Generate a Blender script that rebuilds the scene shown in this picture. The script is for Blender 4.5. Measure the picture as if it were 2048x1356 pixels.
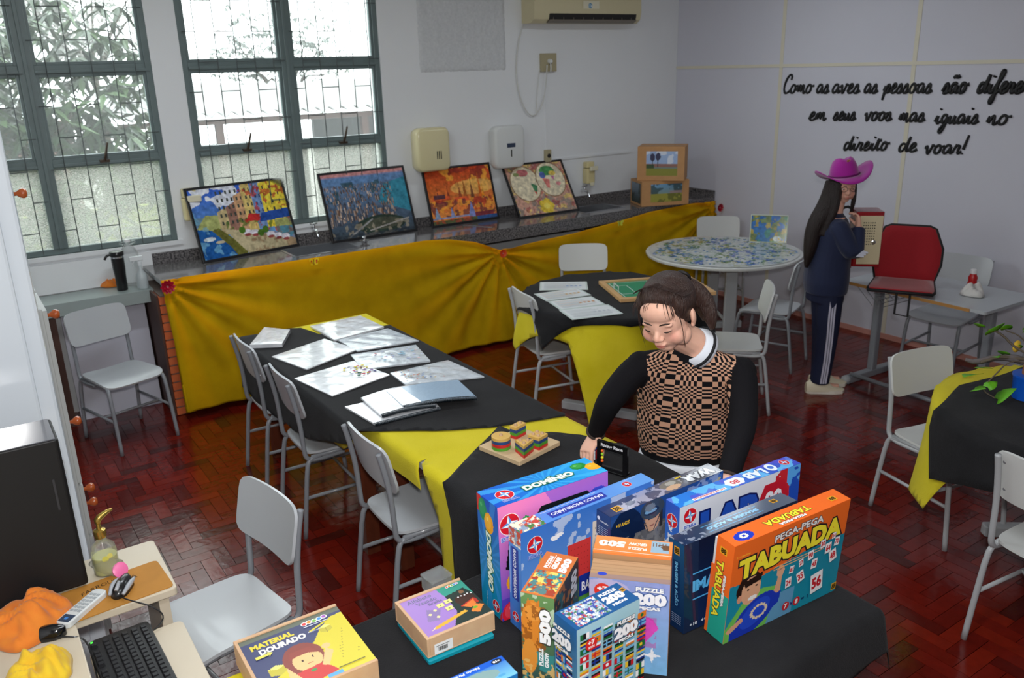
import bpy, bmesh, math, random
import numpy as np
from mathutils import Vector, Matrix, Euler

for o_ in list(bpy.data.objects): bpy.data.objects.remove(o_)
SC = bpy.context.scene
COL = SC.collection
R_ = math.radians
PI = math.pi

# ------------------------------------------------------------------ camera
CF, CP, CR, CY = 1674.5, .315835, -.028374, .58761
CAM = np.array([0, 0, 2.25])
_fw = np.array([math.sin(CY)*math.cos(CP), math.cos(CY)*math.cos(CP), -math.sin(CP)])
_rt = np.array([math.cos(CY), -math.sin(CY), 0.]); _up = np.cross(_rt, _fw)
_r2 = _rt*math.cos(CR)+_up*math.sin(CR); _u2 = -_rt*math.sin(CR)+_up*math.cos(CR)
cd = bpy.data.cameras.new('camera'); cam = bpy.data.objects.new('camera', cd); COL.objects.link(cam)
cd.sensor_width = 36; cd.lens = CF/2048*36; cd.clip_start = .05; cd.clip_end = 300
mw = Matrix.Identity(4)
for i in range(3):
    mw[i][0] = _r2[i]; mw[i][1] = _u2[i]; mw[i][2] = -_fw[i]; mw[i][3] = CAM[i]
cam.matrix_world = mw
SC.camera = cam
cd.dof.use_dof = True; cd.dof.focus_distance = 2.75; cd.dof.aperture_fstop = 5.0

# ------------------------------------------------------------------ world, lights, exposure
SC.view_settings.view_transform = 'Standard'; SC.view_settings.look = 'None'
SC.view_settings.gamma = 1; SC.view_settings.use_curve_mapping = False
SC.view_settings.exposure = 0.2
W = bpy.data.worlds.new('overcast_sky'); SC.world = W; W.use_nodes = True
_b = W.node_tree.nodes['Background']; _b.inputs[0].default_value = (.92, .97, 1, 1); _b.inputs[1].default_value = 6.0

def area_light(name, loc, rot, sx, sy, power, col=(1, 1, 1), spread=PI):
    l = bpy.data.lights.new(name, 'AREA'); l.shape = 'RECTANGLE'; l.size = sx; l.size_y = sy; l.energy = power; l.color = col; l.spread = spread
    o = bpy.data.objects.new(name, l); COL.objects.link(o); o.location = loc; o.rotation_euler = rot
    return o
# added ceiling fill lamps, out of view (housings are built with the room)
FILL_LAMPS = [(1.3, 1.0, 3.13), (1.3, 4.2, 3.13), (4.6, 4.4, 3.13)]
for k, p_ in enumerate(FILL_LAMPS):
    area_light('added_fill_light', p_, (0, 0, 0), 1.25, .22, (20, 22, 10)[k], (.88, .95, 1))
# the photographer's flash: a small head a hand above the lens, turned up a little
area_light('camera_flash', (.02, -.02, 2.42), (R_(77), 0, -CY+R_(5)),   .16, .09, 50, (1, .98, .96))

# ------------------------------------------------------------------ helpers
def L(c):
    """sRGB 0-255 (tuple or hex string) to linear"""
    if isinstance(c, str): c = tuple(int(c[i:i+2], 16) for i in (0, 2, 4))
    return tuple((v/255/12.92 if v/255 <= .04045 else ((v/255+.055)/1.055)**2.4) for v in c[:3])

_M = {}
def mat(name, col=(128, 128, 128), rough=.5, metal=0, noise=0, nscale=20, bump=0, bscale=60, trans=0, ior=1.45, alpha=1, emit=None, estr=1, spec=.5, coat=0, col2=None, attr=None, sheen=0, stretch=None, sss=0):
    if name in _M: return _M[name]
    m = bpy.data.materials.new(name); m.use_nodes = True; _M[name] = m
    nt = m.node_tree; nd = nt.nodes; lk = nt.links; p = nd['Principled BSDF']
    c = (*L(col), 1)
    p.inputs['Base Color'].default_value = c; p.inputs['Roughness'].default_value = rough; p.inputs['Metallic'].default_value = metal
    p.inputs['Transmission Weight'].default_value = trans; p.inputs['IOR'].default_value = ior; p.inputs['Alpha'].default_value = alpha
    p.inputs['Specular IOR Level'].default_value = spec; p.inputs['Coat Weight'].default_value = coat
    p.inputs['Coat Roughness'].default_value = .08
    if sheen: p.inputs['Sheen Weight'].default_value = sheen
    if sss: p.inputs['Subsurface Weight'].default_value = sss; p.inputs['Subsurface Radius'].default_value = (.012, .005, .003); p.inputs['Subsurface Scale'].default_value = 1
    if emit: p.inputs['Emission Color'].default_value = (*L(emit), 1); p.inputs['Emission Strength'].default_value = estr
    src = None
    if attr:
        a = nd.new('ShaderNodeAttribute'); a.attribute_name = attr; src = a.outputs['Color']
    if noise or bump:
        tc = nd.new('ShaderNodeNewGeometry'); vec = tc.outputs['Position']
        if stretch:
            mp = nd.new('ShaderNodeMapping'); mp.inputs['Scale'].default_value = stretch; lk.new(vec, mp.inputs[0]); vec = mp.outputs[0]
    if noise:
        n = nd.new('ShaderNodeTexNoise'); n.inputs['Scale'].default_value = nscale; n.inputs['Detail'].default_value = 5
        lk.new(vec, n.inputs['Vector'])
        mx = nd.new('ShaderNodeMix'); mx.data_type = 'RGBA'
        if col2 is not None:
            mr = nd.new('ShaderNodeMapRange'); mr.inputs[1].default_value = .5-.5*(1.02-noise); mr.inputs[2].default_value = .5+.5*(1.02-noise)
            lk.new(n.outputs['Fac'], mr.inputs[0]); lk.new(mr.outputs[0], mx.inputs[0])
            mx.inputs[6].default_value = c; mx.inputs[7].default_value = (*L(col2), 1)
            if src: lk.new(src, mx.inputs[6])
        else:
            mx.blend_type = 'OVERLAY'; mx.inputs[0].default_value = noise; mx.inputs[6].default_value = c
            if src: lk.new(src, mx.inputs[6])
            lk.new(n.outputs['Fac'], mx.inputs[7])
        src = mx.outputs[2]
    if src: lk.new(src, p.inputs['Base Color'])
    if bump:
        n2 = nd.new('ShaderNodeTexNoise'); n2.inputs['Scale'].default_value = bscale; n2.inputs['Detail'].default_value = 4
        lk.new(vec, n2.inputs['Vector'])
        b = nd.new('ShaderNodeBump'); b.inputs['Strength'].default_value = min(1, bump); b.inputs['Distance'].default_value = .01
        lk.new(n2.outputs['Fac'], b.inputs['Height']); lk.new(b.outputs[0], p.inputs['Normal'])
    return m

def tag(o, label=None, cat=None, group=None, kind=None):
    if label: o['label'] = label
    if cat: o['category'] = cat
    if group: o['group'] = group
    if kind: o['kind'] = kind
    return o

def empty(name, loc=(0, 0, 0), rz=0, label=None, cat=None, group=None, parent=None, kind=None, rot=None):
    o = bpy.data.objects.new(name, None); COL.objects.link(o); o.location = loc
    o.rotation_euler = rot if rot else (0, 0, rz); o.empty_display_size = .05
    if parent: o.parent = parent
    return tag(o, label, cat, group, kind)

def T(x=0, y=0, z=0): return Matrix.Translation((x, y, z))
def RZ(a): return Matrix.Rotation(a, 4, 'Z')
def RX(a): return Matrix.Rotation(a, 4, 'X')
def RY(a): return Matrix.Rotation(a, 4, 'Y')

class MB:
    """collects shapes; build() links them as ONE mesh object"""
    def __init__(s): s.v = []; s.f = []; s.m = []; s.X = Matrix.Identity(4); s.mi = 0
    def add(s, vs, fs):
        n = len(s.v); X = s.X
        s.v += [tuple(X @ Vector(p)) for p in vs]; s.f += [tuple(i+n for i in f) for f in fs]; s.m += [s.mi]*len(fs); return s
    def box(s, x0, x1, y0, y1, z0, z1):
        return s.add([(x0,y0,z0),(x1,y0,z0),(x1,y1,z0),(x0,y1,z0),(x0,y0,z1),(x1,y0,z1),(x1,y1,z1),(x0,y1,z1)],
                     [(0,3,2,1),(4,5,6,7),(0,1,5,4),(1,2,6,5),(2,3,7,6),(3,0,4,7)])
    def cbox(s, c, d): return s.box(c[0]-d[0]/2, c[0]+d[0]/2, c[1]-d[1]/2, c[1]+d[1]/2, c[2]-d[2]/2, c[2]+d[2]/2)
    def rbox(s, x0, x1, y0, y1, z0, z1, r=.01, n=4):
        """box with its vertical corners rounded"""
        pts = []
        for cx, cy, a0 in ((x1-r, y1-r, 0), (x0+r, y1-r, 90), (x0+r, y0+r, 180), (x1-r, y0+r, 270)):
            for k in range(n+1):
                a = R_(a0+90*k/n); pts.append((cx+r*math.cos(a), cy+r*math.sin(a)))
        return s.prism(pts, z0, z1)
    def prism(s, poly, z0, z1, top=None):
        n = len(poly); t = top or poly
        return s.add([(p[0], p[1], z0) for p in poly]+[(p[0], p[1], z1) for p in t],
                     [tuple(range(n-1, -1, -1)), tuple(range(n, 2*n))]+[(i, (i+1) % n, n+(i+1) % n, n+i) for i in range(n)])
    def lathe(s, prof, n=20, c=(0, 0)):
        """closed profile [(r,z)...] from bottom to top"""
        vs = []; fs = []
        for r, z in prof:
            for k in range(n):
                a = 2*PI*k/n; vs.append((c[0]+r*math.cos(a), c[1]+r*math.sin(a), z))
        for j in range(len(prof)-1):
            for k in range(n):
                k2 = (k+1) % n; fs.append((j*n+k, j*n+k2, (j+1)*n+k2, (j+1)*n+k))
        fs.append(tuple(range(n-1, -1, -1))); fs.append(tuple((len(prof)-1)*n+k for k in range(n)))
        return s.add(vs, fs)
    def tube(s, pts, r, n=8, sm=0, closed=False):
        """round bar along points; r a number or one per point; sm = smoothing rounds"""
        P = [Vector(p) for p in pts]; rr = list(r) if hasattr(r, '__len__') else [r]*len(P)
        for _ in range(sm):
            Q = [P[0]]; q = [rr[0]]
            for a, b, ra, rb in zip(P, P[1:], rr, rr[1:]):
                Q += [a.lerp(b, .25), a.lerp(b, .75)]; q += [ra*.75+rb*.25, ra*.25+rb*.75]
            Q.append(P[-1]); q.append(rr[-1]); P, rr = Q, q
        vs = []; up = None
        for i, p in enumerate(P):
            d = (P[min(i+1, len(P)-1)]-P[max(i-1, 0)]).normalized()
            if up is None:
                up = Vector((0, 0, 1)) if abs(d.z) < .9 else Vector((0, 1, 0))
            a = d.cross(up)
            if a.length < 1e-5: a = d.orthogonal()
            a.normalize(); b = a.cross(d).normalized(); up = b
            for k in range(n):
                t = 2*PI*k/n; vs.append(tuple(p+(a*math.cos(t)+b*math.sin(t))*rr[i]))
        fs = []
        for j in range(len(P)-1):
            for k in range(n):
                k2 = (k+1) % n; fs.append((j*n+k, (j+1)*n+k, (j+1)*n+k2, j*n+k2))
        fs += [tuple(range(n)), tuple((len(P)-1)*n+k for k in range(n-1, -1, -1))]
        return s.add(vs, fs)
    def ell(s, c, r, n=16, m=10, rot=None):
        vs = [(0, 0, -1)]
        for j in range(1, m):
            a = -PI/2+PI*j/m
            for k in range(n): b = 2*PI*k/n; vs.append((math.cos(a)*math.cos(b), math.cos(a)*math.sin(b), math.sin(a)))
        vs.append((0, 0, 1)); fs = [(0, 1+(k+1) % n, 1+k) for k in range(n)]
        for j in range(m-2):
            for k in range(n):
                k2 = (k+1) % n; a = 1+j*n; b = a+n; fs.append((a+k, a+k2, b+k2, b+k))
        e = len(vs)-1; a = 1+(m-2)*n; fs += [(a+k, a+(k+1) % n, e) for k in range(n)]
        Rm = rot or Matrix.Identity(3); cc = Vector(c)
        return s.add([tuple(cc+Rm@Vector((v[0]*r[0], v[1]*r[1], v[2]*r[2]))) for v in vs], fs)
    def loft(s, rings, closed=True, caps=True):
        n = len(rings[0]); vs = [p for r in rings for p in r]; fs = []
        for j in range(len(rings)-1):
            for k in range(n if closed else n-1):
                k2 = (k+1) % n; fs.append((j*n+k, j*n+k2, (j+1)*n+k2, (j+1)*n+k))
        if caps and closed: fs += [tuple(range(n-1, -1, -1)), tuple((len(rings)-1)*n+k for k in range(n))]
        return s.add(vs, fs)
    def build(s, name, mats, parent=None, smooth=False, bevel=0, label=None, kind=None, loc=None, solid=0):
        me = bpy.data.meshes.new(name); me.from_pydata(s.v, [], s.f)
        if not isinstance(mats, (list, tuple)): mats = [mats]
        for m in mats: me.materials.append(m)
        me.polygons.foreach_set('material_index', [min(i, len(mats)-1) for i in s.m])
        if smooth: me.shade_smooth() if smooth is True else smooth_angle(me, smooth)
        me.update()
        o = bpy.data.objects.new(name, me); COL.objects.link(o)
        if parent: o.parent = parent
        if loc: o.location = loc
        if bevel:
            b = o.modifiers.new('bevel', 'BEVEL'); b.width = bevel; b.segments = 2; b.limit_method = 'ANGLE'; b.angle_limit = R_(40)
        if solid:
            b = o.modifiers.new('solid', 'SOLIDIFY'); b.thickness = solid; b.offset = 0
        return tag(o, label, kind=kind)

def smooth_angle(me, deg):
    me.shade_smooth()
    bm = bmesh.new(); bm.from_mesh(me)
    for e in bm.edges:
        e.smooth = e.calc_face_angle(0) < R_(deg)
    bm.to_mesh(me); bm.free()

def copy_tree(o, parent=None):
    c = o.copy(); COL.objects.link(c); c.parent = parent
    for ch in list(o.children): copy_tree(ch, c)
    return c

# text as flat meshes (built-in font)
_TX = {}
def text_geo(txt, bold=0., shear=0., space=1.0):
    k = (txt, bold, shear, space)
    if k in _TX: return _TX[k]
    cu = bpy.data.curves.new('t', 'FONT'); cu.body = txt; cu.size = 1; cu.offset = bold; cu.shear = shear; cu.space_character = space; cu.resolution_u = 2
    ob = bpy.data.objects.new('t', cu); me = bpy.data.meshes.new_from_object(ob)
    vs = np.array([v.co[:2] for v in me.vertices]).reshape(-1, 2); fs = [tuple(p.vertices) for p in me.polygons]
    bpy.data.objects.remove(ob); bpy.data.meshes.remove(me); bpy.data.curves.remove(cu)
    _TX[k] = (vs, fs); return _TX[k]

def vnoise(X, Y, sc, seed=0):
    rg = np.random.RandomState(seed); g = rg.rand(64, 64)
    x = X*sc; y = Y*sc; xi = np.floor(x).astype(int); yi = np.floor(y).astype(int); fx = x-xi; fy = y-yi
    fx = fx*fx*(3-2*fx); fy = fy*fy*(3-2*fy)
    a = g[xi % 64, yi % 64]; b = g[(xi+1) % 64, yi % 64]; c = g[xi % 64, (yi+1) % 64]; d = g[(xi+1) % 64, (yi+1) % 64]
    return (a*(1-fx)+b*fx)*(1-fy)+(c*(1-fx)+d*fx)*fy
def fbm(X, Y, sc, seed=0): return (vnoise(X, Y, sc, seed)*.55+vnoise(X, Y, sc*2.1, seed+1)*.3+vnoise(X, Y, sc*4.3, seed+2)*.15)

class Cv:
    """flat artwork: a fine grid of coloured cells, in metres (w x h), origin bottom-left"""
    def __init__(s, w, h, cell=.003, bg=(255, 255, 255)):
        s.w, s.h = w, h; s.nx = max(2, int(round(w/cell))); s.ny = max(2, int(round(h/cell)))
        s.X, s.Y = np.meshgrid((np.arange(s.nx)+.5)/s.nx*w, (np.arange(s.ny)+.5)/s.ny*h)
        s.c = np.zeros((s.ny, s.nx, 3)); s.c[:] = L(bg)
    def put(s, mask, col, a=1.):
        mask = np.clip(mask.astype(float)*a, 0, 1)[..., None]; s.c = s.c*(1-mask)+np.array(L(col))*mask; return s
    def grad(s, c0, c1, horiz=False, mask=None):
        t = (s.X/s.w if horiz else s.Y/s.h)[..., None]; g = np.array(L(c0))*(1-t)+np.array(L(c1))*t
        s.c = g if mask is None else np.where(mask[..., None], g, s.c); return s
    def rect(s, x0, y0, x1, y1, col, a=1): return s.put((s.X > x0) & (s.X < x1) & (s.Y > y0) & (s.Y < y1), col, a)
    def ell(s, cx, cy, rx, ry, col, ang=0, a=1):
        c, q = math.cos(ang), math.sin(ang); x = (s.X-cx)*c+(s.Y-cy)*q; y = -(s.X-cx)*q+(s.Y-cy)*c
        return s.put((x/rx)**2+(y/ry)**2 < 1, col, a)
    def poly(s, pts, col, a=1):
        m = np.zeros(s.X.shape, bool); n = len(pts)
        for i in range(n):
            x1, y1 = pts[i]; x2, y2 = pts[(i+1) % n]
            if y1 == y2: continue
            m ^= ((y1 > s.Y) != (y2 > s.Y)) & (s.X < (x2-x1)*(s.Y-y1)/(y2-y1)+x1)
        return s.put(m, col, a)
    def line(s, x0, y0, x1, y1, wd, col, a=1):
        dx, dy = x1-x0, y1-y0; t = np.clip(((s.X-x0)*dx+(s.Y-y0)*dy)/(dx*dx+dy*dy+1e-12), 0, 1)
        return s.put(np.hypot(s.X-x0-t*dx, s.Y-y0-t*dy) < wd/2, col, a)
    def blobs(s, sc, thr, col, seed=0, a=1, mask=None):
        m = fbm(s.X, s.Y, sc, seed) > thr
        if mask is not None: m &= mask
        return s.put(m, col, a)
    def rays(s, cx, cy, n, col, a=.5):
        return s.put(np.sin(np.arctan2(s.Y-cy, s.X-cx)*n) > .35, col, a)
    def mottle(s, sc, amt, seed=0):
        s.c = np.clip(s.c*(1+(fbm(s.X, s.Y, sc, seed)-.5)[..., None]*2*amt), 0, 1); return s

class Print:
    """printed face: origin O, unit U (right), unit V (up); artwork and lettering joined as one mesh, layers .25 mm apart"""
    def __init__(s, O, U, V, lift=.0006):
        s.O, s.U, s.V = Vector(O), Vector(U).normalized(), Vector(V).normalized(); s.N = s.U.cross(s.V); s.v = []; s.f = []; s.col = []; s.z = lift
    def _p(s, x, y): return tuple(s.O+s.U*x+s.V*y+s.N*s.z)
    def art(s, cv, ox=0, oy=0):
        nx, ny = cv.nx, cv.ny; xs = ox+np.arange(nx+1)/nx*cv.w; ys = oy+np.arange(ny+1)/ny*cv.h; n0 = len(s.v)
        O = np.array(s.O+s.N*s.z); U = np.array(s.U); V = np.array(s.V)
        XX, YY = np.meshgrid(xs, ys); P = O+XX[..., None]*U+YY[..., None]*V
        s.v += [tuple(p) for p in P.reshape(-1, 3)]
        idx = (np.arange(ny)[:, None]*(nx+1)+np.arange(nx)[None, :]+n0).reshape(-1)
        s.f += [(i, i+1, i+nx+2, i+nx+1) for i in idx.tolist()]; s.col += [tuple(c) for c in cv.c.reshape(-1, 3)]
        s.z += .00025; return s
    def shape(s, pts, col):
        n = len(s.v); s.v += [s._p(*p) for p in pts]; s.f.append(tuple(range(n, n+len(pts)))); s.col.append(L(col)); s.z += .00012; return s
    def rect(s, x0, y0, x1, y1, col): return s.shape([(x0, y0), (x1, y0), (x1, y1), (x0, y1)], col)
    def disc(s, cx, cy, r, col, ry=None, n=24):
        ry = ry or r; return s.shape([(cx+r*math.cos(2*PI*k/n), cy+ry*math.sin(2*PI*k/n)) for k in range(n)], col)
    def text(s, txt, cx, cy, w=None, h=None, col=(0, 0, 0), bold=.02, outline=None, ow=.05, shear=0, ang=0, space=1.0, flat=None, arc=0):
        """centred lettering fitted to width w and/or height h"""
        layers = ([(outline, bold+ow)] if outline else [])+[(col, bold)]
        base, _ = text_geo(txt, bold, shear, space); mn, mx = base.min(0), base.max(0); sz = mx-mn; mid = (mn+mx)/2
        sx = w/sz[0] if w else None; sy = h/sz[1] if h else None
        sx = sx or sy; sy = sy or sx
        ca, sa = math.cos(ang), math.sin(ang)
        for c, b in layers:
            vs, fs = text_geo(txt, b, shear, space); q = (vs-mid)*[sx, sy]; n = len(s.v)
            if arc: q[:, 1] += arc*(1-(2*q[:, 0]/(w or 1))**2)
            x = q[:, 0]*ca-q[:, 1]*sa+cx; y = q[:, 0]*sa+q[:, 1]*ca+cy
            s.v += [s._p(a, b2) for a, b2 in zip(x, y)]
            s.f += [tuple(i+n for i in f) for f in fs]; s.col += [L(c)]*len(fs); s.z += .00025
        return s
    def build(s, name, parent, m, label=None):
        me = bpy.data.meshes.new(name); me.from_pydata(s.v, [], s.f); me.materials.append(m)
        a = me.color_attributes.new('Col', 'FLOAT_COLOR', 'CORNER'); tot = np.array([len(f) for f in s.f])
        c = np.ones((len(s.f), 4)); c[:, :3] = np.array(s.col); a.data.foreach_set('color', np.repeat(c, tot, axis=0).reshape(-1))
        me.update(); o = bpy.data.objects.new(name, me); COL.objects.link(o); o.parent = parent
        return tag(o, label)

PAPER = mat('printed_card', rough=.32, attr='Col', spec=.4)
GLOSSP = mat('glossy_print', rough=.12, attr='Col', spec=.5)
MATTE = mat('matte_print', rough=.7, attr='Col', spec=.2)

def ray(px, py): return _fw+_r2*(px-1024)/CF-_u2*(py-678)/CF
def at(px, py, z=None, x=None, y=None, d=None):
    """the point of a real plane (height z, or x / y = const) where a pixel of the photograph falls"""
    r = ray(px, py)
    if z is not None: t = (z-CAM[2])/r[2]
    elif x is not None: t = x/r[0]
    elif y is not None: t = y/r[1]
    else: t = d/np.linalg.norm(r)
    return Vector(CAM+r*t)
# ================================================================== ROOM
XR, YB, CZ = 6.25, 6.3, 3.2
rnd = random.Random(7)
WALLP = mat('white_wall_paint', (226, 228, 230), .55, noise=.12, nscale=1.6, bump=.05, bscale=40)
PANEL = mat('lilac_white_panel', (205, 205, 216), .6, noise=.08, nscale=1.2)
PLANKW = mat('plank_gloss', rough=.17, attr='Col', noise=.28, nscale=9, stretch=(3, 3, 3), bump=.16, bscale=7, spec=.6)
WIN = [(-.17, 1.33), (1.53, 3.03)]
ZS, ZT = 1.12, 3.02

def wallbox(name, boxes, m=WALLP, parent=None):
    b = MB()
    for q in boxes: b.box(*q)
    o = b.build(name, m, parent)
    if not parent: o['kind'] = 'structure'
    return o
wallbox('wall_back', [(-1.2, XR+.12, YB, YB+.2, -.1, ZS), (-1.2, XR+.12, YB, YB+.2, ZT, CZ), (-1.2, WIN[0][0], YB, YB+.2, ZS, ZT),
                      (WIN[0][1], WIN[1][0], YB, YB+.2, ZS, ZT), (WIN[1][1], XR+.12, YB, YB+.2, ZS, ZT)])
wallbox('wall_left', [(-1.2, -1.0, -2.2, YB, -.1, CZ)])
wallbox('wall_front', [(-1.2, XR+.12, -2.4, -2.2, -.1, CZ)])
wallbox('ceiling', [(-1.2, XR+.12, -2.4, YB+.2, CZ, CZ+.1)], mat('ceiling_paint', (235, 235, 235), .8))
# right partition: panels and cream battens
pw = wallbox('wall_right', [(XR+.03, XR+.12, -2.2, YB, -.1, CZ)], PANEL)
ys = [6.3, 5.03, 3.80, 2.57, 1.34, .11, -1.12, -2.2]
mb_ = mat('cream_batten', (214, 208, 190), .6)
for a, b in zip(ys, ys[1:]):
    for z0, z1 in ((.0, 2.183), (2.183, CZ)):
        MB().box(XR, XR+.03, b+.002, a-.002, z0+.002, z1-.002).build('wall_panel', PANEL, pw)
    MB().box(XR-.004, XR, b-.017, b+.017, .0, CZ).build('batten', mb_, pw)
MB().box(XR-.006, XR, -2.2, YB, 2.17, 2.196).build('batten', mb_, pw)
MB().box(XR-.008, XR, -2.2, YB, 0, .045).build('baseboard_right', mat('pink_skirting', (196, 140, 128), .5), kind='structure')

# herringbone parquet
fl = MB().box(-1.2, XR+.12, -2.4, YB+.2, -.1, -.012).build('floor', mat('floor_bed', (40, 12, 8), .6), kind='structure')
PWD, PLN = .068, .204
cols = [(104, 22, 12), (94, 19, 11), (114, 27, 13), (82, 17, 11), (70, 19, 14), (100, 21, 10)]
plist = []
n_ = 70
for i in range(-32, 108):
    for j in range(-20, 20):
        # 4:1 herringbone lattice
        bx = i*PWD+j*PLN*1.0; by = i*PWD-j*PLN*1.0
        plist.append((bx, by, 0)); plist.append((bx, by+PWD, 1))
vis = []
for bx, by, k in plist:
    w, h = (PLN, PWD) if k == 0 else (PWD, PLN)
    x0, y0 = (bx, by) if k == 0 else (bx, by)
    if k == 1: x0, y0 = bx, by
    xa, xb, ya, yb = max(x0, -1.0), min(x0+w, XR), max(y0, -2.2), min(y0+h, YB)
    if xb-xa < .012 or yb-ya < .012: continue
    vis.append((xa, ya, xb-xa, yb-ya))
def on_screen(x, y, z=0):
    v = np.array([x, y, z])-CAM; w = v@_fw
    if w < .3: return None
    return 1024+CF*(v@_r2)/w, 678-CF*(v@_u2)/w, w
def plank_mesh(w, h, c):
    g = .0012; b = MB(); r = .0015
    b.box(g, w-g, g, h-g, -.012, 0)
    me = bpy.data.meshes.new('plank'); me.from_pydata(b.v, [], b.f); me.materials.append(PLANKW)
    a = me.color_attributes.new('Col', 'FLOAT_COLOR', 'CORNER'); a.data.foreach_set('color', [v for _ in range(24) for v in (*L(c), 1)])
    return me
meshes = {(k, ci): plank_mesh(*( (PLN, PWD) if k == 0 else (PWD, PLN)), cols[ci]) for k in (0, 1) for ci in range(len(cols))}
near = []
for q in vis:
    s = on_screen(q[0]+q[2]/2, q[1]+q[3]/2)
    if s and -40 < s[0] < 2090 and -40 < s[1] < 1390:
        x, y = q[0], q[1]
        # leave out those under the foreground tables and desks
        hid = (1.3 < x < 2.0 and 1.0 < y < 4.6) or (.4 < x < 2.0 and y < 2.0) or (x < .3)
        if not hid and abs(q[2]-q[3]) > .13: near.append((s[2], q))
near.sort(); own = set(id(q) for _, q in near[:300])
fv, ff, fc = [], [], []
for q in vis:
    x0, y0, w, h = q; ci = rnd.choice([0, 0, 1, 1, 2, 3, 4, 5]); dz = rnd.uniform(-.0006, .0004)
    if id(q) in own:
        o = bpy.data.objects.new('plank', meshes[(0 if w > h else 1, ci)]); COL.objects.link(o); o.parent = fl; o.location = (x0, y0, dz)
    else:
        g = .0012; n = len(fv)
        fv += [(x0+a, y0+b, c) for c in (-.012, dz) for a, b in ((g, g), (w-g, g), (w-g, h-g), (g, h-g))]
        ff += [tuple(n+i for i in f) for f in ((0,3,2,1),(4,5,6,7),(0,1,5,4),(1,2,6,5),(2,3,7,6),(3,0,4,7))]; fc += [(*L(cols[ci]), 1)]*24
me = bpy.data.meshes.new('parquet'); me.from_pydata(fv, [], ff); me.materials.append(PLANKW)
a_ = me.color_attributes.new('Col', 'FLOAT_COLOR', 'CORNER'); a_.data.foreach_set('color', np.array(fc).reshape(-1))
o_ = bpy.data.objects.new('parquet_planks', me); COL.objects.link(o_); o_.parent = fl; o_['kind'] = 'stuff'

# housings for the added, unseen ceiling fill lamps
for p_ in FILL_LAMPS:
    b = MB(); b.box(-.65, .65, -.13, .13, .012, CZ-p_[2]).build
    e = empty('added_ceiling_lamp', p_, 0, 'added unseen fill lamp on the ceiling, '+['nearest the camera', 'between the windows and the long table', 'over the map puzzle table'][FILL_LAMPS.index(p_)], 'ceiling lamp', 'added ceiling fill lamps')
    b.build('fill_lamp_body', mat('lamp_enamel', (235, 235, 235), .4), e)

# ------------------------------------------------------------------ windows
STEEL = mat('grey_green_steel', (104, 118, 118), .4, noise=.15, nscale=12, spec=.4)
BAR = mat('grille_steel', (92, 98, 98), .4, metal=.3)
def glass(name, mixf, tint, wave=0):
    m = bpy.data.materials.new(name); m.use_nodes = True; nt = m.node_tree; nd = nt.nodes; lk = nt.links; nd.remove(nd['Principled BSDF'])
    out = nd['Material Output']; tr = nd.new('ShaderNodeBsdfTransparent'); tr.inputs[0].default_value = (*tint, 1)
    tl = nd.new('ShaderNodeBsdfTranslucent'); tl.inputs[0].default_value = (.43, .43, .40, 1) if wave else (.9, .92, .92, 1)
    gl = nd.new('ShaderNodeBsdfGlossy'); gl.inputs['Roughness'].default_value = .25 if wave else .03
    m1 = nd.new('ShaderNodeMixShader'); m1.inputs[0].default_value = mixf; m2 = nd.new('ShaderNodeMixShader'); m2.inputs[0].default_value = .05
    lk.new(tr.outputs[0], m1.inputs[1]); lk.new(tl.outputs[0], m1.inputs[2]); lk.new(m1.outputs[0], m2.inputs[1]); lk.new(gl.outputs[0], m2.inputs[2]); lk.new(m2.outputs[0], out.inputs[0])
    if wave:
        g = nd.new('ShaderNodeNewGeometry'); mp = nd.new('ShaderNodeMapping'); mp.inputs['Scale'].default_value = (1, 1, 2.6)
        n = nd.new('ShaderNodeTexNoise'); n.inputs['Scale'].default_value = 75; n.inputs['Detail'].default_value = 1
        lk.new(g.outputs['Position'], mp.inputs[0]); lk.new(mp.outputs[0], n.inputs['Vector'])
        b = nd.new('ShaderNodeBump'); b.inputs['Strength'].default_value = 1; b.inputs['Distance'].default_value = .03
        lk.new(n.outputs['Fac'], b.inputs['Height']); lk.new(b.outputs[0], gl.inputs['Normal']); lk.new(b.outputs[0], tl.inputs['Normal'])
        mr = nd.new('ShaderNodeMapRange'); mr.inputs[1].default_value = .35; mr.inputs[2].default_value = .65; mr.inputs[3].default_value = mixf-.07; mr.inputs[4].default_value = mixf+.07
        lk.new(n.outputs['Fac'], mr.inputs[0]); lk.new(mr.outputs[0], m1.inputs[0])
    return m
CLEAR = glass('dusty_clear_glass', .035, (.96, .98, .97)); FROST = glass('wavy_frosted_glass', .42, (.93, .97, .93), 1)
ZR = [1.715, 2.305]
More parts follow.
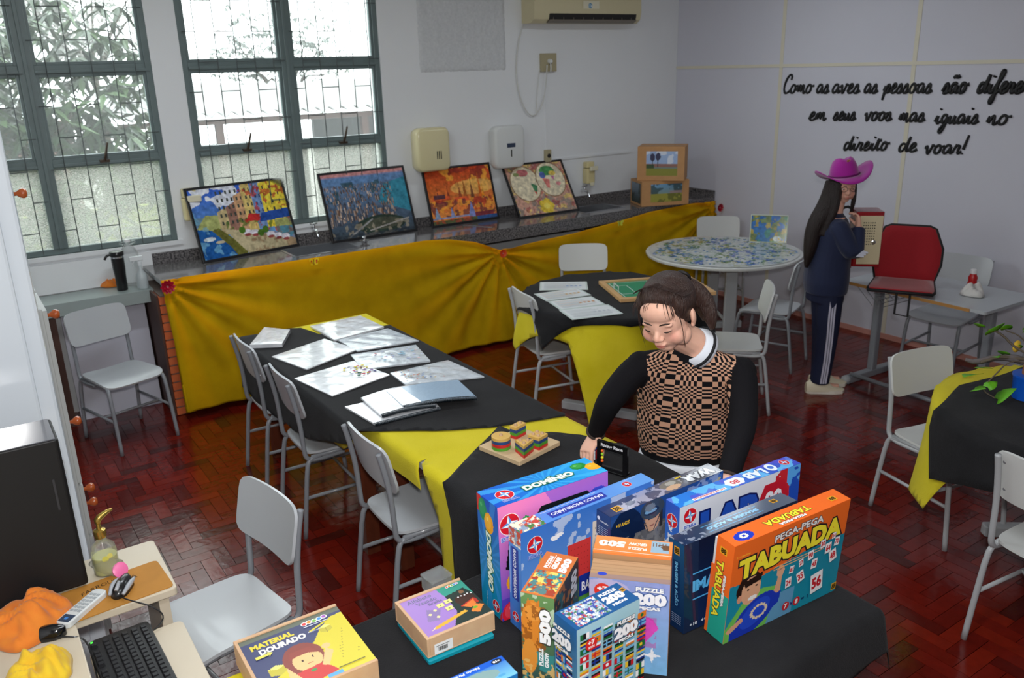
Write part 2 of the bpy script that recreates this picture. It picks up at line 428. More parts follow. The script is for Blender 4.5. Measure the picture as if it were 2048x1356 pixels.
for wi, (x0, x1) in enumerate(WIN):
    w = empty('window_%d' % (wi+1), ((x0+x1)/2, YB, ZS), kind='structure'); ox = -(x0+x1)/2; xm = (x0+x1)/2
    P_ = T(ox, -YB, -ZS)
    b = MB(); b.X = P_; f = .04
    for q in ((x0, x0+f, ZS, ZT), (x1-f, x1, ZS, ZT), (x0+f, x1-f, ZS, ZS+f), (x0+f, x1-f, ZT-f, ZT)): b.box(q[0], q[1], YB+.01, YB+.075, q[2], q[3])
    b.build('window_frame', STEEL, w, bevel=.003)
    b = MB(); b.X = P_; b.box(xm-.045, xm+.045, YB, YB+.08, ZS+f, ZT-f); b.box(xm-.012, xm+.012, YB-.012, YB, ZS+f, ZT-f); b.build('mullion', STEEL, w, bevel=.003)
    for h0, h1 in ((x0+f, xm-.045), (xm+.045, x1-f)):
        for z in ZR:
            b = MB(); b.X = P_; b.box(h0, h1, YB+.012, YB+.07, z-.03, z+.025); b.box(h0, h1, YB-.002, YB+.012, z-.022, z-.004); b.build('transom', STEEL, w, bevel=.002)
        for k, (z0, z1) in enumerate(((ZS+f, ZR[0]-.03), (ZR[0]+.025, ZR[1]-.03), (ZR[1]+.025, ZT-f))):
            if k:
                b = MB(); b.X = P_; s_ = .02
                for q in ((h0, h0+s_, z0, z1), (h1-s_, h1, z0, z1), (h0+s_, h1-s_, z0, z0+s_), (h0+s_, h1-s_, z1-s_, z1)): b.box(q[0], q[1], YB+.02, YB+.05, q[2], q[3])
                b.build('sash', STEEL, w, bevel=.002)
            b = MB(); b.X = P_; b.box(h0, h1, YB+.034, YB+.038, z0, z1); b.build('pane', FROST if k == 0 else CLEAR, w)
        # catch at the foot of the tilting sash
        xc = (h0+h1)/2-.02*(1 if wi == 0 else 0); b = MB(); b.X = P_
        b.box(xc-.03, xc+.03, YB-.03, YB+.012, ZR[0]-.01, ZR[0]+.006); b.tube([(xc, YB-.025, ZR[0]), (xc+.01, YB-.045, ZR[0]+.05), (xc+.03, YB-.05, ZR[0]+.12)], [.01, .009, .007], 6, 1)
        b.build('window_catch', mat('brown_bronze', (70, 58, 48), .45, metal=.5), w, smooth=40)
        # inner grille: uprights with staggered short rungs
        nb = 5; xs_ = [h0+(h1-h0)*(k+.5)/nb for k in range(nb)]; yb = YB-.035 if False else YB-.02
        for xk in xs_:
            b = MB(); b.X = P_; b.tube([(xk, yb, ZS+.01), (xk, yb, ZT-.01)], .0035, 5); b.build('grille_bar', BAR, w)
        for gi, (xa, xb) in enumerate(zip([h0-.02]+xs_, xs_+[h1+.02])):
            z = ZS+.16+(.2 if gi % 2 else 0)+.05*wi
            while z < ZT-.05:
                b = MB(); b.X = P_; b.tube([(xa, yb, z), (xb, yb, z)], .0035, 5); b.build('grille_rung', BAR, w); z += .4
    b = MB(); b.X = P_; b.box(x0-.02, x1+.03, YB-.022, YB+.03, ZS-.03, ZS); b.build('window_sill', WALLP, w)

# rough patch on the wall where an opening was closed
rng = np.random.RandomState(3)
nx, ny = 50, 32; x0, x1, z0, z1 = 3.38, 4.21, 2.215, 2.78
vs = []
for j in range(ny+1):
    for i in range(nx+1):
        u, v = i/nx, j/ny; ed = min(u, 1-u, v, 1-v)
        vs.append((x0+(x1-x0)*u+rng.uniform(-.004, .004), YB-(.0015 if ed < .01 else .006+.009*rng.rand()), z0+(z1-z0)*v+rng.uniform(-.004, .004)))
b = MB(); b.add(vs, [(j*(nx+1)+i, j*(nx+1)+i+1, (j+1)*(nx+1)+i+1, (j+1)*(nx+1)+i) for j in range(ny) for i in range(nx)])
b.build('trim_1', mat('raw_render', (204, 206, 208), .9, noise=.25, nscale=60), kind='structure', smooth=True)
# cable duct strips on the back wall
b = MB(); b.box(4.625, 4.64, YB-.008, YB, 1.46, 2.19); b.box(4.64, 5.66, YB-.012, YB, 1.405, 1.425); b.build('trim_2', WALLP, kind='structure')
# plastered ledge under the left window
b = MB(); b.box(-1.0, 1.13, YB-.03, YB, .87, 1.07); b.build('trim_3', WALLP, kind='structure')

# ------------------------------------------------------------------ outside
GR = mat('lawn', (60, 80, 26), .9, noise=.5, nscale=3)
MB().box(-14, 1.6, YB+.3, 30, -1.35, -1.2).build('grass_ground', GR, kind='structure')
MB().box(1.6, 30, YB+.3, 45, -1.36, -1.21).build('paving_ground', mat('pale_paving', (132, 130, 126), .9, noise=.2, nscale=2), kind='structure')
b = MB(); b.box(-12, 2.4, 12.4, 12.6, -1.2, .55); b.build('garden_wall', mat('pale_yellow_render', (128, 136, 58), .9, noise=.3, nscale=2), kind='structure')
def leafmesh(b, c, d, ln, wd, r):
    """one folded, pointed, drooping leaf"""
    d = d.normalized(); s = d.cross(Vector((0, 0, 1)));
    if s.length < .1: s = Vector((1, 0, 0))
    s.normalize(); s = (s+Vector((0, 0, r.uniform(-.6, .6)))).normalized(); n = d.cross(s)
    p = [c, c+d*ln*.35+s*wd, c+d*ln*.4+n*wd*.3, c+d*ln*.35-s*wd, c+d*ln-Vector((0, 0, ln*.15))]
    b.add([tuple(q) for q in p], [(0, 2, 1), (0, 3, 2), (1, 2, 4), (2, 3, 4)])
def tree(name, base, h, crown, nclu, ln, cols_, label, r, spread=(1.6, 1.6, 1.3), trunk=.12, nl=7):
    e = empty(name, base, 0, label, 'tree', 'trees outside the windows')
    b = MB(); b.tube([(0, 0, 0), (.1, .05, h*.45), (crown[0]*.6, crown[1]*.6, h*.75)], [trunk, trunk*.8, trunk*.5], 8, 1)
    ends = []
    for k in range(9):
        a = 2*PI*k/9; en = Vector((crown[0]+math.cos(a)*spread[0]*.7, crown[1]+math.sin(a)*spread[1]*.7, h+r.uniform(-.5, .6)*spread[2]))
        b.tube([(crown[0]*.4, crown[1]*.4, h*.6), (crown[0]+math.cos(a)*spread[0]*.3, crown[1]+math.sin(a)*spread[1]*.3, h*.85), tuple(en)], [trunk*.4, trunk*.25, .012], 5, 1)
    b.build('trunk', mat('bark', (70, 64, 56), .9, noise=.4, nscale=14), e, smooth=True)
    bs = [MB(), MB()]
    for k in range(nclu):
        a = r.uniform(0, 2*PI); rad = r.random()**.4; ph = r.uniform(-1, 1)
        c = Vector((crown[0]+math.cos(a)*spread[0]*rad*math.sqrt(1-ph*ph*.7), crown[1]+math.sin(a)*spread[1]*rad*math.sqrt(1-ph*ph*.7), h+ph*spread[2]*rad))
        for j in range(nl):
            t = 2*PI*j/nl+r.random(); d = Vector((math.cos(t), math.sin(t), r.uniform(-.9, .1))); leafmesh(bs[r.random() < .35], c, d, ln*r.uniform(.7, 1.2), ln*.11, r)
    m0, m1 = cols_
    for bb, mm in zip(bs, (m0, m1)):
        if bb.v: o = bb.build('foliage', mm, e); o['kind'] = 'stuff'
    return e
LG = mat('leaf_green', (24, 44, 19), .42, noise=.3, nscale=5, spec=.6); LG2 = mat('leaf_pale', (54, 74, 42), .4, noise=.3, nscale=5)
HZ = mat('painted_haze_leaf', (150, 154, 148), .8); HZ2 = mat('painted_haze_twig', (156, 152, 148), .8)  # pale haze of the distance is put into these foliage colours
r_ = random.Random(11)
tree('mango_tree', (-.4, 11.2, -1.2), 2.9, (.6, 0, 0), 1000, .33, (LG, LG2), 'leafy mango tree with long drooping leaves, right outside the left window', r_, (2.5, 1.0, 1.75))
tree('mango_tree', (-3.2, 13.8, -1.2), 3.4, (0, 0, 0), 700, .34, (LG, LG2), 'darker leafy tree half hidden at the left edge of the left window', r_, (2.2, 1.2, 1.9))
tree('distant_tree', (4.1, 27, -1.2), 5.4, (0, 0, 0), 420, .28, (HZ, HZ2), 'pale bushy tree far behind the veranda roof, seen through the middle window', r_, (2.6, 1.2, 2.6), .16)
tree('distant_tree', (9.2, 26, -1.2), 3.9, (0, 0, 0), 420, .28, (mat('painted_haze_green', (92, 100, 94), .8), HZ), 'grey green rounded tree behind the right end of the veranda roof', r_, (2.3, 1.2, 1.7), .16)  # haze painted into this tree's grey green as well
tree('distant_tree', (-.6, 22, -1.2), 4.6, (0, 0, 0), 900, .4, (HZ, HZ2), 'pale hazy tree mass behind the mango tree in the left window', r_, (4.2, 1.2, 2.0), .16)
MB().box(-9, 2.2, 18, 18.2, -1.2, 1.5).build('garden_wall', mat('pinkish_wall', (108, 88, 82), .9), kind='structure')
# veranda with corrugated roof
vr = empty('veranda', (6.7, 17.2, -1.2), 0, 'open veranda with a white corrugated roof on posts, seen through the second window', 'veranda')
vs = []; nw = 150; W_ = 8.0
for j in range(2):
    for i in range(nw+1):
        vs.append((-W_/2+W_*i/nw, -1.3 if j == 0 else 1.9, (2.74 if j == 0 else 3.22)+.055*math.sin(i*2*PI/5)))
b = MB(); b.add(vs, [(i, i+1, nw+2+i, nw+1+i) for i in range(nw)]); b.build('roof_sheet', mat('fibre_cement', (128, 128, 126), .8, noise=.2, nscale=3), vr, solid=.02)
for i in range(6):
    MB().box(-3.8+i*1.45, -3.66+i*1.45, -1.1, -.98, 0, 2.60).build('post', mat('post_brown', (60, 44, 38), .8), vr)
MB().box(-4, 4, -1.14, -1.0, 2.56, 2.66).build('beam', mat('post_brown'), vr)
MB().box(-4, .4, 1.7, 1.85, 0, 2.0).build('low_wall', mat('dark_hedge_wall', (46, 48, 42), .9, noise=.5, nscale=3), vr)
MB().box(.6, 4, 1.7, 1.85, 0, 2.4).build('back_wall', mat('grey_render', (74, 76, 76), .9, noise=.3, nscale=2), vr)
# ================================================================== FURNITURE
CH = mat('chair_laminate', (186, 190, 194), .32, noise=.06, nscale=3, spec=.5, coat=.25)
CHW = mat('chair_white_laminate', (206, 208, 206), .4, spec=.4)
TUB = mat('chair_grey_paint', (136, 140, 146), .3, spec=.5, coat=.2)
TUBL = mat('tube_light_grey', (172, 175, 178), .32, spec=.5)
RIV = mat('rivet_steel', (205, 205, 208), .25, metal=.9)

def sheet(b, nx, ny, fn, th):
    """thick curved board: fn(u,v) -> point, u,v in 0..1; rounded outline handled by fn"""
    top = [[Vector(fn(i/nx, j/ny)) for i in range(nx+1)] for j in range(ny+1)]
    nr = [[None]*(nx+1) for _ in range(ny+1)]
    for j in range(ny+1):
        for i in range(nx+1):
            a = top[j][min(i+1, nx)]-top[j][max(i-1, 0)]; c = top[min(j+1, ny)][i]-top[max(j-1, 0)][i]; n = a.cross(c)
            nr[j][i] = n.normalized() if n.length > 1e-9 else Vector((0, 0, 1))
    vs = [tuple(p) for r in top for p in r]+[tuple(top[j][i]-nr[j][i]*th) for j in range(ny+1) for i in range(nx+1)]
    N = (nx+1)*(ny+1); q = lambda i, j: j*(nx+1)+i; fs = []
    for j in range(ny):
        for i in range(nx):
            fs += [(q(i, j), q(i+1, j), q(i+1, j+1), q(i, j+1)), (N+q(i, j), N+q(i, j+1), N+q(i+1, j+1), N+q(i+1, j))]
    for i in range(nx): fs += [(q(i, 0), N+q(i, 0), N+q(i+1, 0), q(i+1, 0)), (q(i, ny), q(i+1, ny), N+q(i+1, ny), N+q(i, ny))]
    for j in range(ny): fs += [(q(0, j), q(0, j+1), N+q(0, j+1), N+q(0, j)), (q(nx, j), N+q(nx, j), N+q(nx, j+1), q(nx, j+1))]
    return b.add(vs, fs)
def rr(u, v, w, h, r):
    """unit square to rounded rectangle w x h (centred)"""
    x = (u-.5)*2; y = (v-.5)*2; m = max(abs(x), abs(y))
    if m < 1e-6: return 0, 0
    a = math.atan2(y, x); p = 7
    k = m/((abs(math.cos(a))**p+abs(math.sin(a))**p)**(1/p))*1
    return k*math.cos(a)*w/2, k*math.sin(a)*h/2

def make_chair(lam, tub, label, kindname='school_chair'):
    e = empty(kindname, (0, 0, 0), 0, label, 'chair')
    def seat(u, v):
        x, y = rr(u, v, .40, .385, .05); k = 1-.10*(.5-y/.385); x *= k
        z = .455-.010*math.cos(x/.2*PI/2)*(1 if y < .08 else .6)-(.022*max(0, (y-.10)/.09)**2)
        return x, y+.0, z
    b = MB(); sheet(b, 14, 12, seat, .012); b.build('seat', lam, e, smooth=50)
    def back(u, v):
        x, z = rr(u, v, .40, .215, .03); c = .020*(x/.2)**2
        return -x, -.205+c-.045*(z+.1)/.2-.0, .735+z
    b = MB(); sheet(b, 14, 8, back, -.011); bk = b.build('backrest', lam, e, smooth=50)
    for sx in (-1, 1):
        for dz in (-.06, .06):
            b = MB(); x = sx*.160; b.lathe([(.0065, 0), (.0065, .002), (.003, .0035)], 8); b.v = [(p[0]+x, -.205+.020*(x/.2)**2-.045*(dz+.1)/.2+p[2]-.0005, p[1]+.735+dz) for p in b.v]
            b.build('rivet', RIV, bk)
    r = .0120
    for sx in (-1, 1):
        x = sx*.176
        b = MB(); b.tube([(x, -.249, .825), (x, -.228, .735), (x, -.210, .62), (x, -.205, .50), (x, -.20, .42), (x, -.14, .405), (x, .0, .415)], r, 8, 2); b.build('back_post', tub, e, smooth=True)
        xo = sx*.182
        b = MB(); b.tube([(xo*.96, -.17, .425), (xo*.96, .0, .43), (xo*.96, .15, .43)], r, 8); b.build('seat_rail', tub, e, smooth=True)
        b = MB(); b.tube([(xo*.96, .10, .43), (xo*.97, .165, .428), (xo, .185, .39), (xo*1.02, .205, .2), (xo*1.04, .225, .0)], r, 8, 1); b.build('leg', tub, e, smooth=True)
        b = MB(); b.tube([(xo*.96, -.12, .425), (xo*.97, -.18, .42), (xo, -.2, .38), (xo*1.02, -.225, .2), (xo*1.04, -.25, .0)], r, 8, 1); b.build('leg', tub, e, smooth=True)
        b = MB(); b.tube([(xo*1.02, -.22, .215), (xo*1.02, .2, .215)], .009, 7); b.build('stretcher', tub, e, smooth=True)
    b = MB(); b.tube([(-.186, .06, .215), (.186, .06, .215)], .009, 7); b.build('stretcher', tub, e, smooth=True)
    b = MB(); b.tube([(-.178, -.13, .425), (.178, -.13, .425)], .009, 7); b.build('cross_rail', tub, e, smooth=True)
    return e
chG = make_chair(CH, TUB, 'x'); chW = make_chair(CHW, TUBL, 'x')
used = {}
def chair(src, x, y, fx, fy, label, group):
    c = src if src.name not in used else copy_tree(src); used[src.name] = 1
    c.location = (x, y, 0); c.rotation_euler = (0, 0, math.atan2(-fx, fy)); tag(c, label, 'chair', group)
    return c
GA = 'school chairs along the long table'; GB = 'school chairs round the round tables'; GC = 'single school chairs'
chair(chG, .715, 5.59, .16, -.52, 'grey school chair standing alone in front of the wall shelf, seat facing the room', GC)
chair(chG, 1.44, 4.51, 1, -.02, 'grey school chair tucked under the long table, farthest of the three, by the yellow cloth', GA)
chair(chG, 1.43, 3.88, 1, -.03, 'grey school chair tucked under the long table, middle one of the three', GA)
chair(chG, 1.45, 2.93, 1, -.02, 'grey school chair tucked under the long table, nearest of the three, beside the yellow drape', GA)
chair(chG, .52, 2.66, -.99, -.18, 'grey school chair turned to the computer desk, beside the open parquet', GC)
chair(chW, 3.23, 4.33, .98, -.2, 'pale school chair at the left side of the round black-and-yellow table', GB)
chair(chW, 4.12, 5.10, -.56, -.83, 'pale school chair behind the round black-and-yellow table, its back to the long yellow cloth', GB)
chair(chW, 4.18, 3.62, -.72, .69, 'pale school chair seen edge-on just behind the girl in the checked sweater', GB)
chair(chG, 5.06, 4.02, -.35, .93, 'pale school chair pulled to the map puzzle table, beside the girl in the navy tracksuit', GB)
chair(chW, 5.86, 5.26, -.62, -.78, 'pale school chair behind the map puzzle table, next to the small puzzle picture', GB)
chair(chW, 3.84, 1.93, -.22, -.97, 'pale school chair behind the plant table, its back to the red cushion desk', GB)
chair(chW, 3.28, 1.14, 1, -.12, 'pale school chair cut by the right edge, on the near side of the plant table', GB)
chair(chG, 5.86, 3.10, -.97, -.1, 'school chair standing behind the pupil desk against the right wall', GC)
chair(chW, 5.80, 2.22, -.95, .1, 'pale school chair half hidden behind the plant at the right edge', GC)

# ---------------------------------------------------------- cloths
def inside_rect(p, r): return r[0] <= p[0] <= r[1] and r[2] <= p[1] <= r[3]
def drape(name, outline, shape, top, m, parent=None, step=.04, lift=.003, flare=.08, ripple=0, nr=9, seed=1, wr=.0025, zmin=.02, label=None, cat=None, group=None, kind=None):
    """a cloth of the given outline (seen laid flat) lying on a table top and folding down over its edge"""
    bm = bmesh.new(); bm.faces.new([bm.verts.new((x, y, 0)) for x, y in outline])
    xs = [p[0] for p in outline]; ys = [p[1] for p in outline]
    cuts = []
    if shape[0] == 'rect': cuts = [((shape[1], 0, 0), (1, 0, 0)), ((shape[2], 0, 0), (1, 0, 0)), ((0, shape[3], 0), (0, 1, 0)), ((0, shape[4], 0), (0, 1, 0))]
    x = math.ceil(min(xs)/step+.01)*step
    while x < max(xs): cuts.append(((x, 0, 0), (1, 0, 0))); x += step
    y = math.ceil(min(ys)/step+.01)*step
    while y < max(ys): cuts.append(((0, y, 0), (0, 1, 0))); y += step
    for co, no in cuts:
        bmesh.ops.bisect_plane(bm, geom=bm.verts[:]+bm.edges[:]+bm.faces[:], dist=1e-5, plane_co=co, plane_no=no)
    rg = random.Random(seed); ph = [rg.uniform(0, 6.28) for _ in range(6)]
    for v in bm.verts:
        x, y = v.co.x, v.co.y
        if shape[0] == 'rect':
            qx = min(max(x, shape[1]), shape[2]); qy = min(max(y, shape[3]), shape[4])
        else:
            dx, dy = x-shape[1], y-shape[2]; rd = math.hypot(dx, dy); k = min(1, shape[3]/max(rd, 1e-6)); qx, qy = shape[1]+dx*k, shape[2]+dy*k
        d = math.hypot(x-qx, y-qy)
        if d < 1e-6:
            w = math.sin(x*23+y*9+ph[0])*math.sin(y*17-x*6+ph[1])+.6*math.sin(x*41-y*33+ph[2])
            v.co.z = top+lift+wr*(w*.5+.5)
        else:
            ox, oy = (x-qx)/d, (y-qy)/d
            t = qx*1.0+qy*1.0 if shape[0] == 'rect' else math.atan2(oy, ox)*.6
            wv = math.sin(t*nr+ph[3])+.5*math.sin(t*nr*2.3+ph[4])
            o = .006+lift+flare*d+ripple*wv*min(1, d/.25)
            o = max(o, .005+lift*1.0); dd = max(0, d-.01)
            v.co = Vector((qx+ox*o, qy+oy*o, max(zmin, top+lift-dd*math.cos(min(1, flare*1.2)))))
    me = bpy.data.meshes.new(name); bm.to_mesh(me); bm.free(); me.materials.append(m); me.shade_smooth()
    o = bpy.data.objects.new(name, me); COL.objects.link(o)
    if parent: o.parent = parent
    s = o.modifiers.new('s', 'SOLIDIFY'); s.thickness = .0008; s.offset = 1
    return tag(o, label, cat, group, kind)
def nonwoven(name, c, c2, a=.3):
    m = mat(name, c, .82, noise=a, nscale=6, col2=c2, bump=.25, bscale=260, spec=.12, sheen=.05); return m
BLK = nonwoven('black_nonwoven', (25, 25, 27), (38, 38, 40), .4); YEL = nonwoven('yellow_nonwoven', (206, 190, 24), (222, 206, 50), .4)
WOODLEG = mat('dark_red_wood', (92, 44, 26), .4, noise=.4, nscale=10, stretch=(4, 4, .6))
BOARD = mat('tabletop_laminate', (196, 196, 198), .4)

# ---- long table made of two tables end to end, and the front table across
def rect_table(x0, x1, y0, y1, h, label, group='tables pushed together under cloths'):
    e = empty('wooden_table', ((x0+x1)/2, (y0+y1)/2, 0), 0, label, 'table', group); w, d = (x1-x0)/2, (y1-y0)/2
    MB().rbox(-w, w, -d, d, h-.028, h, .02).build('tabletop', BOARD, e)
    b = MB(); i = .06
    for q in ((-w+i, w-i, -d+i, -d+i+.02), (-w+i, w-i, d-i-.02, d-i), (-w+i, -w+i+.02, -d+i, d-i), (w-i-.02, w-i, -d+i, d-i)): b.box(*q, h-.12, h-.028)
    b.build('apron', WOODLEG, e)
    for sx in (-1, 1):
        for sy in (-1, 1): MB().cbox((sx*(w-.1), sy*(d-.1), (h-.028)/2), (.07, .07, h-.028)).build('leg', WOODLEG, e)
    return e
TB = .75
TA = ('rect', 1.30, 2.09, 3.30, 4.83); TC = ('rect', 1.37, 2.09, 1.98, 3.28); TD = ('rect', .36, 1.97, 1.11, 1.93)
rect_table(*TA[1:], TB-.004, 'long table under the black and yellow cloths, far one, carrying the wrapped notebooks')
rect_table(*TC[1:], TB-.004, 'table under the black cloth that carries the wooden shape sorter')
rect_table(*TD[1:], TB-.004, 'front table crosswise under the black cloth, carrying the game boxes')
GCL = 'table cloths'
LT = ('rect', 1.29, 2.10, 1.97, 4.84); LN = ('rect', 1.36, 2.10, 1.97, 4.84)
def HN(px, py): p = at(px, py, x=1.345); return (1.36-max(0.02, TB-p.z)*1.05, p.y)
def HT(px, py): p = at(px, py, z=TB); return (p.x, p.y)
def HL(px, py): p = at(px, py, x=1.265); return (1.29-max(0.02, TB-p.z), p.y)
drape('yellow_tablecloth', [(1.12, 4.99), (2.24, 5.0), (2.22, 2.62), (2.2, 2.0), (1.0, 2.0), HN(926, 1185), HN(903, 1195), HN(878, 1040), HT(853, 919), HN(841, 984), HN(805, 955), (1.24, 3.1), (1.24, 3.3), (1.12, 3.5)], LN, TB, YEL, step=.04, flare=.05, ripple=.006,
      label='bright yellow cloth under the black ones on the long table, hanging over its left edge', cat='cloth', group=GCL, seed=9)
drape('black_tablecloth', [(.97, 4.96), (1.20, 4.90), HT(575, 660), HT(602, 658), HT(640, 672), HT(779, 653), (2.3, 4.45), (2.3, 3.2), HT(1131, 836), HT(1000, 857), HT(900, 865), HT(741, 867), HL(698, 898), (1.03, 3.75), (.97, 4.3)], LT, TB, BLK, lift=.009, flare=.05, ripple=.006, step=.04,
      label='black cloth over the far part of the long table, under the wrapped notebooks', cat='cloth', group=GCL, seed=9)
drape('black_tablecloth', [HT(998, 856), HT(940, 915), HT(897, 961), HN(907, 1048), HN(924, 1175), (.90, 2.0), (1.0, 1.95), (2.35, 1.95), (2.35, 2.2), HT(1228, 891), HT(1161, 874), HT(1100, 868), HT(1040, 872)], LN, TB, BLK, lift=.009, flare=.05, ripple=.006, step=.04,
      label='black cloth under the wooden shape sorter, hanging straight down beside the yellow strip', cat='cloth', group=GCL, seed=9)
drape('black_tablecloth', [(.62, 1.99), (1.0, 2.0), (1.1, 1.955), (2.06, 1.96), (2.03, 1.5), (2.03, 1.26), (2.15, .97), (1.9, .97), (1.5, .90), (.2, .8), (.62, 1.5)], TD, TB, BLK, lift=.004, flare=.16, ripple=.004, step=.035, seed=22,
      label='black cloth on the front table under the game boxes, its corner hanging at the right', cat='cloth', group=GCL)
drape('yellow_tablecloth', [(.1, 2.1), (.60, 1.985), (.66, 1.4), (.5, .8), (.1, .8)], TD, TB, YEL, lift=.0005, flare=.16, ripple=.004, step=.035, seed=22,
      label='yellow cloth end showing under the wooden box at the bottom edge', cat='cloth', group=GCL)

# ---- round tables
def round_table(x, y, r, topmat, label, rot=0):
    e = empty('round_table', (x, y, 0), rot, label, 'table', 'round tables on T feet')
    MB().lathe([(r-.004, TB-.026), (r, TB-.02), (r, TB-.006), (r-.004, TB-.002)], 56).build('tabletop', topmat, e, smooth=40)
    for s in (-1, 1):
        MB().rbox(s*.28-.02, s*.28+.02, -.05, .05, .03, TB-.03, .012).build('pillar', TUBL, e)
        b = MB(); b.rbox(s*.28-.03, s*.28+.03, -.27, .27, .0, .055, .015); b.build('foot', TUBL, e, bevel=.006)
        b = MB(); b.box(s*.28-.02, s*.28+.02, -.25, .25, TB-.055, TB-.026); b.build('top_arm', TUBL, e)
    b = MB(); b.tube([(-.28, 0, .2), (.28, 0, .2)], .014, 8); b.build('crossbar', TUBL, e, smooth=True)
    b = MB()
    for k in range(4): b.tube([(-.22, -.15+k*.1, TB-.14), (.22, -.15+k*.1, TB-.14)], .003, 5)
    b.build('wire_shelf', TUB, e)
    return e
R1 = (3.62, 4.16, .62); R2 = (5.22, 4.66, .63); R5 = (3.925, 1.337, .65)
round_table(R1[0], R1[1], R1[2]-.02, BOARD, 'round table under black and yellow cloths carrying printed sheets and the football board', .5)
round_table(*R2, mat('white_laminate_top', (215, 218, 216), .3, coat=.3), 'white round table covered by the half finished map puzzle', 1.0)
round_table(R5[0], R5[1], R5[2]-.02, BOARD, 'round table under a black and yellow cloth with the potted vine, at the right edge', .9)
def HC(px, py, R):
    r = ray(px, py); o = CAM[:2]-np.array(R[:2]); d = r[:2]; rad = R[2]+.04; A_ = d@d; B_ = 2*o@d; C__ = o@o-rad*rad; q = B_*B_-4*A_*C__; t = (-B_-math.sqrt(max(0, q)))/(2*A_)
    p = CAM+r*t; n = (p[:2]-np.array(R[:2]))/np.linalg.norm(p[:2]-np.array(R[:2])); k = R[2]+max(.02, TB-p[2]); return (R[0]+n[0]*k, R[1]+n[1]*k)
drape('yellow_tablecloth', [(2.74, 4.55), (2.98, 4.9), (3.5, 5.05), (4.2, 4.9), (4.62, 4.1), (4.55, 3.55), (4.2, 3.25), (3.5, 3.3), (2.58, 3.35), (2.9, 3.85)], ('c',)+R1, TB, YEL, lift=.002, flare=.14, ripple=.02, nr=8, step=.04, seed=33,
      label='yellow cloth on the round table with printed sheets, its long tip hanging down', cat='cloth', group=GCL)
drape('black_tablecloth', [(3.02, 4.62), (3.5, 4.86), (4.1, 4.62), (4.16, 4.2), (4.0, 3.78), (4.3, 3.5), (3.7, 3.40), HC(1262, 664, R1), HC(1200, 660, R1), HC(1145, 663, R1), HC(1089, 708, R1), HC(1060, 640, R1)], ('c',)+R1, TB, BLK, lift=.016, flare=.14, ripple=.02, nr=8, step=.04, seed=33,
      label='black cloth laid crosswise over the yellow one on the round table with printed sheets', cat='cloth', group=GCL)
drape('yellow_tablecloth', [(3.29, 2.28), (3.56, 2.07), (3.75, 2.05), (4.3, 2.07), (4.9, 1.6), (4.9, .6), (3.6, .6), (3.3, 1.0), (3.24, 1.3), (3.12, 1.70), (3.02, 1.95)], ('c',)+R5, TB, YEL, lift=.002, flare=.12, ripple=.012, nr=7, step=.04, seed=43,
      label='yellow cloth on the plant table, its corner hanging over the pale chair', cat='cloth', group=GCL)
drape('black_tablecloth', [HT(1917, 777), HT(1975, 763), HT(2013, 753), HT(2040, 741), (4.7, 1.7), (4.9, .6), (3.6, .3), (3.15, .9), (3.08, 1.34), (3.08, 1.5), (3.09, 1.7), (3.13, 1.86), (3.38, 1.86), (3.47, 1.80)], ('c',)+R5, TB, BLK, lift=.016, flare=.12, ripple=.012, nr=7, step=.04, seed=43,
      label='black cloth on the plant table under the blue pot', cat='cloth', group=GCL)

# ---- pupil desk by the right wall
e = empty('pupil_desk', (5.40, 2.95, 0), R_(-2), 'grey pupil desk with a wooden edge strip against the right wall, under the red cushion', 'desk', 'pupil desks')
DT = mat('desk_grey_top', (178, 184, 188), .3, coat=.3); DW = mat('desk_wood_edge', (176, 128, 70), .5)
MB().rbox(-.30, .30, -.52, .50, TB-.02, TB, .02).build('desktop', DT, e)
MB().box(-.304, -.299, -.42, .44, TB-.022, TB-.002).build('edge_strip', DW, e)
for s in (-1, 1):
    MB().rbox(-.03+.0, .03, s*.40-.025, s*.40+.025, .04, TB-.02, .012).build('pillar', TUB, e)
    MB().rbox(-.30, .26, s*.40-.028, s*.40+.028, .0, .05, .015).build('foot', TUB, e, bevel=.006)
    MB().ell((-.29, s*.40, .03), (.035, .035, .03)).build('foot_cap', TUBL, e, smooth=True)
b = MB(); b.tube([(-.24, -.40, .06), (-.24, .40, .06)], .016, 8); b.build('crossbar', TUB, e, smooth=True)
b = MB()
for k in range(6):
    z = TB-.05-.02*k; b.tube([(-.22, .32-.02*k, z), (.1, .32-.02*k, z)], .0025, 5); b.tube([(-.22+.06*k, .45, TB-.03), (-.22+.06*k, .30, TB-.16)], .0025, 5)
b.build('wire_basket', TUB, e)
e2 = copy_tree(e); e2.location = (5.62, 1.78, 0); e2.rotation_euler = (0, 0, R_(88)); tag(e2, 'grey pupil desk behind the potted vine, cut by the right edge', 'desk', 'pupil desks')
# ================================================================== GAME BOXES on the front table
TT = TB+.007
def game_box(name, label, x, y, yaw, lean, W, D, H, col, z=TT, group='board game boxes standing on the front table', side=None, top=None, bm=None):
    """box standing on its long edge: local x right, y back, z up, origin at the front left bottom corner"""
    e = empty(name, (x, y, z), 0, label, 'box', group)
    l = R_(lean); e.rotation_euler = Euler((0, 0, 0)); e.rotation_mode = 'XYZ'
    M = RZ(R_(yaw)) @ RX(-l); e.rotation_euler = M.to_euler()
    if l > 0: e.location.z += D*math.sin(l)
    m = bm or mat('card_'+('%02x%02x%02x' % tuple(col)), col, .35)
    b = MB(); b.box(0, W, 0, D, 0, H); b.build('box_body', m, e, bevel=.0012)
    return e
def FRONT(): return Print((0, 0, 0), (1, 0, 0), (0, 0, 1))
def SIDE(D): return Print((0, D, 0), (0, -1, 0), (0, 0, 1))          # left side: u towards the viewer
def TOP(H): return Print((0, 0, H), (1, 0, 0), (0, 1, 0))
